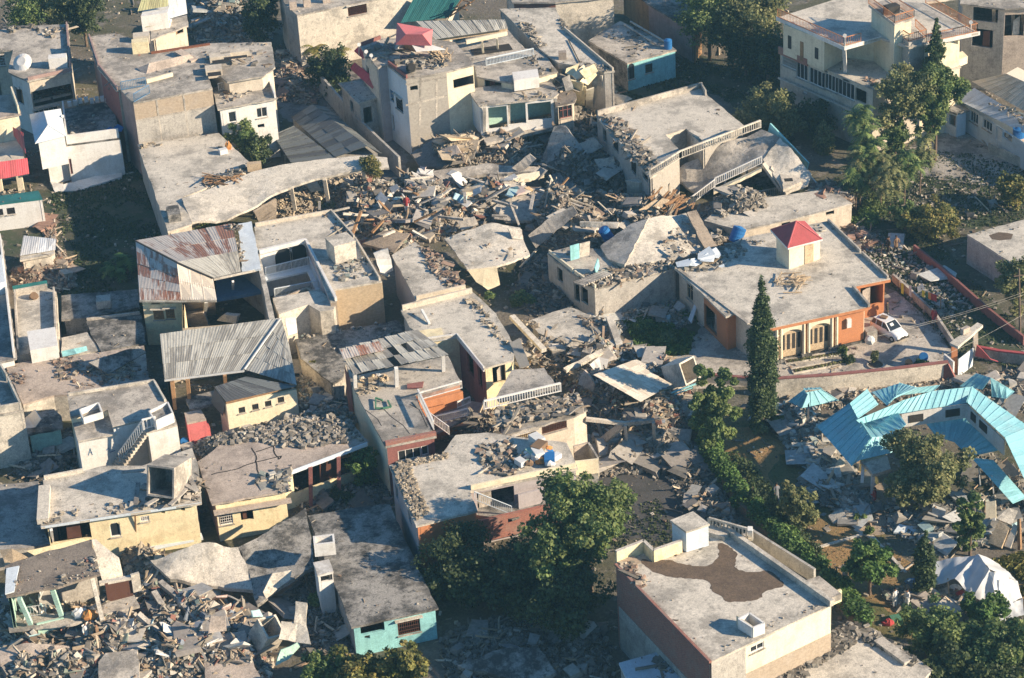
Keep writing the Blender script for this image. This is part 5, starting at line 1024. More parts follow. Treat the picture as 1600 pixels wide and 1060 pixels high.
R = house('red_cage_house', 'fragment of house with red timber window frames beside the pancaked floors', 'ruin', [(866, 148), (892, 140), (900, 146), (898, 160), (868, 166)], 5.0, 'palewall', 'dust', jg=.15, ops={3: [(882, 172, 1.6, 1.8, 'win')]}, fm='redwall', z0=1.5)
R = rt('broken_yellow_walls', 'tumbled yellow wall panels and grey slabs above the rubble chute', 'ruin', W(920, 150, 0))
for q, mt in (([(885, 108, 6.5), (905, 100, 6.8), (898, 122, 5.8), (883, 115, 6.2)], 'yellow'), ([(905, 128, 6.2), (925, 108, 6.6), (932, 118, 6.2), (918, 134, 5.4)], 'yellow'), ([(901, 132, 5.6), (916, 134, 5.4), (914, 164, 2.5), (900, 162, 2.4)], 'yellow'), ([(927, 115, 6.4), (936, 112, 6.4), (934, 156, 3.0), (923, 152, 3.0)], 'conc_pale'), ([(935, 116, 6.2), (942, 118, 6.2), (943, 158, 3), (936, 155, 3)], 'conc'), ([(893, 118, 6.4), (912, 102, 7), (918, 118, 6.2), (900, 126, 6)], 'cream'), ([(910, 165, 1.8), (922, 166, 1.8), (921, 176, 1.2), (912, 174, 1.2)], 'yellow'), ([(880, 165, 2), (905, 180, 1.6), (890, 196, 1.2), (872, 190, 1.3)], 'cream')): slab(R, q, .14, mt, 'wall_panel', .06)
# long roof beside it
R = house('long_grey_roof_house', 'long narrow pale flat roof with fallen pole, top centre right', 'house', [(780, 14), (868, 12), (884, 46), (961, 111), (944, 113), (915, 104), (872, 98), (842, 76), (803, 36)], 6.6, 'cement', 'conc_pale', over=.1, par=(2,), ph=.35, pm='palewall', wm={4: 'palewall', 5: 'cement'})
scatter(R, [(805, 36), (830, 40), (852, 70), (842, 76)], 6.6, 200, (.1, .4), 'grey'); scatter(R, [(860, 15), (875, 30), (890, 46), (880, 46)], 6.6, 90, (.1, .4), 'grey'); scatter(R, [(900, 95), (960, 108), (945, 113)], 6.6, 80, (.08, .3), 'grey')
mb = MB(); mb.beam(W(888, 62, 6.7), W(906, 98, 6.7), .08, .08); mb.build('fallen_pole', 'iron', R); mb = MB(); mb.box(W(879, 92, 6.6), .8, .6, .8); mb.build('brick_stub', 'brick_red', R)
house('plastered_end_block', 'pale stained plaster block with a brick base at the top edge', 'house', [(786, -20), (960, -30), (962, -6), (868, 4), (800, 4)], 5.6, 'conc_pale', 'conc', wm={2: 'conc_pale', 3: 'brick_red'})
R = house('turquoise_wall_house', 'low house with turquoise arched front and blue water barrel on its roof', 'house', [(919, 64), (969, 33), (1037, 64), (1057, 78), (980, 99)], 3.3, 'turq', 'conc', over=.1, wm={4: 'conc_dark', 3: 'turq'}, ops={3: [(985, 112, 1.0, 1.8, 'arch'), (1014, 107, .9, 1.0, 'grille')]}, fm='iron')
mb = MB(); mb.beam(W(975, 38, 3.5), W(1030, 72, 3.5), .15, .15); mb.beam(W(985, 34, 3.5), W(1040, 66, 3.5), .15, .15); mb.build('roof_kerb', 'conc_pale', R); scatter(R, [(940, 50), (985, 40), (1040, 72), (990, 92)], 3.3, 140, (.06, .3), 'dark')
house('plank_walled_shed', 'brownish low building beyond the turquoise front, in tree shade', 'shed', [(970, -30), (1060, -10), (1100, 30), (1085, 50), (1010, 5)], 4.0, 'wood', 'conc_dark', wm={3: 'pinkwall'})
def barrel(label, px, py, z, h=1.3, r=.55, tilt=(0, 0), mat='blueplastic'):
    a = W(px, py, z); d = Vector((tilt[0], tilt[1], 1)).normalized(); mb = MB(); b = a+d*h; mb.cyl(a, b, r, r, 20)
    for k in (.15, .4, .65, .88): mb.cyl(a+d*h*k, a+d*(h*k+.06), r*1.05, r*1.05, 20)
    mb.cyl(b, b+d*.12, r*.8, r*.3, 16); return solo(mb, 'water_barrel', mat, label, 'water tank')
barrel('blue water barrel standing on the turquoise-fronted house roof', 1044, 76, 3.3, 1.0, .42)
barrel('blue water barrel leaning on the broken slab beside the pale pyramid roof', 954, 376, 2.6, 1.5, .5, (-.5, -.15)); barrel('blue water barrel tilted beside the gravel heap above the orange house', 1148, 378, 3.0, 1.4, .62, (.45, .35)); barrel('blue water drum at the far right edge above the stone pier', 1592, 214, 2.4, .9, .6)
# parapet roof with hole
R = house('holed_roof_house', 'large pale parapet roof with a square hole and rubble along its west edge', 'house', [(931, 181), (1097, 136), (1106, 150), (1162, 196), (1098, 228), (1072, 201), (1040, 211), (1063, 236), (1040, 262), (1016, 278)], 5.0, 'block_grey', 'conc_pale', over=.1, par=(0, 1), ph=.6, pm='conc', wm={9: 'cement', 4: 'conc_pale', 5: 'conc_pale'},
  ops={9: [(945, 212, 1, 1.4, 'dark'), (962, 225, 1.5, 1.3, 'grille'), (990, 258, 1.4, 1.6, 'grille'), (1008, 270, 1.4, 1.6, 'dark')]}, fm='iron')
scatter(R, [(940, 183), (968, 185), (1030, 255), (1012, 272), (985, 240)], 5, 750, (.1, .5), 'mix'); mb = MB(); mb.beam(W(1078, 205, 5.1), W(1110, 222, 5.1), .5, .2); mb.beam(W(1095, 218, 5.2), W(1112, 214, 5.2), .8, .1); mb.build('fallen_beam', 'conc_pale', R)
mb = MB(); rail(mb, W(1016, 277, 5.2), W(1063, 248, 5.4), .8, .28, .1, .14); rail(mb, W(1063, 248, 5.4), W(1188, 200, 5.6), .8, .28, .1, .14); solo(mb, 'fallen_balustrade', 'conc_pale', 'long concrete balustrade sagging between the holed roof and the gabled slab roof', 'balustrade')
R = rt('sagging_gable_roof_house', 'house crushed under a big sagging grey slab roof with white balustrade and turquoise side wall', 'ruin', W(1150, 290, 0))
slab(R, [(1048, 282, 1.0), (1070, 255, 2.6), (1120, 230, 4.0), (1190, 202, 5.0), (1218, 215, 4.8), (1192, 250, 3.8), (1120, 285, 1.8), (1085, 300, .8)], .25, 'conc', 'roof_slab'); slab(R, [(1192, 250, 3.9), (1219, 215, 4.9), (1242, 240, 4.4), (1268, 272, 3.2), (1262, 288, 2.6), (1228, 302, 2.2)], .25, 'conc_pale', 'roof_slab')
mb = MB(); rail(mb, W(1077, 322, .9), W(1117, 292, 2.2), .8, .2, .07, .1); rail(mb, W(1117, 290, 2.3), W(1190, 256, 4.0), .8, .2, .07, .1); mb.build('white_balustrade', 'white', R); slab(R, [(1115, 296, 2.2), (1190, 261, 3.8), (1190, 264, 3.8), (1115, 300, 2.2)], .3, 'cream', 'edge_beam')
mb = MB(); mb.beam(W(1192, 256, 4), W(1224, 300, 1.6), .5, .3); mb.beam(W(1204, 262, 3.6), W(1236, 296, 1.4), .6, .2); mb.build('hip_beam', 'conc', R); mb = MB(); mb.quad(W(1202, 197, 5.2), W(1262, 255, 3.6), W(1263, 268, 2.4), W(1200, 206, 4.4)); mb.beam(W(1202, 200, 5), W(1262, 262, 3.0), .15, 1.2, (0, 0, 1)); mb.build('turquoise_wall', 'turq', R)
slab(R, [(1217, 264, 3.3), (1246, 262, 3.2), (1252, 284, 2.9), (1224, 296, 2.9)], .3, 'conc', 'roof_patch'); mb = MB(); mb.box(W(1232, 282, 3.4), .8, .5, .1); mb.build('dark_vent_plate', 'crack', R)  # near-black slab stands for the unlit hole of the vent
mb = MB(); mb.quad(W(1125, 300, 0), W(1215, 295, 0), W(1192, 262, 3.6), W(1130, 292, 2)); mb.build('shadowed_interior_wall', 'conc_dark', R)
for x, y in ((1133, 305), (1167, 290), (1198, 285)):
    mb = MB(); mb.beam(W(x, y, 0), W(x, y-32, 2.6), .22, .22); mb.build('post', 'whiteblue', R)
mb = MB(); rail(mb, W(1180, 312, .6), W(1222, 304, .6), .8, .2, .07, .1); rail(mb, W(1224, 305, 1.0), W(1262, 288, 1.2), .8, .2, .07, .1); mb.build('lower_balustrade', 'conc_pale', R)
mb = MB(); rail(mb, W(1262, 284, 2.0), W(1285, 310, 1.0), .9, .2, .07, .1); rail(mb, W(1285, 310, 1), W(1305, 300, .8), .9, .2, .07, .1); solo(mb, 'tumbled_balustrade', 'white', 'short white balustrade tumbled at the east corner of the sagging slab roof', 'balustrade')
R = house('front_terrace_block', 'pale lower terrace with small dark vents below the sagging slab roof', 'house', [(1100, 345), (1130, 320), (1225, 305), (1262, 300), (1300, 295), (1332, 318), (1245, 341), (1160, 360)], 2.6, 'palewall', 'conc_pale', over=.05, ops={6: [(1228, 349, .9, .45, 'dark')], 5: [(1297, 333, .9, .4, 'dark')]})
# orange house
R = house('orange_house', 'orange and cream bungalow with broad flat roof and pillared arched front', 'house', [(1053, 418), (1118, 395), (1160, 372), (1296, 345), (1348, 395), (1391, 436), (1333, 448), (1359, 479), (1203, 513), (1173, 509), (1148, 490), (1134, 495), (1094, 456)], 3.7, 'orange', 'conc_pale', over=.35, jg=.01, par=(4, 3), ph=.3, pm='conc',
  wm={7: 'cream', 8: 'palewall', 6: 'orange', 5: 'orange', 12: 'palewall', 11: 'orange', 10: 'orange', 9: 'palewall'},
  ops={7: [(1206, 541, 1.0, 1.9, 'win')], 5: [(1362, 462, 2.2, 1.9, 'dark')], 12: [(1078, 455, 1.2, 1.8, 'win')], 9: [(1185, 540, 1.2, 1.5, 'win')], 11: [(1110, 500, 2.5, 2.2, 'dark')]}, fm='palewood')
P0, P1 = W(1359, 479, 3.7), W(1203, 513, 3.7); e = (P1-P0).normalized(); nr = Vector((e.y, -e.x, 0)); nr = nr if nr.y < 0 else -nr
def front(u, z, o=0.0): p = P0+e*u+nr*(o-.35); return Vector((p.x, p.y, z))
Lf = (P1-P0).length
mb = MB(); mb.beam(front(.4, 1.75, .02), front(3.0, 1.75, .02), .06, 3.4); mb.build('orange_panel', 'orange', R)
for u in (3.1, 3.55, 5.75, 6.2, 8.35, 8.75):
    mb = MB(); a = front(u, 0, .3); mb.cyl(a, front(u, 3.4, .3), .15, .13, 10); pl = mb.build('pillar', 'cream', R); mb = MB(); mb.box(a, .5, .5, .42, math.atan2(e.y, e.x)); mb.build('pillar_plinth', 'conc_dark', pl)
for u in (3.32, 5.98, 8.55):
    mb = MB(); mb.beam(front(u, .1, .08), front(u, 3.4, .08), .3, .12, nr); mb.build('orange_band', 'orange', R)
mb = MB()
for u0, u1 in ((3.6, 5.7), (6.25, 8.3)):
    N = 8
    for i in range(N):
        f0, f1 = i/N, (i+1)/N; h0, h1 = 2.55+.5*math.sin(math.pi*f0)**.6, 2.55+.5*math.sin(math.pi*f1)**.6; a, b = u0+(u1-u0)*f0, u0+(u1-u0)*f1
        mb.quad(front(a, h0, .32), front(b, h1, .32), front(b, 3.4, .32), front(a, 3.4, .32)); mb.quad(front(a, h0, .12), front(b, h1, .12), front(b, h1, .32), front(a, h0, .32))
    mb.build('arched_valance', 'cream', R); mb = MB(); mb = MB(); mb.beam(front(0, .15, .06), front(Lf-.3, .15, .06), .12, .3); mb.build('stone_plinth', 'conc_dark', R)
for a, b in (((1359, 479.5), (1203, 513.5)), ((1391, 436.5), (1333, 448.5))): mb = MB(); d = Vector((.02, -.05, -.14)); mb.beam(W(*a, 3.7)+d, W(*b, 3.7)+d, .05, .24, (0, 0, 1)); mb.build('orange_fascia', 'orange', R)
mb = MB()
for u0, u1 in ((3.7, 5.65), (6.3, 8.25)):
    for k in range(4):
        a = u0+(u1-u0)*(k+.14)/4; b = u0+(u1-u0)*(k+.86)/4; mb.beam(front((a+b)/2, 1.0, .05), front((a+b)/2, 2.5, .05), b-a-.1, .03, nr)
mb.build('lattice_pane', 'iron', R)
mb = MB()
for u0, u1 in ((3.65, 5.7), (6.25, 8.3)): mb.beam(front(u0, 1.45, .0), front(u1, 1.45, .0), .06, 2.9)
mb.build('timber_screen', 'palewood', R)
mb = MB(); mb.beam(W(1333, 448, 3.85), W(1358, 478, 3.85), .2, .3); mb.beam(W(1060, 421, 3.75), W(1170, 506, 3.75), .3, .12); mb.build('roof_kerb', 'conc', R)
mb = MB(); mb.beam(front(1.7, 2.4, .18), front(2.1, 2.4, .18), .3, .85); mb.build('wall_heater', 'white', R)
mb = MB(); q = [W(1213, 407, 3.7), W(1233, 421, 3.7), W(1281, 405, 3.7), W(1261, 392, 3.7)]; q2 = [p+Vector((0, 0, 2.5)) for p in q]; mb.prism(q2, 2.55); mb.build('stair_tower', 'cream', R); 
mb = MB(); p = q[1].lerp(q[2], .5); p2 = q[1].lerp(q[2], .78); o3 = Vector((.1, -.4, 0)).normalized()*.03; mb.beam(p+o3+Vector((0, 0, .95)), p2+o3+Vector((0, 0, .95)), .06, 1.9); mb.build('tower_door', 'palewood', R)
mb = MB(); ev = [W(1204, 359, 6.2), W(1231, 388, 6.2), W(1285, 374, 6.2)]; ev.append(ev[0]+ev[2]-ev[1]); ap = (ev[0]+ev[2])/2+Vector((0, 0, 1.35)); mb.v = ev+[ap]; mb.f = [(0, 1, 4), (1, 2, 4), (2, 3, 4), (3, 0, 4), (0, 3, 2, 1)]; mb.build('pyramid_roof', 'redpaint', R)
mb = MB(); [mb.beam(x, ap, .09, .09) for x in ev[:3]]; mb.build('hip_capping', 'pinkred', R); mb = MB(); [mb.beam(ev[i]-Vector((0, 0, .08)), ev[(i+1) % 4]-Vector((0, 0, .08)), .06, .16) for i in range(4)]; mb.build('eaves_board', 'white', R)
scatter(R, [(1070, 405), (1120, 390), (1150, 380), (1170, 395), (1110, 425), (1065, 425)], 3.7, 330, (.08, .45), 'bluish'); scatter(R, [(1160, 372), (1280, 350), (1290, 360), (1170, 385)], 3.7, 120, (.06, .3), 'grey')
for k in range(34):
    x, y = random.gauss(1238, 11), random.gauss(440, 5); a = random.uniform(-.5, .5)+(.0 if k % 3 else 1.2); mb = MB(); c = W(x, y, 3.75+random.random()*.35); d = Vector((math.cos(a), math.sin(a), random.uniform(-.1, .1))); L = random.uniform(.4, 1.0); mb.beam(c-d*L, c+d*L, .1, .06); solo(mb, 'firewood_piece', 'palewood', 'split wood piece in the pile on the orange house roof', 'firewood', 'firewood pile on the orange house roof')
for k, (x, y) in enumerate([(1100, 405), (1112, 401), (1106, 410), (1086, 413), (1070, 415), (1128, 418)]):
    mb = MB(); s = [1.6, 1.3, 1.1, .9, 1.0, .5][k]; c = W(x, y, 4.0); mb.v = [c+Vector((random.uniform(-1, 1)*s*.3+math.cos(t)*s*.7, math.sin(t)*s*.7, random.uniform(0, .5)*s)) for t in (0, 1.3, 2.6, 3.9, 5.1)]; mb.f = [(0, 1, 2, 3, 4)]; solo(mb, 'crumpled_sheet', 'whiteblue', ['largest pale blue crumpled sheet at the corner of the orange house roof', 'pale blue crumpled sheet touching the largest one, to its right', 'pale blue crumpled sheet just below the two biggest', 'pale blue crumpled sheet between the biggest ones and the leftmost scrap', 'leftmost pale blue crumpled scrap at the orange house corner', 'tiny pale blue scrap furthest right on the orange house roof'][k], 'sheet')
# walled yard left of the orange house
R = house('tan_walled_house', 'house with long tan yard wall and rubble-strewn roof holding a turquoise door', 'house', [(855, 396), (893, 385), (985, 395), (1056, 419), (929, 452), (895, 428)], 3.4, 'cement', 'conc', over=.02, wm={3: 'cement', 4: 'palewall', 5: 'palewall'}, jg=.1, ops={5: [(875, 430, 1, 1.4, 'dark')], 4: [(900, 455, 1.2, 2, 'dark'), (913, 462, 1.2, 1.6, 'dark')]}, par=(4, 5), ph=.35, pm='cream')
scatter(R, [(900, 435), (975, 412), (1050, 405), (1052, 420), (935, 450)], 3.4, 900, (.08, .4), 'mix'); scatter(R, [(862, 396), (893, 388), (900, 400), (880, 410)], 3.4, 80, (.08, .3), 'bluish')
mb = MB(); mb.beam(W(891, 396, 4.4), W(905, 392, 4.4), .08, 1.5, (0, 0, 1)); solo(mb, 'turquoise_door', 'turq', 'turquoise steel door standing upright on the rubble-strewn roof', 'door'); mb = MB(); mb.beam(W(905, 392, 4.3), W(921, 388, 4.2), .1, 1.4); solo(mb, 'grey_door', 'conc', 'grey door panel standing beside the turquoise one', 'door')
mb = MB(); A, B = W(930, 425, 3.9), W(935, 410, 4.3); mb.beam(A, B, .1, 1.0); solo(mb, 'turquoise_board', 'turq', 'narrow turquoise board leaning against the pale pyramid slab', 'board')
A, B = W(905, 442, 3.8), W(947, 425, 4.0); mb = MB()
for i in range(12): p = A.lerp(B, i/11); mb.box((p.x, p.y, p.z-.2+.0), .22, 1.2, .14, .9)
solo(mb, 'fallen_stair_flight', 'conc', 'fallen concrete stair flight on the tan-walled house roof', 'stair')
for k, (lab, q, mt, th) in enumerate([
  ('big pale pyramid-shaped roof slab beside the leaning blue barrel', [(975, 414, 3.8), (1012, 342, 4.9), (1072, 333, 4.2), (1102, 393, 3.3), (1060, 405, 3.4)], 'conc_pale', .2),
  ('grey left slope of the pyramid-shaped roof', [(938, 385, 3.7), (985, 350, 4.6), (1013, 342, 5.0), (976, 414, 3.9), (950, 405, 3.6)], 'conc', .2),
  ('steep rubble-crusted slab strip east of the pyramid roof', [(1073, 332, 5.0), (1088, 328, 4.8), (1122, 388, 3.2), (1103, 393, 3.7)], 'dust', .25),
  ('dark steep slab tilted up left of the leaning blue barrel', [(826, 368, 2.0), (860, 340, 3.4), (896, 322, 4.4), (903, 333, 3.9), (838, 388, .8)], 'conc2', .25),
  ('grey roof slab lying flat west of the steep slab', [(770, 325, 1.6), (800, 300, 2.0), (845, 292, 2.0), (870, 310, 1.6), (830, 345, 1.0), (790, 345, 1.0)], 'conc', .2),
  ('sagging dusty slab under the red timber heap', [(940, 305, 2.4), (1000, 300, 2.6), (1030, 296, 2.6), (1010, 325, 2.0), (955, 338, 1.4)], 'dust', .2),
  ('thick striped beam slab above the leaning blue barrel', [(907, 346, 3.9), (968, 347, 3.8), (966, 356, 3.4), (908, 353, 3.4)], 'conc_pale', .6),
  ('tall dim slab sliding down the rubble chute', [(850, 250, 1.0), (868, 200, 4.0), (885, 198, 4.2), (912, 235, 2.6), (890, 268, 1.0), (862, 268, .8)], 'conc2', .25),
  ('lower dim slab at the foot of the rubble chute', [(855, 275, 1.2), (890, 265, 1.4), (905, 295, .6), (880, 305, .5)], 'conc2', .2),
  ('domed grey roof fragment beneath the pancaked house', [(642, 240, 1.6), (680, 215, 2.6), (725, 208, 2.8), (748, 222, 2.2), (740, 245, 1.2), (690, 262, .9), (655, 260, .8)], 'dustgrey', .25),
  ('long thin grey slab under the pancaked house, north of the white beam', [(672, 268, 1.4), (760, 255, 1.8), (850, 262, 1.8), (850, 270, 1.5), (760, 272, 1.2), (690, 282, 1.0)], 'conc', .2),
  ('long white beam-edged slab lying across the middle of the ruins', [(718, 298, 2.0), (760, 282, 2.4), (850, 266, 2.6), (850, 273, 2.4), (765, 294, 2.1), (725, 306, 1.8)], 'cream', .35),
  ('pale broken block with round hole under the white beam', [(722, 296, 2.2), (756, 288, 2.6), (775, 300, 1.8), (762, 308, 1.2), (735, 306, 1.2)], 'palewall', .3),
  ('white twisted panel sticking up left of the domed grey fragment', [(643, 268, 3.2), (652, 272, 2.8), (682, 298, .8), (672, 300, .8), (655, 285, 1.8)], 'white', .1),
  ('square grey floor fragment in the middle debris field', [(694, 325, 1.3), (715, 318, 1.5), (730, 330, 1.2), (712, 338, .9)], 'conc_pale', .2),
  ('grey tilted floor fragment beside the square fragment', [(728, 330, 1.3), (745, 322, 1.5), (760, 334, 1.0), (740, 342, .8)], 'conc', .2),
  ('dark slab fragment behind the narrow roof house', [(566, 380, 1.2), (600, 360, 1.8), (640, 365, 1.5), (615, 395, .8)], 'dust', .2)]): lone_slab(lab, q, th, mt, 'fallen_slab')
for k, (q, mt) in enumerate([([(655, 300, 1.4), (672, 290, 2.2), (690, 300, 1.9), (672, 312, 1.0)], 'conc'), ([(780, 305, 1.4), (805, 298, 2.2), (822, 306, 1.6), (800, 316, 1.0)], 'conc2'), ([(560, 330, 1.0), (590, 318, 1.9), (604, 330, 1.5), (575, 345, .8)], 'conc2'), ([(606, 318, 2.0), (622, 308, 2.6), (630, 318, 1.8), (615, 328, 1.2)], 'conc_pale'), ([(660, 338, 1.6), (690, 336, 1.9), (688, 350, 1.2), (664, 352, 1.0)], 'conc_pink'), ([(715, 348, 1.6), (742, 340, 2.0), (748, 352, 1.4), (722, 362, 1.0)], 'conc'), ([(800, 262, 1.8), (828, 240, 3.0), (838, 248, 2.6), (815, 270, 1.2)], 'conc2'), ([(905, 225, 3.0), (930, 215, 3.8), (945, 230, 3.0), (920, 242, 2.2)], 'conc2'), ([(930, 250, 2.2), (960, 245, 2.8), (968, 262, 1.8), (940, 268, 1.4)], 'conc'), ([(690, 236, 2.4), (715, 228, 3.0), (722, 240, 2.4), (700, 250, 1.8)], 'conc_pink'), ([(530, 352, 1.6), (552, 345, 2.1), (560, 360, 1.3), (542, 368, 1.0)], 'conc_pale')]):
    o = lone_slab('grey or tan floor fragment jutting out of the central collapse zone', q, .3, mt, 'jutting_slab'); o['group'] = 'floor fragments jutting out of the central collapse zone'
for k in range(46):
    x, y = random.uniform(480, 900), random.uniform(265, 370)
    if (x < 560 and y < 320) or (x > 690 and y > 345): continue
    c = W(x, y, 2.2+random.random()*.8); a = random.uniform(0, 3.14); d = Vector((math.cos(a), math.sin(a), random.uniform(-.5, .5)))*random.uniform(.6, 1.6); mb = MB(); mb.beam(c-d, c+d, random.uniform(.14, .3), random.uniform(.1, .25)); solo(mb, 'snapped_column', random.choice(['conc', 'conc2', 'conc_pale', 'wood']), 'snapped column or joist sticking out of the central collapse zone', 'beam', 'snapped columns and joists in the central collapse zone')
mb = MB(); mb.prism([W(977, 282, 3.3), W(1000, 280, 3.3), W(1019, 281, 3.3), W(998, 286, 3.3)], .1); mb.prism([W(979, 284, 3.2), W(1000, 282, 3.2), W(1017, 283, 3.2), W(998, 287, 3.2)], 1.5); solo(mb, 'upturned_tank', 'palewall', 'pale box tank lying by the west corner of the holed roof house', 'water tank')
for k in range(44):
    x, y = random.gauss(1045, 14), random.gauss(314, 7); a = random.gauss(.9, .25); mb = MB(); c = W(x, y, 3.0+random.random()*.7); d = Vector((math.cos(a), math.sin(a), random.uniform(-.15, .15))); L = random.uniform(.5, 1.5); mb.beam(c-d*L, c+d*L, .16, .06); solo(mb, 'roof_timber', 'wood', 'brown roof timber in the heap between the pyramid slab and the white balustrade', 'timber', 'roof timbers beside the pyramid slab')
for lab, q in (('pale fallen door lying on the brown timber heap, the longer one', [(998, 328, 3.6), (1025, 312, 3.9), (1032, 314, 3.8), (1005, 332, 3.4)]), ('second pale fallen door beside the longer one on the timber heap', [(1012, 330, 3.6), (1035, 310, 4.0), (1046, 312, 3.9), (1026, 332, 3.4)])): lone_slab(lab, q, .08, 'palewood', 'fallen_door', 'door', .01)
mb = MB(); A, B = W(990, 450, 1.4), W(1003, 448, 2.6)
q = [W(992, 456, .9), W(1003, 449, 1.6), W(1028, 473, .1), W(1017, 478, .1)]
for i in range(9): f = i/8; mb.beam(q[0].lerp(q[3], f), q[1].lerp(q[2], f), .06, .06)
mb.beam(q[0], q[3], .08, .08); mb.beam(q[1], q[2], .08, .08); solo(mb, 'white_gate', 'white', 'white barred gate leaning on the tan yard wall', 'gate')
lone_slab('white door panel leaning at the orange house yard', [(1076, 500, .3), (1088, 470, 1.6), (1092, 472, 1.6), (1081, 506, .2)], .1, 'whiteblue', 'door_panel', 'door', .01)
R = house('low_broken_roof_house', 'low cracked pale roof with rubble edges west of the small green lawn', 'house', [(826, 502), (890, 480), (940, 500), (950, 515), (925, 530), (905, 540), (860, 546)], 2.2, 'cement', 'conc_pale', jg=.15)
scatter(R, [(890, 480), (940, 490), (950, 515), (920, 515)], 2.2, 300, (.08, .4), 'mix'); scatter(R, [(815, 500), (835, 505), (858, 545), (845, 545)], 2.2, 240, (.08, .35), 'tan')
mb = MB(); mb.beam(W(800, 495, 3.6), W(850, 548, 3.0), .5, .35); solo(mb, 'fallen_parapet', 'conc_pale', 'long fallen parapet beam west of the low cracked pale roof', 'beam'); mb = MB(); mb.beam(W(952, 500, 2.4), W(968, 545, 1.8), .6, .9); solo(mb, 'broken_wall_stub', 'conc_pale', 'broken pale wall stub between low cracked roof and small lawn', 'wall')
R = rt('sheet_roof_ruin', 'cream corrugated roof panel lying on top of household ruins', 'ruin', W(990, 600, 0)); sheets(R, [(1001, 628, 3.3), (1050, 601, 2.4), (987, 566, 3.2), (927, 588, 4.3)], 4, 6, 'sheet_light', jit=.01)
for lab, q, mt in (('white square slab beside the cream corrugated panel', [(921, 570, 2.8), (936, 558, 3.2), (951, 562, 3.0), (948, 575, 2.4), (932, 584, 2.0)], 'white'), ('white small slab in the debris above the cream panel', [(953, 548, 2.0), (963, 547, 2.2), (965, 555, 1.8), (955, 557, 1.6)], 'white'), ('grey slab beside the cream panel, left', [(905, 600, 2), (915, 578, 3), (932, 600, 2.4), (930, 612, 1.6)], 'conc_pink'), ('thin grey beam slab north of the white square slab', [(880, 575, 2.4), (940, 545, 2.6), (943, 549, 2.5), (885, 580, 2.2)], 'conc_pale'), ('pale ribbed slab at the edge of the low cracked roof', [(885, 540, 2.5), (895, 532, 2.8), (940, 545, 2.0), (925, 552, 1.6)], 'conc'), ('pale peaked slab east of the cream panel', [(985, 564, 2.8), (995, 562, 2.8), (1030, 575, 2.4), (1032, 583, 2.0), (1010, 576, 2.4)], 'conc_pale')): lone_slab(lab, q, .15, mt)
tiltbox('cream open box tank overturned east of the cream corrugated panel', (1065, 582), 2.6, (2.2, 2.0, 2.0), (1.1, .3, .6), 'conc_pale')
R = rt('bent_gantry', 'bent pale blue steel frame east of the cream corrugated panel', 'gantry', W(1050, 620, 0)); mb = MB(); mb.beam(W(1000, 632, 2), W(1088, 600, 2.2), .12, .12); mb.beam(W(1000, 638, 1.8), W(1082, 606, 2), .08, .08); mb.build('bar', 'turq', R)
# ============================================================ RIGHT
R = house('big_cream_building', 'large cream three-level building with orange-railed roof terraces and rows of white windows', 'house', [(1217, 76), (1364, 140), (1440, 120), (1502, 104), (1440, 60), (1340, 30)], 7.0, 'palewall', 'conc_pale', over=.1,
  wm={0: 'palewall', 1: 'palewall', 2: 'cream'}, ops={0: [(1233, 97, 2.2, 1.3, 'grille'), (1253, 112, 1.7, 1.75, 'slit'), (1277, 122, 2.4, 1.75, 'slit'), (1299, 130, 2.0, 1.75, 'slit'), (1322, 140, 2.4, 1.75, 'slit'), (1258, 98, .7, .35, 'dark'), (1289, 110, .8, .4, 'dark'), (1322, 126, .9, .4, 'dark'), (1258, 142, .6, .6, 'grille'), (1320, 172, .6, .6, 'grille'), (1345, 150, 1.6, 1.4, 'dark')]}, jg=.01)
mb = MB(); mb.beam(W(1217, 78, 7.15), W(1262, 98, 7.15), .2, .8); mb.build('brick_balcony', 'brick_red', R)
mb = MB(); mb.beam(W(1216, 122, 3.9)*1, W(1364, 188, 3.9), .15, .2); mb.build('string_course', 'palewall', R)
mb = MB(); mb.prism([W(1224, 38, 10.3), W(1288, 64, 10.3), W(1324, 44, 10.3), W(1378, 50, 10.3), W(1450, 70, 10.3), W(1500, 56, 10.3), W(1440, 8, 10.3), W(1350, 0, 10.3)], 3.32); mb.build('upper_storey', 'cream', R)
mb = MB(); mb.prism([W(*q, 10.55) for q in [(1214, 28), (1319, 74), (1376, 59), (1420, 74), (1447, 68), (1529, 51), (1445, 4), (1500, -4), (1340, -12)]], .24); mb.build('top_roof', 'conc_pale', R)
for a, b in (((1213, 29), (1319, 76)), ((1319, 76), (1376, 60)), ((1447, 70), (1531, 52))): mb = MB(); mb.beam(W(*a, 10.42), W(*b, 10.42), .1, .4); mb.build('white_fascia', 'white', R)
def orail(par, pts, z, h=.9, mat='wood'):
    mb = MB()
    for a, b in zip(pts, pts[1:]): rail(mb, W(*a, z), W(*b, z), h, .22, .035, .07)
    return mb.build('orange_railing', mat, par)
worn('railorange', (.50, .22, .10), (.3, .15, .09), .4, 1)
orail(R, [(1215, 27), (1319, 72), (1345, 65)], 10.6, .9, 'railorange'); orail(R, [(1447, 67), (1527, 50), (1446, 5)], 10.6, .9, 'railorange')
mb = MB(); mb.prism([W(*q, 13.0) for q in [(1357, 7), (1398, 38), (1428, 28), (1385, 0)]], .25); mb.build('stair_tower_roof', 'conc', R); orail(R, [(1357, 6), (1398, 36), (1428, 27), (1385, -1)], 13.05, .8, 'railorange')
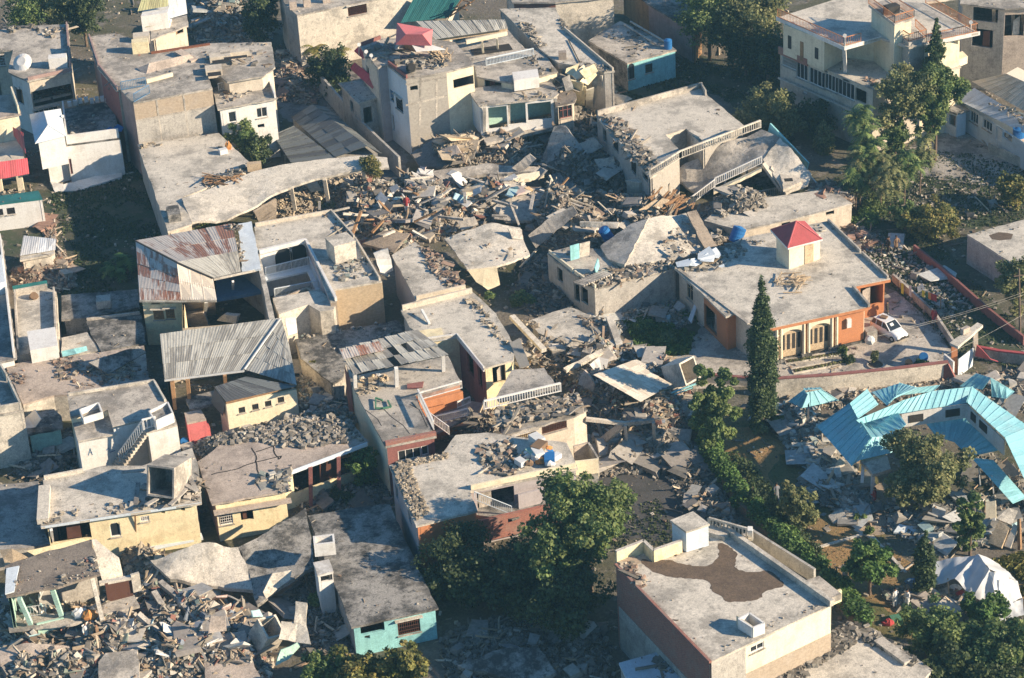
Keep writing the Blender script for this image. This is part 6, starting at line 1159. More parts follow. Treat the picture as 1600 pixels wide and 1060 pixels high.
mb = MB(); mb.prism([W(*q, 12.8) for q in [(1362, 9), (1398, 36), (1424, 29), (1385, 4)]], 5.8); mb.build('stair_tower', 'cream', R); mb = MB(); mb.prism([W(1398, 53, 10.9), W(1420, 67, 10.9), W(1448, 59, 10.9), W(1427, 45, 10.9)], 10.9); mb.build('grey_shaft', 'cement', R); orail(R, [(1398, 51), (1420, 65), (1447, 58), (1430, 42)], 10.95, .8, 'railorange')
mb = MB(); mb.beam(W(1321, 113, 7.0), W(1319, 76, 10.3), .35, .35); mb.build('corner_pillar', 'white', R); mb = MB(); mb.beam(W(1494, 105, 5), W(1494, 60, 10.3), .4, .4); mb.build('east_pillar', 'cream', R)
for f0, f1, z0, z1, mt in ((.12, .2, 7.9, 9.3, 'iron'), (.42, .5, 7.1, 9.2, 'wood'), (.78, .86, 8.0, 9.2, 'iron')):
    A, B = W(1224, 38, 10.3), W(1288, 64, 10.3); e = (B-A).normalized(); nn = Vector((e.y, -e.x, 0)); a = A.lerp(B, f0)+nn*.02; b = A.lerp(B, f1)+nn*.02; a.z = b.z = (z0+z1)/2; mb = MB(); mb.beam(a, b, .05, z1-z0, (0, 0, 1)); mb.build('upper_door' if mt == 'wood' else 'upper_window', mt, R)
mb = MB(); mb.prism([W(1478, 88, 7.6), W(1504, 80, 7.6), W(1512, 88, 7.6), W(1488, 98, 7.6)], .8); mb.build('chajja', 'cream', R); mb = MB(); mb.beam(W(1270, 80, 7.2), W(1268, 62, 9), .8, .1); mb.build('door', 'wood', R)
mb = MB(); mb.prism([W(1296, 72, 9.6), W(1330, 62, 9.6), W(1352, 62, 9.6), W(1352, 70, 9.6), W(1305, 84, 9.6)], 2.5); mb = MB()
for x, y in ((1320, 56), (1517, 35)): mb.cyl(W(x, y+16, 10.6), W(x, y, 11.9), .05); mb.cyl(W(x, y, 11.9), W(x, y, 12.3), .2, .2, 10)
mb.build('globe_lamp', 'white', R); mb = MB(); mb.box(W(1393, 20, 13.0), 1.4, .9, .8, .4); mb.build('dark_tank', 'iron', R); mb = MB(); mb.box(W(1232, 58, 7.1), 1, .4, .9, -.3); mb.build('air_unit', 'white', R)
for x, y in ((1358, 125), (1366, 133)): scatter(R, [(x-8, y-3), (x+8, y-3), (x+8, y+4), (x-8, y+4)], 7, 25, (.1, .4), 'brick')
R = house('unfinished_block', 'bare grey unfinished block with open floors at the top right corner', 'house', [(1495, -40), (1640, -60), (1660, 10), (1570, 14), (1500, 6)], 9.5, 'cement', 'conc', over=.3, ops={3: [(1540, 20, 2.6, 2.0, 'dark'), (1535, 60, 2.2, 2.0, 'dark')], 2: [(1585, 40, 2, 2.4, 'dark')]}, wm={2: 'conc_pink', 3: 'cement'})
slab(R, [(1505, 28, 6.3), (1570, 38, 6.3), (1640, 24, 6.3), (1640, 20, 6.3), (1505, 22, 6.3)], .3, 'conc', 'floor_slab')
for x in (1553, 1583, 1598):
    mb = MB(); mb.beam(W(x, 88, 1.5), W(x, 12, 9), .35, .35); mb.build('column', 'conc_pale', R)
mb = MB(); mb.beam(W(1500, 78, 1.5), W(1570, 112, 1.5), .2, 3.0, (0, 0, 1)); solo(mb, 'compound_wall', 'cream', 'tan compound wall behind the metal-roofed bungalow', 'wall')
R = house('metal_roofed_bungalow', 'pale blue bungalow with grey gabled metal roof and white front strip', 'house', [(1497, 158), (1520, 140), (1640, 190), (1660, 260), (1596, 222)], 3.0, 'whiteblue', 'conc_dark', over=.2, roofless=True, ops={4: [(1522, 183, 1.4, 1.3, 'slit'), (1543, 193, 1.6, 1.5, 'slit'), (1561, 205, 1.0, 2.1, 'door'), (1574, 210, 1.6, 1.2, 'dark')]}, wm={4: 'whiteblue'})
sheets(R, [(1495, 156, 3.2), (1598, 208, 3.2), (1640, 210, 3.9), (1522, 138, 3.9)], 12, 1, 'sheet_white'); sheets(R, [(1519, 128, 4.0), (1640, 196, 4.0), (1650, 150, 5.8), (1572, 116, 5.8)], 14, 3, 'sheet_light', seam=.025); mb = MB(); mb.prism([W(1572, 115, 5.8), W(1650, 150, 5.8), W(1660, 140, 4.5), W(1590, 105, 4.5)], .1); mb.build('rear_roof', 'sheet_light', R)
scatter(R, [(1525, 145), (1600, 180), (1600, 198), (1535, 158)], 3.95, 130, (.06, .35), 'dark')
house('side_room', 'small pale annex joined to the metal-roofed bungalow', 'shed', [(1450, 160), (1480, 172), (1495, 178), (1515, 172), (1495, 156)], 2.8, 'whiteblue', 'conc_dark', ops={1: [(1487, 188, 1.3, 1.2, 'dark')]})
R = house('stone_pier', 'square stone pier at the right edge of the bungalow drive', 'pillar', [(1575, 214), (1592, 208), (1606, 214), (1588, 222)], 2.4, 'block_brown', 'conc_pink', over=.0, jg=.05)
mb = MB(); mb.beam(W(1545, 232, .5), W(1602, 258, .5), .2, 1.2, (0, 0, 1)); solo(mb, 'drive_wall', 'conc_pale', 'low pale wall along the bungalow drive at the right edge', 'wall')
house('grey_store_building', 'plain grey flat-roofed building with damp spot at the right edge', 'house', [(1511, 367), (1582, 348), (1650, 330), (1650, 420), (1583, 412)], 3.0, 'cement', 'conc_pale', par=(), jg=.04, over=.04)
R = bpy.data.objects['grey_store_building']; sheetpx('damp_stain', [(1545, 368), (1560, 363), (1583, 366), (1580, 374), (1562, 376), (1550, 374)], 3.006, 'mud', None, .1, R)
# walls of the plot
def walls(label, pts, h, mat, t=.22, z0=0, name='boundary_wall', cap=None, ctop=.0):
    R = rt(name, label, 'wall', W(*pts[0], z0))
    for i, (a, b) in enumerate(zip(pts, pts[1:])):
        mb = MB(); A, B = W(*a, z0+h/2), W(*b, z0+h/2); A = W(*a, z0); B = W(*b, z0); mb.beam(A+Vector((0, 0, h/2)), B+Vector((0, 0, h/2)), t, h, (0, 0, 1)); mb.build('wall_section', mat, R)
        if cap: mb = MB(); mb.beam(A+Vector((0, 0, h+.05)), B+Vector((0, 0, h+.05)), t+.1, .12, (0, 0, 1)); mb.build('coping', cap, R)
    return R
walls('grey retaining wall with red coping in front of the orange house', [(1212, 622), (1300, 616), (1400, 606), (1480, 596)], 1.9, 'conc_pale', cap='redwall')
walls('low yard wall in front of the cypress, left of the retaining wall', [(1085, 596), (1150, 602), (1212, 606)], .8, 'conc_pale', cap='redwall')
walls('faded red garden wall running down to the right edge', [(1428, 396), (1470, 429), (1500, 456), (1545, 496), (1600, 540)], .9, 'redwall')
walls('low grey wall behind the clothes line', [(1395, 440), (1420, 462), (1460, 500), (1490, 545)], .8, 'conc')
walls('fence wall with tan panels and red wave at right edge', [(1528, 560), (1560, 566), (1640, 575)], 1.1, 'conc_pink', cap='redpaint')
R = rt('gate_house', 'orange gate pillar with pale flat canopy and white metal gate leaf', 'gate', W(1500, 570, 0))
mb = MB(); mb.beam(W(1491, 585, 0), W(1491, 535, 2.6), .5, .5); mb.build('pillar', 'orange', R); mb = MB(); mb.beam(W(1524, 558, 0), W(1524, 512, 2.6), .4, .4); mb.build('pillar', 'palewall', R)
slab(R, [(1484, 536, 3.0), (1527, 504, 3.0), (1536, 508, 3.0), (1497, 542, 3.0)], .25, 'conc_pale', 'canopy', .03); mb = MB(); mb.beam(W(1497, 576, .95), W(1520, 558, .95), .06, 1.8, (0, 0, 1)); mb.build('gate_leaf', 'whiteblue', R); mb = MB(); mb.box(W(1508, 520, 3.05), .8, .4, .5, .6); mb.build('brick_block', 'conc_pink', R); mb = MB(); mb.beam(W(1475, 567, .9), W(1490, 580, .9), .15, 1.8, (0, 0, 1)); mb.build('side_panel', 'white', R)
mb = MB(); mb.beam(W(1452, 590, .2), W(1488, 580, 1.2), .25, 1.5, (0, 0, 1)); mb.build('red_wing_wall', 'redwall', R)
mb = MB(); mb.v = [W(1524, 557, 1.1), W(1527, 540, 2.4), W(1536, 548, 2.0), W(1548, 562, 1.3), W(1560, 566, 1.1)]; mb.v = mb.v+[v+Vector((0, .2, 0)) for v in mb.v]; mb.f = [(0, 1, 2, 3, 4), (9, 8, 7, 6, 5)]+[(i, i+5, (i+1) % 5+5, (i+1) % 5) for i in range(5)]; mb.build('curved_red_wall', 'redpaint', R)
# turquoise collapsed school
R = rt('turquoise_roofed_ruin', 'collapsed building under a sprawling turquoise sheet metal roof', 'ruin', W(1450, 690, 0)); T = 'sheet_turq'
for q, nu, nv in (([(1330, 728, 2.6), (1277, 667, 2.6), (1328, 631, 4.0), (1362, 684, 4.2)], 8, 1), ([(1328, 631, 4.9), (1340, 654, 4.9), (1372, 632, 3.9), (1355, 609, 3.9)], 4, 1), ([(1386, 634, 3.8), (1400, 620, 4.0), (1433, 606, 4.0), (1406, 599, 3.6)], 5, 1), ([(1362, 613, 3.4), (1406, 599, 3.6), (1400, 620, 4.0), (1386, 634, 3.8)], 5, 1),
  ([(1400, 619, 3.5), (1457, 612, 3.5), (1468, 602, 3.9), (1432, 606, 3.9)], 5, 1), ([(1346, 663, 4.0), (1386, 650, 3.9), (1410, 627, 4.7), (1338, 657, 4.5)], 5, 1), ([(1386, 650, 3.9), (1446, 640, 3.8), (1457, 612, 4.7), (1408, 627, 4.7)], 6, 1), ([(1446, 640, 3.8), (1511, 630, 3.8), (1519, 605, 4.7), (1457, 612, 4.7)], 6, 1),
  ([(1395, 682, 4.0), (1416, 664, 4.2), (1403, 646, 4.1), (1347, 662, 3.0)], 4, 1), ([(1362, 684, 3.9), (1395, 682, 4.0), (1385, 672, 3.7), (1347, 662, 3.0)], 3, 1), ([(1344, 719, 3.0), (1422, 701, 2.8), (1396, 682, 3.6), (1362, 684, 4.2)], 5, 1), ([(1330, 728, 2.6), (1344, 719, 3.0), (1362, 684, 4.2), (1358, 688, 4.2)], 2, 1),
  ([(1511, 629, 4.4), (1570, 684, 4.4), (1608, 668, 3.5), (1519, 605, 3.7)], 8, 1), ([(1570, 684, 4.4), (1600, 748, 4.2), (1650, 745, 3.3), (1608, 668, 3.5)], 6, 1), ([(1443, 657, 2.2), (1511, 642, 2.4), (1490, 690, 1.6), (1462, 682, 1.4)], 6, 1), ([(1490, 690, 1.6), (1514, 714, 1.4), (1561, 703, 2.2), (1511, 642, 2.4)], 7, 1)): sheets(R, q, nu, nv, T, 'roof_panel', jit=.01, seam=.025)
mb = MB(); mb.beam(W(1330, 728, 2.7), W(1362, 684, 4.3), .14, .1); mb.beam(W(1362, 684, 4.3), W(1328, 631, 4.1), .12, .1); mb.beam(W(1519, 605, 4.0), W(1511, 629, 4.45), .14, .1); mb.build('ridge_capping', 'turq', R)
P0, P1 = W(1409, 649, 3.4), W(1511, 634, 3.6); mb = MB(); mb.beam(P0+Vector((0, 0, -.5)), P1+Vector((0, 0, -.5)), .1, 1.3, (0, 0, 1)); mb.build('white_wall', 'white', R); P2 = W(1570, 690, 3.6); mb = MB(); mb.beam(P1+Vector((0, 0, -.6)), P2+Vector((0, 0, -.6)), .1, 1.4, (0, 0, 1)); mb.build('white_wall', 'white', R)
for A, B, f0, f1 in ((P0, P1, .12, .34), (P0, P1, .68, .9), (P1, P2, .35, .55), (P1, P2, .12, .25)):
    a, b = A.lerp(B, f0), A.lerp(B, f1); o = Vector((-.05, -.07, -.45)); mb = MB(); mb.beam(a+o, b+o, .06, .7, (0, 0, 1)); mb.build('dark_window_plate', 'iron', R)  # dark plates on the white walls stand for unlit windows
slab(R, [(1344, 719, 2.7), (1386, 710, 2.7), (1392, 733, 2.7), (1364, 741, 2.7)], .3, 'conc', 'porch_slab', .03); mb = MB(); mb.beam(W(1363, 782, 0), W(1364, 742, 2.4), .28, .28); mb.build('porch_pillar', 'white', R); mb = MB(); mb.beam(W(1347, 755, 1.2), W(1349, 722, 2.5), .25, .25); mb.build('porch_pillar', 'white', R)
R = rt('fallen_turquoise_strip', 'long strip of turquoise roof fallen towards the tent', 'roof', W(1560, 770, 0)); sheets(R, [(1518, 716, 2.6), (1582, 787, .9), (1603, 778, .9), (1552, 720, 2.6)], 8, 1, T, 'roof_panel', seam=.02)
for x, y in ((1532, 760), (1553, 775)): 
    mb = MB(); mb.beam(W(x, y, .1), W(x-3, y-32, 2.0), .1, .1); mb.build('post', 'tin', R)
R = rt('small_turquoise_hip_roof', 'small turquoise hipped roof sitting on rubble below the retaining wall', 'roof', W(1270, 620, 0))
for q in ([(1232, 628, 1.5), (1253, 638, 1.4), (1262, 617, 2.4), (1256, 610, 2.4)], [(1253, 638, 1.4), (1310, 626, 1.3), (1284, 609, 2.4), (1260, 614, 2.4)], [(1256, 610, 2.4), (1284, 608, 2.4), (1280, 606, 2.2), (1256, 607, 2.2)]): sheets(R, q, 4, 1, T, 'roof_panel', seam=.02)
R = rt('far_turquoise_fragment', 'torn turquoise roof fragments at the right edge beyond the main turquoise roof', 'roof', W(1540, 600, 0)); sheets(R, [(1500, 604, 1.8), (1534, 609, 1.8), (1548, 591, 2.8), (1525, 584, 2.8)], 4, 1, T, 'roof_panel', seam=.02); sheets(R, [(1550, 620, 1.0), (1572, 623, 1.0), (1584, 612, 1.4), (1548, 591, 2.7)], 3, 1, T, 'roof_panel', seam=.02)
# bottom right house
R = house('stained_roof_house', 'brick-sided house with big brown mud stain on its pale flat roof', 'house', [(961, 879), (1004, 862), (1019, 877), (1068, 860), (1078, 838), (1128, 822), (1300, 944), (1111, 1034)], 7.5, 'cement', 'conc_pale', over=.04, jg=.02, wm={6: 'cream', 7: 'brick_red', 5: 'cream'}, ops={6: [(1183, 1012, 1.2, .55, 'win')]})
panel(R, 7, .02, .98, 0, 3.8, 'cement', 'render_base'); panel(R, 6, .72, 1.0, 0, 7.3, 'cement', 'grey_corner'); panel(R, 6, 0, .72, 0, 5.0, 'block_brown', 'stone_base')
mb = MB(); q = [W(961, 879, 7.5), W(1004, 862, 7.5), W(1019, 877, 7.5), W(1063, 862, 7.5)]; [mb.beam(q[i]+Vector((.1, -.1, .5)), q[i+1]+Vector((.1, -.1, .5)), .16, 1.0) for i in range(3)]; mb.build('yellow_parapet', 'yellow', R); mb = MB(); [mb.beam(q[i]+Vector((.1, -.1, 1.03)), q[i+1]+Vector((.1, -.1, 1.03)), .24, .08) for i in range(3)]; mb.build('parapet_coping', 'conc_pale', R)
mb = MB(); mb.beam(W(1130, 824, 7.75), W(1300, 943, 7.75), .35, .5); mb.build('east_parapet', 'conc_pale', R); mb = MB(); mb.beam(W(962, 882, 7.58), W(1110, 1035, 7.58), .2, .16); mb.build('west_kerb', 'brick_red', R)
mb = MB(); mb.prism([W(1047, 813, 9.6), W(1083, 799, 9.6), W(1109, 819, 9.6), W(1072, 831, 9.6)], .15); mb.build('stair_room_roof', 'conc_pale', R); mb = MB(); mb.prism([W(1050, 815, 9.45), W(1083, 802, 9.45), W(1107, 819, 9.45), W(1072, 829, 9.45)], 1.9); mb.build('stair_room', 'whiteblue', R)
mb = MB(); q = [W(1154, 967, 8.35), W(1171, 958, 8.35), W(1194, 974, 8.35), W(1176, 981, 8.35)]; [mb.beam(q[i]-Vector((0, 0, .4)), q[(i+1) % 4]-Vector((0, 0, .4)), .14, .85) for i in range(4)]; o = mb.build('skylight_box', 'white', R); mb = MB(); mb.beam(W(1151, 969, 7.9), W(1176, 986, 7.9), .05, .8); mb.build('skylight_face', 'cream', R)
sheetpx('mud_stain', [(1005, 872), (1022, 880), (1040, 873), (1060, 880), (1095, 886), (1112, 882), (1125, 868), (1120, 850), (1128, 848), (1150, 860), (1152, 872), (1146, 890), (1180, 895), (1198, 890), (1215, 900), (1228, 915), (1212, 920), (1190, 926), (1192, 936), (1160, 940), (1135, 942), (1128, 932), (1108, 922), (1112, 912), (1098, 905), (1060, 904), (1030, 898), (1012, 888), (1000, 878)], 7.508, 'mud', None, .09, R)
scatter(R, [(966, 882), (985, 875), (1012, 915), (1000, 920)], 7.5, 130, (.08, .45), 'brick'); scatter(R, [(1060, 850), (1110, 845), (1105, 855), (1065, 865)], 7.5, 30, (.08, .4), 'grey'); scatter(R, [(1160, 990), (1290, 940), (1290, 946), (1170, 996)], 7.5, 40, (.06, .2), 'mix')
mb = MB(); mb.box(W(1118, 835, 7.5), 2.0, .9, .35, -.6); mb.build('loose_slab', 'conc_pale', R)
mb = MB(); mb.beam(W(1175, 838, 6.6)-Vector((0, 0, 0)), W(1273, 900, 6.6), .2, 1.2, (0, 0, 1)); mb.beam(W(1175, 838, 6.6), W(1150, 850, 6.6), .2, 1.0, (0, 0, 1)); mb.build('side_yard_wall', 'cement', R)
mb = MB(); mb.prism([W(1255, 908, 6.8), W(1280, 900, 6.8), W(1315, 928, 6.8), W(1300, 934, 6.8)], .5); mb.build('side_porch', 'conc', R); mb = MB(); mb.beam(W(1300, 936, 6.2), W(1314, 930, 6.2), .2, 1.0, (0, 0, 1)); mb.build('porch_face', 'yellow', R)
mb = MB(); mb.beam(W(1110, 1036+92, 0), W(1290, 1060, 0), .1, .1)
mb = MB(); rail(mb, W(1108, 824, 7.6), W(1172, 842, 7.6), .8, .3, .12, .16); mb.build('precast_railing', 'conc_pale', R); mb = MB(); mb.beam(W(1173, 842, 7.2), W(1172, 826, 9), .35, .35); mb.build('railing_post', 'white', R)
R = house('white_sheet_porch', 'small white-roofed porch against the brick side wall, bottom edge', 'shed', [(967, 1036), (1045, 1014), (1075, 1060), (990, 1085)], 3.2, 'cement', 'whiteblue', over=.1, jg=.02); scatter(R, [(1020, 1028), (1045, 1022), (1060, 1050), (1035, 1055)], 3.2, 60, (.1, .4), 'dark')
R = house('rubble_topped_house', 'pale flat roof half buried in grey blocks at the bottom right', 'house', [(1190, 1058), (1330, 972), (1370, 985), (1457, 1047), (1430, 1080), (1200, 1090)], 3.2, 'cement', 'conc_pale', over=.1, jg=.12)
scatter(R, [(1192, 1056), (1328, 975), (1352, 985), (1330, 1010), (1270, 1045), (1240, 1075), (1205, 1080)], 3.2, 3400, (.12, .45), 'dark', types=(1, 0, 0)); scatter(R, [(1330, 975), (1365, 985), (1435, 1035), (1425, 1042), (1350, 1000)], 3.2, 700, (.1, .4), 'dark', types=(1, 0, 0)); mb = MB(); mb.beam(W(1372, 1000, 3.4), W(1420, 1035, 3.4), .8, .25); mb.build('fallen_parapet', 'conc', R)
# ============================================================ bottom left ruins
R = house('open_fronted_ruin', 'ruined upper floor with brown shutter, mint columns and rubble-edged roof', 'ruin', [(8, 884), (60, 866), (143, 843), (157, 897), (90, 918), (10, 932)], 5.2, 'cement', 'dust', over=.1, jg=.1, skip=(2, 3, 4), wm={5: 'mint'})
scatter(R, [(20, 915), (60, 893), (150, 868), (157, 895), (90, 917), (30, 928)], 5.2, 260, (.08, .35), 'colour', types=(1, 0, 0)); slab(R, [(10, 888, 5.4), (30, 884, 5.4), (22, 924, 5.4), (8, 928, 5.4)], .1, 'whiteblue', 'grey_sheet', .02)
slab(R, [(143, 843, 5.3), (150, 843, 5.2), (186, 871, 4.4), (192, 898, 3.4), (160, 908, 3.6)], .2, 'conc_pale', 'side_slab'); slab(R, [(12, 962, 2.2), (100, 958, 2.2), (210, 930, 2.2), (218, 946, 2.2), (110, 975, 2.2), (14, 985, 2.2)], .25, 'conc', 'floor_slab')
for x, y, x2, y2, mt in ((80, 915, 96, 962, 'mint'), (143, 900, 160, 970, 'conc_pale'), (30, 935, 48, 975, 'mint'), (122, 965, 127, 985, 'conc'), (98, 960, 103, 990, 'mint')):
    mb = MB(); mb.beam(W(x, y, 5 if y < 950 else 2.2), W(x2, y2, 2.4 if y < 950 else .2), .32, .32); mb.build('pillar', mt, R)
mb = MB(); mb.beam(W(164, 914, 4.0)-Vector((0, 0, .7)), W(204, 904, 4.0)-Vector((0, 0, .7)), .12, 1.7, (0, 0, 1)); mb.build('brown_shutter', 'grille_brown', R); mb = MB(); mb.beam(W(155, 912, 4.1), W(207, 902, 4.1), .4, .2); mb.build('lintel', 'conc_pale', R); mb = MB(); mb.beam(W(206, 912, 3.6), W(219, 908, 3.6), .2, 1.6, (0, 0, 1)); mb.build('pier', 'conc_pale', R)
mb = MB(); mb.beam(W(60, 990, 1.4), W(102, 980, 1.4), .15, 1.8, (0, 0, 1)); mb.build('mint_wall', 'mint', R); mb = MB(); rail(mb, W(40, 965, 2.3), W(72, 960, 2.3), .9, .2, .03, .04); mb.build('wire_railing', 'tin', R)
for k, (lab, q, mt, th) in enumerate([
  ('yellow fallen wall lying along the foot of the yellow house', [(42, 862, 2.0), (130, 842, 2.4), (140, 850, 2.0), (60, 872, 1.6)], 'yellow', .3),
  ('folded pale roof slab draped below the yellow house, its sunlit half', [(235, 876, 2.6), (315, 848, 3.6), (372, 855, 3.0), (388, 890, 2.0), (395, 922, 1.2), (330, 915, 1.4), (266, 905, 2.0)], 'conc_pale', .2),
  ('shade-dark half of the folded roof slab, rising towards the long shaded roof', [(372, 855, 3.0), (420, 830, 3.2), (478, 793, 3.6), (484, 830, 3.0), (492, 885, 2.2), (440, 915, 1.6), (402, 945, 1.0), (395, 922, 1.2), (388, 890, 2.0)], 'conc_dark', .2),  # other half of the slab above, its shade put into darker concrete
  ('pale pinkish slab sliding off the bottom edge, left of the mint gutter', [(314, 993, 1.4), (352, 990, 1.6), (382, 985, 1.6), (390, 1020, 1.2), (408, 1064, .8), (323, 1068, .8)], 'conc_pink', .2),
  ('upright pinkish panel above the sliding slab', [(326, 990, 2.4), (330, 962, 3.4), (352, 962, 3.4), (354, 986, 2.4)], 'conc_pink', .15),
  ('buckled dark slab piece with sunlit crest near the small open tank', [(410, 925, 2.0), (425, 895, 3.0), (455, 890, 3.0), (452, 905, 2.4), (415, 935, 1.4)], 'conc_pale', .2),
  ('pink collapsed slab at the bottom left corner', [(0, 1012, 1.6), (50, 1004, 2.0), (108, 1010, 1.6), (112, 1030, 1.2), (50, 1030, 1.2), (0, 1036, 1.2)], 'conc_pink', .25),
  ('grey slab piled with debris at the bottom edge, left', [(154, 1035, 1.4), (165, 1020, 1.8), (215, 1015, 1.8), (218, 1060, 1.2), (155, 1064, 1.2)], 'conc', .25),
  ('mint painted slab beside the bottom-edge shrubs', [(430, 1040, 1.4), (438, 1015, 2.2), (466, 1002, 2.4), (468, 1010, 2.0), (450, 1030, 1.4)], 'mint', .15),
  ('pale broken wall upright above the mint slab', [(436, 1000, 2.6), (440, 972, 3.4), (478, 975, 3.2), (486, 1008, 2.2), (462, 1005, 2.2)], 'conc_pale', .2),
  ('narrow standing panel in the debris beside the shrubs', [(459, 972, 3.6), (462, 940, 4.4), (480, 942, 4.4), (478, 974, 3.4)], 'conc_pale', .2),
  ('dark slab in deep shade at the bottom edge, centre', [(715, 1040, .8), (780, 1015, 1.6), (840, 1010, 1.6), (870, 1050, .8), (820, 1070, .6)], 'conc_dark', .25),
  ('dusty slab at the left edge under the yellow strip', [(0, 860, 2.4), (20, 858, 2.6), (45, 872, 2.0), (10, 885, 1.6)], 'palewood', .2)]): lone_slab(lab, q, th, mt, 'fallen_slab')
tiltbox('grey concrete tank overturned beside the pale broken wall, bottom left', (418, 990), 1.8, (1.6, 1.8, 2.0), (.5, .25, .5), 'conc_pale')
for k, (a, b) in enumerate([((215, 960, 2.5), (260, 1000, .6)), ((240, 925, 2.4), (280, 990, .6)), ((250, 910, 2.6), (310, 960, 1.6)), ((285, 945, 2), (315, 975, 1.4))]):
    mb = MB(); mb.beam(W(*a), W(*b), .45, .35); solo(mb, 'broken_beam', 'conc2', 'broken concrete beam slanting through the bottom left debris', 'beam', 'slanting beams in the bottom left debris')
for k, (x, y) in enumerate([(125, 962), (140, 965)]): 
    mb = MB(); mb.blob(W(x, y, 2.3), .7, .5, .6); solo(mb, 'cloth_bundle', ['clothwhite', 'clothorange'][k], ['white cloth bundle under the rubble-edged roof, between the columns', 'orange and white bundle beside the white one under the rubble-edged roof'][k], 'bundle')
R = house('sunken_dark_house', 'shaded low house with dark doorway left of the yellow house', 'house', [(-30, 760), (60, 752), (64, 820), (80, 850), (-30, 866)], 1.8, 'cement', 'conc2', over=0, ops={3: [(40, 850, 3, 1.2, 'dark')]})
# ============================================================ RUBBLE
R = bpy.data.objects['broken_yellow_walls']
for q, mt in (([(892, 124, 6.2), (912, 129, 6.0), (909, 166, 2.2), (893, 162, 2.4)], 'yellow'), ([(905, 112, 7.0), (928, 100, 7.4), (934, 112, 6.8), (915, 124, 6.2)], 'yellow'), ([(916, 140, 5.0), (928, 136, 5.2), (926, 168, 2.0), (914, 170, 1.8)], 'cream'), ([(935, 160, 2.6), (955, 150, 3.0), (960, 160, 2.2), (942, 172, 1.8)], 'conc_pale'), ([(878, 124, 6.6), (890, 118, 6.8), (896, 140, 5.8), (884, 144, 5.6)], 'conc')): slab(R, q, .16, mt, 'wall_panel', .08)
rubble('loose stones scattered over the pyramid-shaped slab', [(1020, 345), (1070, 338), (1095, 390), (1060, 400), (1035, 385)], 45, 4.15, .0, (.08, .4), 'mix')
rubble('pale rubble heaped on top of the domed grey fragment', [(678, 226), (738, 212), (748, 232), (725, 250), (690, 246)], 1300, 2.0, 1.2, (.1, .5), 'tan', 4, 14, 4)
rubble('broken yellow and grey masonry above the chute', [(880, 150), (960, 140), (965, 165), (930, 185), (880, 195)], 900, 1.4, 1.6, (.12, .5), 'tan', 6, 10, 6)
rubble('broken wall pieces on the long hall roof', [(850, 105), (885, 110), (895, 140), (866, 146), (850, 130)], 600, 4.8, 1.2, (.1, .5), 'grey', 3, 6, 3)
rubble('debris field of furniture and masonry in the centre of the ruins', [(590, 300), (640, 280), (700, 300), (790, 290), (880, 320), (850, 350), (790, 350), (740, 362), (690, 378), (650, 382), (610, 398), (570, 385), (530, 345), (520, 330), (480, 325), (540, 290)], 6500, 0, 2.4, (.1, .6), 'colour', 30, 36, 26, where='central debris field')
rubble('rubble under the buckled veranda slab', [(395, 330), (430, 300), (560, 275), (600, 285), (560, 330), (500, 340), (420, 350)], 2200, 0, 1.8, (.1, .45), 'tan', 12, 10, 4)
rubble('rubble on the domed fragment below the tall brick wall', [(660, 235), (730, 215), (800, 225), (850, 235), (850, 262), (760, 262), (680, 262)], 3200, 0, 2.0, (.1, .6), 'mix', 16, 36, 12, where='rubble below the tall brick wall')
rubble('grey rubble chute beneath the yellow wall panels', [(870, 195), (925, 185), (1010, 275), (990, 310), (900, 310), (850, 290), (845, 240)], 4200, 0, 2.8, (.12, .6), 'dark', 18, 20, 12, where='grey chute beside the holed roof')
rubble('rubble around the steep slab and barrel', [(840, 300), (940, 320), (1000, 330), (1080, 325), (1110, 390), (1060, 410), (960, 420), (900, 410), (850, 395), (820, 350)], 4200, 0, 3.3, (.1, .5), 'mix', 14, 26, 14, where='rubble around the pyramid slab')
rubble('grey block heap beside the tilted blue barrel', [(1085, 350), (1120, 310), (1180, 300), (1225, 320), (1215, 345), (1150, 365), (1120, 385)], 2200, 1.5, 2.4, (.12, .5), 'grey', 10, 0, 4, types=(1, 0, 0))
rubble('brown rubble at the corner of the pale terrace', [(1262, 295), (1300, 285), (1335, 310), (1330, 322), (1285, 315)], 700, 2.0, 1.2, (.1, .5), 'brick', 4, 4, 2)
rubble('bluish litter in the yard west of the orange house', [(970, 480), (1060, 470), (1090, 500), (1060, 515), (1000, 505), (955, 530), (945, 505)], 1500, 0, .6, (.08, .35), 'bluish', 6, 4, 4)
rubble('household debris around the cream corrugated panel', [(870, 570), (930, 540), (990, 550), (1030, 560), (1085, 600), (1085, 660), (1040, 700), (960, 700), (900, 640)], 6500, 0, 2.6, (.1, .5), 'colour', 22, 40, 20, where='debris around the cream panel')
rubble('debris at the foot of the ruined block', [(890, 690), (950, 680), (1060, 670), (1080, 700), (1040, 735), (940, 745), (920, 720)], 2600, 0, 1.2, (.1, .5), 'grey', 14, 14, 12)
rubble('dark debris lane beside the hedge', [(1030, 720), (1090, 690), (1130, 760), (1160, 830), (1120, 840), (1070, 790)], 1800, 0, .7, (.1, .4), 'dark', 10, 6, 6)
rubble('grey and white masonry west of the turquoise roof', [(1195, 650), (1240, 625), (1280, 650), (1340, 740), (1370, 800), (1340, 825), (1290, 790), (1240, 780), (1265, 740), (1230, 700)], 3600, 0, 1.1, (.1, .6), 'bluish', 24, 12, 30, where='masonry west of the turquoise roof')
rubble('stony bank between retaining wall and turquoise roof', [(1225, 635), (1290, 618), (1400, 602), (1500, 588), (1640, 580), (1640, 650), (1560, 640), (1480, 620), (1380, 630), (1310, 640)], 4200, 0, 1.0, (.1, .4), 'mix', 14, 6, 8)
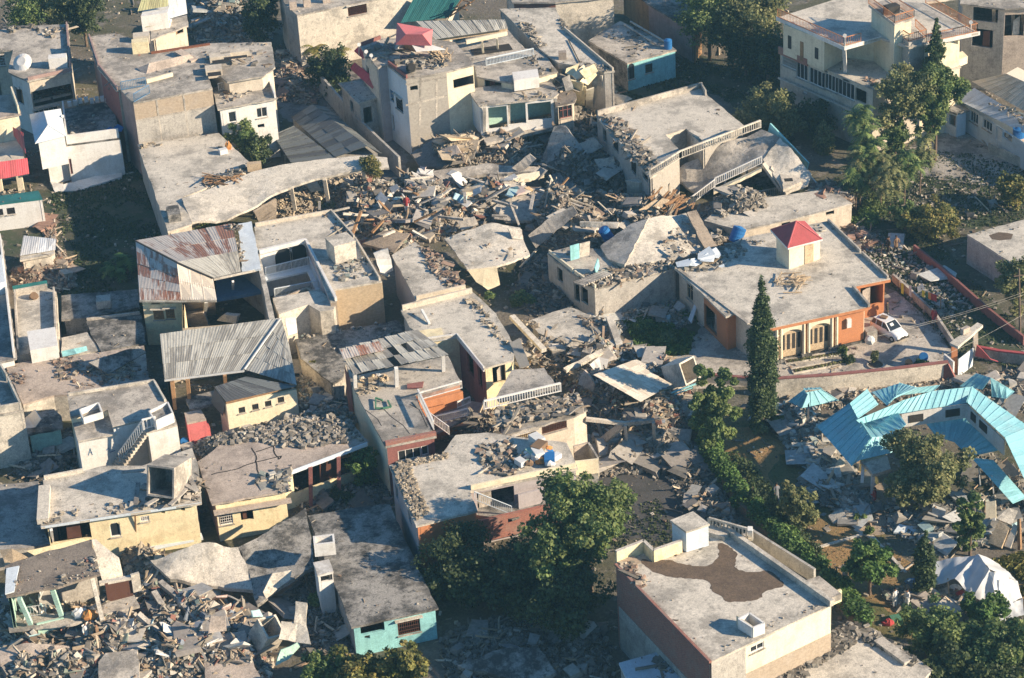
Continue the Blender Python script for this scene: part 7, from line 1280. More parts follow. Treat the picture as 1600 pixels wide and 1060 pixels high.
rubble('dark debris south of the turquoise roof', [(1380, 790), (1450, 770), (1560, 780), (1600, 830), (1520, 860), (1440, 850), (1390, 830)], 2600, 0, 1.0, (.1, .5), 'bluish', 12, 14, 14)
rubble('debris under the turquoise roof right end', [(1530, 700), (1600, 750), (1640, 800), (1600, 850), (1560, 770), (1500, 730)], 1200, 0, 1.0, (.1, .5), 'dark', 6, 6, 6)
rubble('garden rubble behind the orange house', [(1310, 350), (1340, 350), (1450, 400), (1520, 480), (1500, 520), (1420, 470), (1370, 420)], 900, 0, .0, (.06, .35), 'bluish', 4, 2, 2)
rubble('reddish rubble mound at the orange house back corner', [(1305, 350), (1345, 350), (1375, 380), (1350, 395), (1320, 375)], 700, 0, 1.0, (.1, .4), 'brick', 4, 2, 2)
rubble('litter in the dim far yard on the right', [(1400, 290), (1500, 260), (1600, 280), (1600, 330), (1480, 350), (1420, 330)], 380, 0, .0, (.08, .35), 'dark', 3, 3, 0)
rubble('rubble slope behind the gabled house at the top', [(290, 25), (330, -10), (400, 10), (430, 50), (420, 70), (330, 72), (300, 60)], 2600, 0, 3.5, (.12, .6), 'bluish', 14, 24, 16, where='top rubble slope')
rubble('rubble between the white wing and the alley', [(432, 80), (470, 85), (500, 150), (490, 165), (440, 160)], 1600, 0, 1.2, (.1, .5), 'brick', 8, 14, 6)
rubble('brick rubble round the little white shed', [(20, 425), (60, 405), (100, 395), (118, 420), (118, 450), (60, 465), (25, 455)], 2000, 0, 1.0, (.1, .45), 'brick', 8, 8, 4)
rubble('brick rubble north of the little white shed', [(66, 345), (84, 340), (92, 395), (72, 398)], 500, 0, .6, (.1, .35), 'brick', 2, 2, 2)
rubble('dark litter beside the low pale annex', [(40, 690), (110, 670), (128, 735), (60, 760), (20, 740)], 1200, 0, .7, (.1, .4), 'dark', 6, 8, 6)
rubble('grey stones at the foot of the cream wall', [(290, 700), (355, 678), (470, 650), (540, 640), (560, 660), (420, 700), (320, 715)], 1800, 1.5, 2.0, (.12, .45), 'grey', 6, 2, 2, types=(1, 0, 0))
rubble('shaded litter in the alley east of the grey sheet roof', [(470, 570), (530, 600), (550, 660), (560, 690), (500, 700), (470, 640)], 1300, 0, .5, (.1, .4), 'bluish', 6, 6, 6)
rubble('debris in front of the orange banded house', [(690, 690), (740, 640), (800, 650), (800, 700), (740, 690)], 1200, 0, 1.6, (.1, .5), 'mix', 4, 10, 4)
rubble('debris between pale roof and ruined block', [(800, 560), (850, 540), (930, 560), (905, 600), (870, 600), (810, 600)], 2200, 0, 3.2, (.1, .5), 'mix', 10, 24, 10)
rubble('wreckage and clothes filling the bottom left', [(0, 940), (60, 930), (150, 960), (230, 900), (330, 940), (400, 960), (430, 1000), (420, 1070), (0, 1080)], 10000, 0, 2.0, (.1, .6), 'colour', 30, 60, 24, where='bottom left wreckage', base='dustgrey')  # darker mound base puts the shade between the pieces into its colour
w = [tuple(q) for q in Wa([(10, 950), (150, 965), (240, 930), (400, 970), (430, 1050), (10, 1060)], 0)[:, :2]]; pieces(rpts(w, 34), lambda P: np.full(len(P), 1.5), 'plate', 'paint', 'painted wall fragment lying in the bottom left wreckage', 'painted fragments in the bottom left wreckage', .5, 1.3, 1.4)
w = [tuple(q) for q in Wa([(560, 300), (700, 300), (860, 300), (840, 340), (700, 365), (600, 370)], 0)[:, :2]]; pieces(rpts(w, 26), lambda P: np.full(len(P), 2.2), 'plate', 'paint', 'painted wall fragment lying in the central debris field', 'painted fragments in the central debris field', .5, 1.2, 1.4)
rubble('sandy crumbled masonry below the yellow house', [(130, 850), (200, 838), (240, 870), (300, 880), (280, 930), (200, 900), (190, 870)], 1700, 0, 2.4, (.1, .5), 'tan', 6, 10, 4)
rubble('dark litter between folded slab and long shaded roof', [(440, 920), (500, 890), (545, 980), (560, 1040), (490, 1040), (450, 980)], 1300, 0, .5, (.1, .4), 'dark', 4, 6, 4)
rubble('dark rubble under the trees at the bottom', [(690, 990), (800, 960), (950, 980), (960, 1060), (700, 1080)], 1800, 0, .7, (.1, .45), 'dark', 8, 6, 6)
rubble('belongings around the white tent', [(1375, 925), (1430, 915), (1490, 920), (1530, 945), (1500, 960), (1400, 955)], 900, 0, .4, (.1, .45), 'colour', 0, 6, 4)
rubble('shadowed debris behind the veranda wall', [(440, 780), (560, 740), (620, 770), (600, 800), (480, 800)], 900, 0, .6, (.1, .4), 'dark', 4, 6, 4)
rubble('rubble in the gap beside the pale folded roof', [(820, 400), (850, 400), (900, 440), (920, 480), (840, 500), (800, 470)], 1300, 0, .6, (.1, .4), 'dark', 6, 6, 4)
# ============================================================ VEGETATION
TR = [  # label, px, py, zc, rx, rz, pal, n, ls
 ('olive tree behind the flat roof, top left corner', 45, 20, 4.0, 3.0, 2.2, 'mid', 6000), ('second olive tree right of the top left corner tree', 92, 8, 4.5, 3.0, 2.4, 'olive', 5500), ('dark green tree left of the yellow sheet roof', 128, 22, 4.0, 2.8, 2.4, 'dark', 5500), ('dark tree at the top edge between rubble slope and bare block', 402, 22, 4.5, 2.6, 2.8, 'dark', 5000),
 ('broad tree at the top edge beside the big cream building', 1180, 12, 6.5, 4.2, 3.4, 'olive', 9000), ('sunlit broad tree nearest the plank-walled shed', 1108, 22, 5.5, 3.9, 3.4, 'mid', 9000), ('tree between the top edge trees, darker crown', 1145, 45, 4.5, 3.6, 3.0, 'dark', 8000), ('dark tree standing against the big cream building', 1200, 78, 3.5, 3.0, 2.8, 'dark', 6500), ('top edge tree furthest back', 1130, -12, 6, 4.5, 3.2, 'mid', 7000), ('dark tree below the top edge trees', 1165, 85, 2.5, 2.6, 2.0, 'dark', 4500),
 ('yellow-green rounded bush tree east of the holed roof', 1205, 172, 3.0, 3.3, 2.3, 'olive', 9000), ('dark low tree between rounded bush tree and cream building', 1268, 185, 2.2, 2.4, 2.0, 'dark', 5000),
 ('tall slender-leaved tree in front of the cream building', 1410, 150, 7.5, 2.9, 3.3, 'olive', 9000), ('tall feathered tree beside the dark cypress', 1465, 140, 7.8, 2.6, 3.0, 'mid', 8500), ('lower bushy part tree under the tall feathered one', 1455, 190, 5.0, 1.5, 2.4, 'mid', 3500), ('slender tree left of the two tall trees', 1400, 215, 4.0, 1.4, 1.8, 'mid', 3000),
 ('yellowish spreading bush tree beside the red garden wall', 1462, 345, 2.0, 2.6, 1.5, 'yellow', 6000), ('bright green shrub tree left of the yellowish one', 1415, 335, 1.6, 1.5, 1.2, 'mid', 3000),
 ('big leafy tree in the centre foreground', 918, 805, 7.0, 3.3, 3.3, 'mid', 17000), ('sunlit tree left half of the foreground cluster', 868, 862, 5.2, 3.0, 2.8, 'mid', 11000), ('tree in shade-dark leaf colours under the big leafy tree', 880, 925, 3.2, 3.6, 2.8, 'dark', 9000), ('tree in shade-dark leaf colours in front of the orange brick wall', 720, 880, 3.0, 3.3, 2.6, 'dark', 9000), ('tree in shade-dark leaf colours between the turquoise front and the big leafy tree', 790, 900, 2.6, 3.6, 2.2, 'dark', 8000), ('small dark tree at the foot of the lilac wall', 700, 845, 2.4, 1.5, 1.6, 'mid', 2600),  # dark leaf palette stands for the shadow over the lower trees
 ('leafy tree growing through the turquoise roof', 1452, 728, 3.7, 2.9, 2.9, 'olive', 15000), ('lower crown tree left under the leafy one by the turquoise roof', 1418, 760, 2.8, 1.8, 1.7, 'olive', 5000), ('narrow green tree beside the broken crates, right', 1518, 815, 3.2, 1.2, 2.4, 'mid', 5000),
 ('round dark green tree on the lawn', 1360, 875, 3.2, 1.9, 1.8, 'bright', 7500), ('olive shrub tree on the lawn edge', 1240, 790, 2.4, 1.4, 1.9, 'olive', 5200), ('small olive shrub right of it on the lawn', 1262, 806, 1.4, .9, 1.0, 'olive', 2200),
 ('leafy tree in the bottom right thicket, leftmost', 1450, 985, 2.6, 2.2, 1.8, 'mid', 7000), ('thicket tree below the tent', 1510, 1010, 2.6, 2.6, 1.9, 'mid', 8000), ('thicket tree at the bottom right corner', 1580, 1015, 3.0, 2.8, 2.2, 'mid', 9000), ('dark thicket tree at the bottom edge', 1540, 1050, 2.0, 2.8, 1.6, 'dark', 6000), ('bright shrub tree at the tent hem', 1540, 955, 1.4, 1.7, 1.0, 'bright', 4500), ('thicket tree at the bottom edge near the block-strewn roof', 1480, 1045, 2.2, 2.0, 1.6, 'dark', 5000),
 ('bush tree beside the bare terrace', 382, 218, 3.0, 2.0, 1.9, 'mid', 7000), ('dark bush right of the bush beside the terrace', 402, 230, 2.4, 1.7, 1.7, 'dark', 4000), ('green bush tree in the veranda courtyard', 566, 728, 2.0, 1.5, 1.7, 'bright', 4500),
 ('dark bush tree in the alley left of the red awnings', 515, 110, 2.6, 2.6, 2.2, 'dark', 7000), ('willowy olive tree at the right edge above the wires', 1590, 440, 3.6, 2.2, 2.4, 'olive', 7000), ('brownish bush tree at the right edge near the drive', 1590, 295, 2.0, 2.0, 1.5, 'yellow', 3500),
 ('yellow-green shrub tree at the bottom edge below the turquoise front', 632, 1040, 2.4, 1.8, 1.9, 'yellow', 6500), ('olive shrub tree at the bottom edge, middle of three', 560, 1050, 2.0, 2.1, 1.5, 'yellow', 6000), ('small olive shrub tree at the bottom edge, left of three', 498, 1048, 1.6, 1.6, 1.2, 'mid', 3500)]
for lab, px, py, zc, rx, rz, pal, n in TR: tree(lab, px, py, zc, rx, rz, pal, int(n*1.15), .18, clumps=int(36+rx*22), trunk=.1+.03*rx)
tree('tall dark cypress in front of the orange house', 1191, 552, 7.2, 1.2, 7.2, 'cyp', 30000, .13, 'cypress', 200, col=True, trunk=.2)
tree('broad irregular evergreen tree left of the tall cypress', 1115, 632, 5.2, 2.0, 4.4, 'mid', 15000, .17, 'evergreen_tree', 60, trunk=.2)
tree('slim dark cypress behind the feathered trees', 1461, 105, 8.2, 1.1, 5.2, 'cyp', 6000, .2, 'cypress', 90, col=True)
tree('short cypress beside the tent', 1445, 880, 2.8, .85, 2.8, 'cyp', 7000, .14, 'cypress', 80, col=True)
tree('thin young cypress on the lawn edge', 1204, 790, 2.0, .42, 2.0, 'cyp', 2500, .12, 'cypress', 40, col=True)
tree('thin young cypress left of the first on the lawn edge', 1176, 772, 1.5, .35, 1.4, 'cyp', 1500, .12, 'cypress', 30, col=True)
tree('small pointed shrub tree below the rounded bush tree', 1288, 213, 1.8, 1.0, 1.8, 'olive', 3000, .17, 'conifer', 40, col=True)
for i, (x, y, h) in enumerate([(1350, 205, 7.0), (1345, 240, 5.5), (1365, 225, 6.2), (1378, 240, 5.6), (1338, 262, 4.5), (1392, 262, 5.0), (1350, 168, 8.6), (1440, 215, 6.0), (1415, 240, 5.5)]):
    palmlike(['feathery young tree, rear of the cluster', 'feathery young tree with a wide star-shaped crown', 'feathery young tree in the middle of the cluster', 'feathery young tree right of the middle one', 'lowest feathery young tree at the cluster front', 'feathery young tree with thin bare stem, front right', 'tallest feathery sapling against the cream wall', 'feathery sapling under the tall feathered tree', 'feathery sapling by the broken fence'][i], x, y, h, 16, 1.7, 'olive' if i % 2 else 'mid')
for i, (x, y, h) in enumerate([(490, 72, 2.6), (528, 82, 2.2), (196, 402, 1.8), (180, 420, 1.2)]): palmlike(['spiky palm beside the bare block wall', 'small palm by the red awning', 'banana-like plant in the dark yard with bright leaves', 'second low broad-leaved plant in the dark yard'][i], x, y, h, 18, 1.7, 'yellow' if i < 2 else 'bright', name='palm')
for i, (x, y, r, h, pal) in enumerate([(1343, 810, .55, .9, 'mid'), (1358, 830, .45, .8, 'mid'), (1440, 568, .7, .5, 'mid'), (1366, 558, .5, 1.2, 'olive'), (1325, 562, .6, .8, 'dark'), (1317, 548, .5, .9, 'mid'), (584, 262, 1.7, 1.2, 'yellow'), (510, 318, 1.4, 1.1, 'olive'), (320, 350, 1.8, .6, 'mid'), (490, 575, .7, 2.4, 'yellow'), (478, 560, .5, 1.6, 'mid'), (1005, 510, 1.2, .8, 'bright'), (1040, 530, 1.2, .7, 'mid'), (985, 545, 1.0, .7, 'bright'), (1150, 288, 1.3, 1.4, 'mid'), (1180, 300, .8, 1.0, 'mid'), (820, 470, 1.4, .9, 'mid'), (765, 462, .6, .5, 'mid'), (1370, 320, 2.4, .8, 'mid'), (1350, 345, 1.8, .8, 'bright'), (1213, 655, .9, 1.0, 'mid'), (1185, 668, .9, 1.0, 'olive'), (535, 775, 1.2, .9, 'dark'), (1520, 90, 1.2, 2.2, 'mid'), (1530, 120, 1.2, 1.2, 'dark'), (498, 940, .9, 1.2, 'mid'), (665, 902, 1.1, 1.6, 'yellow')]):
    labs = ['clipped round bush at the garden path corner', 'smaller clipped round bush below the path corner', 'low dark bush near the gate inside the forecourt', 'young tree in a round bed in the forecourt', 'dark twiggy bush at the end of the flower bed', 'green shrub at the corner of the upper flower bed', 'yellowed creeper hanging from the buckled slab end', 'dusty shrub under the buckled slab', 'low green weeds behind the rusty roof', 'tall yellow weed in the alley by the grey sheet roof', 'green weed above the tall yellow one', 'bright weeds in the small lawn, left', 'weeds in the small lawn, right', 'bright weeds at the small lawn front', 'shrub under the white balustrade', 'small shrub at the foot of the hip beam', 'shaded weeds in the gap beside the folded roof', 'tiny weed on the parapet end', 'bright ground bush in the side garden, upper', 'bright ground bush in the side garden, lower', 'bush at the foot of the tall cypress', 'grey-green bush left of the tall cypress foot', 'dark bush behind the veranda wall', 'pale leafy sapling behind the cream building', 'dark bush below the pale sapling', 'small sapling between folded slab and long roof', 'yellow-green bush at the corner of the turquoise-fronted roof']
    bush(labs[i], x, y, r, h, pal, int(700+900*r), .13, z={6: 3.9, 17: 4.5}.get(i, 0))
# hedge: one clipped mass
def hedge(label, pts, w, h, pal, n):
    CL = []; V0 = W(*pts[0], 0)
    for a, b in zip(pts, pts[1:]):
        A, B = W(*a, 0), W(*b, 0); k = max(2, int((B-A).length/.25))
        for i in range(k): p = A.lerp(B, i/k); CL.append((p.x-V0.x+random.uniform(-.3, .3)*w, p.y-V0.y+random.uniform(-.3, .3)*w, h*random.uniform(.35, .75), w*random.uniform(.42, .55)))
    V, F, C = leaves(CL, n, .15, pal); R = rt('hedge', label, 'hedge', V0); o = link(bpy.data.objects.new('foliage', rawmesh('foliage', V, F, C, 'leaf'))); o.parent = R
    mb = MB()
    for a, b in zip(pts, pts[1:]): mb.beam(W(*a, h*.3), W(*b, h*.3), w*.5, h*.5)
    mb.build('inner_twigs', 'trunk', R)
hedge('long green hedge curving along the west side of the garden', [(1095, 665), (1105, 705), (1130, 745), (1160, 790), (1205, 832), (1240, 868), (1285, 905), (1320, 945), (1352, 985)], 1.5, 1.7, 'bright', 34000)
hedge('dark inner hedge strip right behind the long hedge', [(1150, 730), (1190, 780), (1230, 835), (1280, 880)], 1.4, 1.3, 'dark', 8000)
def litter(name, poly, n, size, pal, label):
    w = [tuple(q) for q in Wa(poly, 0)[:, :2]]; P = rpts(w, n); P = P[vnoise(P[:, 0]*.5, P[:, 1]*.5, 2)+.5*vnoise(P[:, 0]*2.1, P[:, 1]*2.1, 5) > -.15]
    V, F, C = chunks(P, lambda q: np.full(len(q), .03), size, pal, (.84, .06, .1), .1, .4); o = link(bpy.data.objects.new(name, rawmesh(name, V, F, C, 'debris'))); tag(o, label, 'litter', None, 'stuff')
litter('ground_litter', [(-20, -20), (1620, -20), (1620, 1080), (-20, 1080)], 26000, (.04, .28), 'mix', 'small stones and litter strewn over the open ground everywhere')
def tufts(poly, n, pal, label, h=.12):
    w = [tuple(q) for q in Wa(poly, 0)[:, :2]]; P = rpts(w, n); P = P[vnoise(P[:, 0]*.8, P[:, 1]*.8, 7) > -.3]; n = len(P); a = RNG.uniform(0, 6.28, n); hh = h*RNG.uniform(.4, 1.5, n); wd = hh*.6
    dx, dy = np.cos(a)*wd, np.sin(a)*wd; B = np.stack([P[:, 0], P[:, 1], np.full(n, .02)], 1); d = np.stack([dx, dy, 0*dx], 1); up = np.stack([-dy*.6, dx*.6, hh], 1)
    V = np.stack([B-d, B+d, B+d*.5+up, B-d*.7+up*.8], 1).reshape(-1, 3); pc = np.array(GREEN[pal]); C = np.repeat(pc[RNG.integers(0, len(pc), n)]*RNG.uniform(.7, 1.2, (n, 1)), 4, 0)
    o = link(bpy.data.objects.new('weed_tufts', rawmesh('weed_tufts', V, np.arange(4*n).reshape(-1, 4), C, 'leaf'))); tag(o, label, 'weeds', None, 'stuff')
tufts([(75, 300), (215, 250), (262, 365), (262, 400), (215, 520), (90, 460), (118, 400), (90, 350)], 12000, 'dark', 'rough weeds covering the dark yard left')
tufts([(960, 100), (1060, 90), (1230, 120), (1240, 260), (1180, 190), (1090, 130), (970, 165)], 9000, 'dark', 'rough weeds in the dim field by the turquoise front')
tufts([(1290, 290), (1380, 230), (1640, 250), (1640, 350), (1440, 360), (1330, 360)], 9000, 'dark', 'rough weeds in the far garden on the right')
tufts([(1310, 370), (1440, 350), (1600, 520), (1600, 580), (1500, 560), (1400, 455)], 5000, 'dark', 'rough weeds in the side garden behind the orange house')
tufts([(970, 500), (1050, 480), (1090, 500), (1075, 555), (1010, 560)], 3000, 'bright', 'bright grass of the small yard lawn', .3)
tufts([(1120, 640), (1260, 640), (1360, 760), (1450, 890), (1480, 980), (1380, 990), (1250, 880), (1150, 770)], 5000, 'olive', 'short dry grass of the long garden', .06)
tufts([(940, 800), (1030, 780), (1060, 850), (960, 860), (900, 860)], 1500, 'dark', 'weeds by the lane below the big tree'); tufts([(1545, 880), (1600, 865), (1640, 940), (1590, 930)], 1500, 'yellow', 'dry grass right of the tent', .25)
# ============================================================ TENT
def cloth(par, q, name, nu=14, nv=10, wr=.12, mat='tent'):
    A, B, C, D = [W(*k) for k in q]; mb = MB(); g = []
    for j in range(nv+1):
        for i in range(nu+1):
            u, v = i/nu, j/nv; p = A.lerp(B, u).lerp(D.lerp(C, u), v); s = wr*4*u*(1-u)
            p = p+Vector((0, 0, -s*1.6*v*(1-v)+wr*.45*math.sin(u*9+v*4)+wr*.5*float(vnoise(u*11+q[0][0], v*4, 2))*(.4+v)+wr*.22*float(vnoise(u*27, v*9, 5)))); g.append(p)
    mb.v = g; mb.f = [(j*(nu+1)+i, j*(nu+1)+i+1, (j+1)*(nu+1)+i+1, (j+1)*(nu+1)+i) for j in range(nv) for i in range(nu)]; return mb.build(name, mat, par, True)
m, t, p = newmat('tent'); c = mixc(t, ramp(t, noise(t, geo(t), 1.2, 6), .4, .7), (.72, .73, .73), (.55, .56, .57)); t.links.new(c, p.inputs['Base Color']); p.inputs['Roughness'].default_value = .5
tr = nd(t, 'ShaderNodeBsdfTranslucent'); tr.inputs[0].default_value = (.7, .7, .7, 1); mx = nd(t, 'ShaderNodeMixShader'); mx.inputs[0].default_value = .25; t.links.new(p.outputs[0], mx.inputs[1]); t.links.new(tr.outputs[0], mx.inputs[2]); t.links.new(mx.outputs[0], t.nodes['Material Output'].inputs[0])
R = rt('white_tent', 'improvised white tent of draped plastic sheet beside the lawn', 'tent', W(1530, 930, 0))
cloth(R, [(1458, 917, .8), (1492, 905, 1.6), (1528, 866, 2.2), (1461, 877, 1.4)], 'canopy_sheet'); cloth(R, [(1492, 905, 1.6), (1521, 934, .9), (1546, 890, 2.5), (1528, 866, 2.2)], 'canopy_sheet', wr=.2); cloth(R, [(1521, 934, .9), (1560, 955, .3), (1562, 905, 2.0), (1546, 890, 2.5)], 'side_sheet', wr=.22); cloth(R, [(1560, 955, .3), (1597, 935, .2), (1590, 908, 1.2), (1546, 890, 2.5)], 'side_sheet', wr=.22)
cloth(R, [(1556, 975, 0), (1600, 962, 0), (1598, 935, .35), (1555, 952, .4)], 'hem_sheet', 24, 6, .16); cloth(R, [(1528, 866, 2.2), (1546, 890, 2.5), (1590, 908, 1.2), (1560, 880, .8)], 'back_sheet')
for a, b in (((1483, 936, 0), (1481, 902, 1.5)), ((1546, 928, 0), (1546, 890, 2.5)), ((1460, 930, 0), (1458, 917, .8))):
    mb = MB(); mb.cyl(W(*a), W(*b)-Vector((0, 0, .1)), .05); mb.build('pole', 'palewood', R)
for k, (x, y, mt, lab) in enumerate([(1500, 932, 'clothred', 'red blanket bundle in the tent mouth'), (1506, 944, 'blueplastic', 'blue bundle under the tent edge'), (1492, 922, 'cloth', 'white sack in the tent mouth'), (1512, 938, 'clothwhite', 'pale bedding bundle by the tent pole'), (1455, 935, 'clothwhite', 'white sack beside the short cypress'), (1400, 969, 'greenpaint', 'green crate on the grass near the belongings'), (1388, 976, 'clothred', 'red cloth bundle on the grass, bottom right'), (1424, 912, 'bluepaint', 'blue folded cloth left of the short cypress')]):
    mb = MB(); c = W(x, y, 0)
    if k == 5: mb.box(c, .9, .5, .35, .2)
    else: mb.blob(c, .5, .4, .4)
    solo(mb, 'household_bundle', mt, lab, 'bundle' if k != 5 else 'crate')
R = rt('broken_cupboards', 'jumble of broken cupboards and doors at the right edge', 'furniture', W(1570, 830, 0))
for q, mt in (([(1540, 815, .3), (1541, 785, 1.6), (1556, 782, 1.8), (1557, 812, .5)], 'cream'), ([(1545, 850, .1), (1562, 815, 1.4), (1580, 825, 1.2), (1566, 858, .1)], 'palewood'), ([(1556, 812, 1.4), (1575, 795, 2), (1590, 800, 1.8), (1580, 822, 1.1)], 'conc_pale'), ([(1590, 860, .1), (1589, 812, 1.9), (1591, 811, 1.9), (1593, 858, .1)], 'wood'), ([(1570, 855, .1), (1585, 820, 1.4), (1592, 824, 1.3), (1580, 858, .1)], 'palewall')): slab(R, q, .3, mt, 'cupboard_panel', 0)
for k, (lab, q, mt) in enumerate([('grey flat sheet on the ground below the leafy tree', [(1396, 832, .3), (1405, 819, .6), (1442, 823, .5), (1438, 836, .2)], 'whiteblue'), ('grey corrugated sheet propped right of the flat one', [(1465, 806, 1.2), (1478, 800, 1.4), (1502, 838, .4), (1490, 850, .2)], 'sheet_grey'), ('small pale sheet between the flat and propped ones', [(1454, 822, .6), (1470, 818, .7), (1474, 828, .4), (1458, 833, .3)], 'whiteblue'), ('pale square slab on the lawn end of the masonry', [(1294, 806, .3), (1315, 757+38, .7), (1324, 812, .4), (1302, 817, .2)], 'conc_pale'), ('long pale beam at the lawn edge', [(1240, 764, .3), (1277, 757, .4), (1278, 763, .3), (1242, 770, .2)], 'conc_pale'), ('upper long pale beam in the masonry', [(1237, 693, .7), (1276, 692, .8), (1278, 698, .6), (1238, 699, .5)], 'conc_pale'), ('pale square block in the masonry, right of the lawn', [(1258, 718, .7), (1268, 715, .8), (1272, 728, .6), (1262, 733, .4)], 'conc_pale'), ('pale slab standing in the masonry near the upper beam', [(1244, 706, .6), (1250, 697, .9), (1258, 706, .7), (1254, 714, .4)], 'conc_pale'), ('pale polygon slab beside the turquoise eave corner', [(1304, 728, .8), (1312, 716, 1.1), (1320, 722, .9), (1318, 732, .6)], 'conc_pale'), ('orange rusty sheet in the masonry', [(1241, 660, .8), (1255, 651, 1.1), (1262, 655, .9), (1248, 664, .6)], 'rust')]): lone_slab(lab, q, .12, mt, 'fallen_sheet' if 'sheet' in lab else 'fallen_slab')
# ============================================================ CAR
def car(px, py, ang):
    c = W(px, py, 0); R = rt('parked_car', 'white hatchback parked on the forecourt beside the orange house', 'car', c); Rm = Matrix.Rotation(ang, 3, 'Z'); L, Wd = 3.5, 1.46
    def P(x, y, z): return c+Rm @ Vector((x, y, z))
    sec = [(-1.75, .62, .30, .62), (-1.70, .70, .28, .86), (-1.2, .73, .24, .90), (0, .73, .22, .90), (.85, .73, .22, .88), (1.45, .70, .24, .76), (1.70, .64, .28, .64), (1.76, .56, .34, .56)]
    mb = MB(); k = 0
    for x, hw, zb, zt in sec:
        for y, z in ((-hw, zb), (-hw*1.0, (zb+zt)/2), (-hw*.92, zt-.02), (-hw*.6, zt+.02), (hw*.6, zt+.02), (hw*.92, zt-.02), (hw, (zb+zt)/2), (hw, zb)): mb.v.append(P(x, y, z))
    for i in range(len(sec)-1):
        for j in range(8): a = i*8+j; b = i*8+(j+1) % 8; mb.f.append((a, b, b+8, a+8))
    mb.f.append(tuple(range(8))); mb.f.append(tuple(len(sec)*8-1-i for i in range(8))); mb.build('body', 'carpaint', R, True)
    cab = [(-1.62, .66, .88), (-1.35, .55, 1.36), (.15, .55, 1.40), (.80, .66, .90)]; mb = MB()
    for x, hw, z in cab: mb.v += [P(x, -hw, z), P(x, hw, z)]
    mb.f = [(0, 1, 3, 2), (4, 5, 7, 6), (0, 2, 4, 6), (1, 7, 5, 3), (2, 3, 5, 4)]; mb.build('glasshouse', 'glass', R)
    mb = MB(); mb.prism([P(-1.38, -.57, 1.40), P(.12, -.57, 1.44), P(.12, .57, 1.44), P(-1.38, .57, 1.40)], .06)
    for s in (-1, 1):
        for a, b in (((-1.62, .67, .88), (-1.36, .56, 1.38)), ((-.25, .68, .88), (-.25, .57, 1.4)), ((.82, .67, .9), (.14, .56, 1.4)), ((-1.0, .68, .88), (-1.0, .57, 1.38))): mb.beam(P(a[0], a[1]*s, a[2]), P(b[0], b[1]*s, b[2]), .07, .05)
    mb.build('roof_and_pillars', 'carpaint', R)
    for x in (-1.15, 1.12):
        for s in (-1, 1):
            mb = MB(); mb.cyl(P(x, s*.60, .27), P(x, s*.755, .27), .27, .27, 16); w = mb.build('wheel', 'rubber', R); mb = MB(); mb.cyl(P(x, s*.75, .27), P(x, s*.765, .27), .16, .15, 12); mb.build('rim', 'tin', w)
    for s in (-1, 1):
        mb = MB(); mb.beam(P(1.68, s*.42, .62), P(1.68, s*.62, .6), .12, .14); mb.build('headlight', 'lamp', R); mb = MB(); mb.beam(P(-1.74, s*.5, .7), P(-1.74, s*.64, .7), .06, .2); mb.build('tail_light', 'redpaint', R); mb = MB(); mb.beam(P(.62, s*.72, .95), P(.62, s*.84, .97), .1, .1); mb.build('wing_mirror', 'iron', R)
    mb = MB(); mb.beam(P(1.77, -.3, .5), P(1.77, .3, .5), .03, .12); mb.build('grille', 'iron', R); mb = MB(); mb.beam(P(1.74, -.66, .38), P(1.74, .66, .38), .12, .14); mb.build('bumper', 'iron', R)
    mb = MB(); mb.v = [P(.30, -.25, 1.315), P(.30, .1, 1.315), P(.52, .1, 1.14), P(.52, -.25, 1.14)]; mb.f = [(0, 1, 2, 3)]; mb.build('windscreen_paper', 'white', R)
    mb = MB(); mb.box(P(-.7, 0, 1.42), .6, .5, .12, ang+.4); solo(mb, 'roof_load', 'clothbrown', 'small brown load lying on the roof of the white hatchback', 'load')
car(1389, 523, math.atan2(-.83, .56))
# bin, drums and pots in the forecourt
mb = MB(); mb.box(W(1359, 532, 0), 1.0, .9, 1.15, .3); solo(mb, 'concrete_bin', 'conc', 'square grey concrete bin beside the white hatchback', 'bin'); mb = MB(); mb.cyl(W(1359, 532, 1.15), W(1359, 530, 1.7), .45, .2, 9); solo(mb, 'white_sack', 'clothwhite', 'white sack stuffed on top of the concrete bin', 'sack')
mb = MB(); mb.cyl(W(1443, 558, 0), W(1443, 558, .65), .36, .38, 14); mb.cyl(W(1443, 558, .3), W(1443, 558, .35), .42, .42, 14); solo(mb, 'blue_drum', 'blueplastic', 'round blue drum on the forecourt paving', 'drum'); mb = MB(); mb.cyl(W(1420, 567, 0), W(1420, 567, .45), .26, .3, 12); mb.cyl(W(1420, 567, .45), W(1420, 567, .5), .34, .34, 12); solo(mb, 'dark_pot', 'iron', 'small dark pot left of the blue drum', 'pot')
R = rt('planter_ring', 'round kerbed planting bed holding the young tree', 'planter', W(1368, 572, 0)); mb = MB(); c = W(1368, 572, 0); N = 20
for i in range(N): a, b = 6.283*i/N, 6.283*(i+1)/N; mb.beam(c+Vector((math.cos(a)*.7, math.sin(a)*.7, .08)), c+Vector((math.cos(b)*.7, math.sin(b)*.7, .08)), .1, .16)
mb.build('kerb_ring', 'conc', R); mb = MB(); mb.cyl(c, c+Vector((0, 0, .06)), .66, .66, 20); mb.build('soil', 'mud', R)
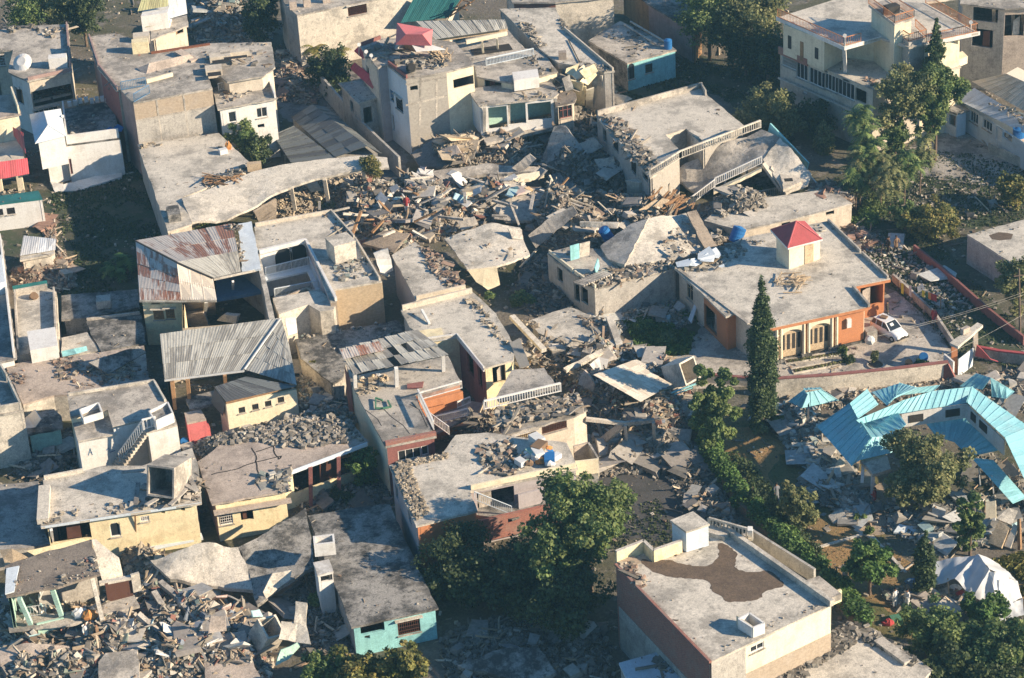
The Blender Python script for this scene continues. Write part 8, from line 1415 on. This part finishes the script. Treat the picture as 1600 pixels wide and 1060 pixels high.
for k, pts in enumerate([[(1226, 562), (1320, 548), (1323, 553), (1228, 569)], [(1236, 577), (1330, 560), (1333, 566), (1240, 584)]]):
    R = rt('flower_bed', ['upper kerbed strip bed in the forecourt', 'lower kerbed strip bed in the forecourt'][k], 'flower bed', W(*pts[0], 0)); mb = MB(); mb.prism([W(*q, .06) for q in pts], .05); mb.build('soil', 'mud', R); mb = MB(); q = [W(*z, .08) for z in pts]; [mb.beam(q[i], q[(i+1) % 4], .1, .14) for i in range(4)]; mb.build('kerb', 'conc_pale', R)
    V, F, C = leaves([(W(pts[0][0]+(pts[1][0]-pts[0][0])*f, pts[0][1]+4+(pts[1][1]-pts[0][1])*f, .15)-W(*pts[0], 0)).to_tuple()+(.25,) for f in np.linspace(.1, .98, 12)], 500, .1, 'olive'); o = link(bpy.data.objects.new('bed_plants', rawmesh('bed_plants', V, F, C, 'leaf'))); o.parent = R; o['kind'] = 'stuff'
# clothes line
R = rt('clothes_line', 'line of washing strung behind the orange house corner', 'clothes line', W(1430, 470, 0)); mb = MB(); mb.cyl(W(1405, 452, 0), W(1405, 440, 1.9), .04); mb.cyl(W(1470, 485, 0), W(1470, 462, 1.9), .04); mb.build('post', 'wood', R); A, B = W(1405, 441, 1.8), W(1470, 463, 1.8); mb = MB(); mb.beam(A, B, .02, .02); mb.build('cord', 'white', R)
for k, f in enumerate([.05, .24, .55, .63, .70, .77, .84]):
    a = A.lerp(B, f); b = A.lerp(B, f+(.06 if k < 2 else .065)); mb = MB(); h = 1.1 if k < 2 else .7; mb.quad(a, b, b-Vector((0, .08, h)), a-Vector((0, .05, h*.93))); mb.build('garment', ['clothyellow', 'clothwhite', 'clothyellow', 'greenpaint', 'clothorange', 'clothred', 'clothred'][k], R)
# wires and the pole
R = rt('overhead_wires', 'overhead wires crossing towards the right edge above the forecourt', 'wires', W(1600, 470, 0))
for k, (a, b) in enumerate([((1360, 528, 5.5), (1680, 432, 7)), ((1415, 512, 5.5), (1680, 425, 7)), ((1470, 558, 5.0), (1680, 440, 6.8))]):
    A, B = W(*a), W(*b); mb = MB(); pv = A
    for i in range(1, 13): f = i/12; q = A.lerp(B, f)-Vector((0, 0, 1.6*f*(1-f))); mb.beam(pv, q, .014, .014); pv = q
    mb.build('wire', 'conc_pale', R)
mb = MB(); mb.cyl(W(1594, 530, 0), W(1592, 420, 6.5), .11, .08, 8); mb.beam(W(1584, 432, 6.2), W(1600, 430, 6.2), .08, .08); solo(mb, 'utility_pole', 'trunk', 'leaning wooden utility pole at the right edge by the red garden wall', 'pole')
# ============================================================ PEOPLE
def person(label, px, py, face, top, legs, h=1.7, z=0.0, pose=0, group=None):
    c = W(px, py, z); R = rt('person', label, 'person', c, group); R.rotation_euler = (0, 0, 0); Rm = Matrix.Rotation(face, 3, 'Z'); s = h/1.7
    J = dict(pel=(0, 0, .92), che=(0, 0, 1.28), nec=(0, 0, 1.46), he0=(0, .01, 1.55), he1=(0, .015, 1.66), sl=(-.19, 0, 1.4), sr=(.19, 0, 1.4), el=(-.26, -.02, 1.12), er=(.26, -.02, 1.12), wl=(-.26, .08, .88), wr=(.26, .08, .88), hl=(-.26, .11, .79), hr=(.26, .11, .79),
        pl=(-.1, 0, .88), pr=(.1, 0, .88), kl=(-.11, .04, .48), kr=(.11, .0, .48), al=(-.11, 0, .08), ar=(.11, -.03 if not pose else -.2, .08), tl=(-.12, .17, .03), tr=(.12, .13 if not pose else -.03, .03))
    if pose == 1: J.update(kl=(-.11, .16, .5), al=(-.11, .14, .08), tl=(-.12, .31, .03), kr=(.11, -.02, .49), wl=(-.24, -.1, .9), hl=(-.24, -.14, .82), wr=(.24, .2, .92), hr=(.24, .26, .86))
    if pose == 2: J.update(el=(-.3, .1, 1.18), wl=(-.14, .26, 1.12), hl=(-.08, .3, 1.12))
    rad = dict(pel=.14, che=.15, nec=.055, he0=.085, he1=.09, sl=.07, sr=.07, el=.045, er=.045, wl=.032, wr=.032, hl=.04, hr=.04, pl=.095, pr=.095, kl=.06, kr=.06, al=.04, ar=.04, tl=.035, tr=.035)
    E = [('pel', 'che'), ('che', 'nec'), ('nec', 'he0'), ('he0', 'he1'), ('che', 'sl'), ('che', 'sr'), ('sl', 'el'), ('sr', 'er'), ('el', 'wl'), ('er', 'wr'), ('wl', 'hl'), ('wr', 'hr'), ('pel', 'pl'), ('pel', 'pr'), ('pl', 'kl'), ('pr', 'kr'), ('kl', 'al'), ('kr', 'ar'), ('al', 'tl'), ('ar', 'tr')]
    K = list(J); me = bpy.data.meshes.new('body'); me.from_pydata([tuple(Rm @ Vector(J[k])*s) for k in K], [(K.index(a), K.index(b)) for a, b in E], []); me.materials.append(M['skin'])
    b = link(bpy.data.objects.new('body', me)); b.parent = R; md = b.modifiers.new('skin', 'SKIN'); sv = me.skin_vertices[0].data
    for i, k in enumerate(K): sv[i].radius = (rad[k]*s,)*2; sv[i].use_root = k == 'pel'
    b.modifiers.new('sub', 'SUBSURF').levels = 1; b.modifiers['sub'].render_levels = 1
    def garment(name, rings, mat, closed=True):
        mb = MB(); N = 14
        for cx, cy, cz, ax, ay in rings:
            for i in range(N): t = 6.283*i/N; mb.v.append(c+Rm @ Vector((cx+ax*math.cos(t), cy+ay*math.sin(t), cz))*s)
        for k in range(len(rings)-1):
            for i in range(N): j = (i+1) % N; mb.f.append((k*N+i, k*N+j, (k+1)*N+j, (k+1)*N+i))
        return mb.build(name, mat, R, True)
    garment('tunic', [(0, 0, .62, .22, .17), (0, 0, .92, .19, .155), (0, 0, 1.1, .175, .15), (0, 0, 1.3, .205, .165), (0, 0, 1.42, .2, .12), (0, 0, 1.47, .08, .08)], top)
    def limb(a, bb, c2, r, nm, mt):
        A, B, C2 = [Vector(J[k]) for k in (a, bb, c2)]; mb = MB(); mb.cyl(c+Rm @ A*s, c+Rm @ B*s, r*s, r*.85*s, 9, False); mb.cyl(c+Rm @ B*s, c+Rm @ (B.lerp(C2, .9))*s, r*.88*s, r*.8*s, 9, False); mb.build(nm, mt, R, True)
    limb('sl', 'el', 'wl', .075, 'sleeve', top); limb('sr', 'er', 'wr', .075, 'sleeve', top); limb('pl', 'kl', 'al', .115, 'trouser_leg', legs); limb('pr', 'kr', 'ar', .115, 'trouser_leg', legs)
    mb = MB(); hc = c+Rm @ Vector((0, -.015, 1.66))*s; N = 10      # hair cap
    for j in range(4):
        for i in range(N): t = 6.283*i/N; ph = 1.57*j/3.3; mb.v.append(hc+Rm @ Vector((.108*math.cos(t)*math.cos(ph), .118*math.sin(t)*math.cos(ph)-.01, .115*math.sin(ph)+.0))*s)
    for j in range(3):
        for i in range(N): k = (i+1) % N; mb.f.append((j*N+i, j*N+k, (j+1)*N+k, (j+1)*N+i))
    mb.f.append(tuple(3*N+i for i in range(N))); mb.build('hair', 'hair', R, True)
    for nm, q in (('nose', (0, .115, 1.6)),):
        mb = MB(); mb.beam(c+Rm @ Vector((0, .085, 1.63))*s, c+Rm @ Vector((0, .115, 1.585))*s, .03, .03); mb.build(nm, 'skin', R)
    return R
person('person in pale shirt and grey trousers standing on the lawn beside the round dark tree', 1320, 908, 2.6, 'clothwhite', 'clothgrey', 1.72, 0, 2)
person('person in dark clothes standing behind the white hatchback', 1386, 497, 1.2, 'iron', 'clothgrey', 1.7, 0, 1)
person('person in dark red shirt and pale trousers standing on the central debris field', 636, 330, 3.0, 'clothred', 'clothwhite', 1.7, 1.9, 0)
person('person in grey walking past the young cypress at the lawn edge', 1213, 783, .4, 'clothgrey', 'clothgrey', 1.68, 0, 1)
person('person in black on the path behind the orange house, left of a pair', 1388, 396, 2.0, 'iron', 'iron', 1.7, 0, 0); person('person in brown beside the one in black behind the orange house', 1400, 394, -2.6, 'clothbrown', 'iron', 1.68, 0, 2)
person('person in white among the belongings left of the tent', 1417, 950, 2.2, 'clothwhite', 'clothwhite', 1.66, .1, 2); person('person in pale clothes near the belongings, left of the one in white', 1398, 948, .6, 'cloth', 'clothwhite', 1.66, .1, 0)
person('person in dark maroon by the rubble right of the clothes line', 1459, 508, 2.4, 'clothred', 'clothgrey', 1.68, .2, 0)
person('person in red shirt near the porch pillar of the turquoise ruin', 1366, 790, 1.2, 'clothred', 'clothgrey', 1.66, 0, 2)
person('person in beige standing in the bottom left wreckage, tallest of three', 145, 1000, 2.5, 'palewood', 'clothwhite', 1.75, 1.2, 0); person('person in tan beside the beige one in the wreckage', 154, 1004, 1.5, 'clothbrown', 'palewood', 1.7, 1.1, 1); person('person in pale shirt at the left of the three in the wreckage', 137, 1002, -2.5, 'clothwhite', 'clothbrown', 1.68, 1.1, 2)
# ============================================================ HAZE
HAZE = 0.00024
if HAZE:
    m = bpy.data.materials.new('haze'); m.use_nodes = True; t = m.node_tree; t.nodes.clear(); out = t.nodes.new('ShaderNodeOutputMaterial'); v = t.nodes.new('ShaderNodeVolumePrincipled'); v.inputs['Color'].default_value = (.36, .74, 1, 1); v.inputs['Density'].default_value = HAZE; v.inputs['Anisotropy'].default_value = .2; t.links.new(v.outputs[0], out.inputs['Volume'])
    mb = MB(); mb.box((0, 600, -1), 1820, 1820, CH+4); M['haze'] = m; o = mb.build('haze', 'haze'); o['kind'] = 'stuff'
for o in bpy.data.objects:
    for k in ('_w', '_wm', 'H'):
        if k in o: del o[k]
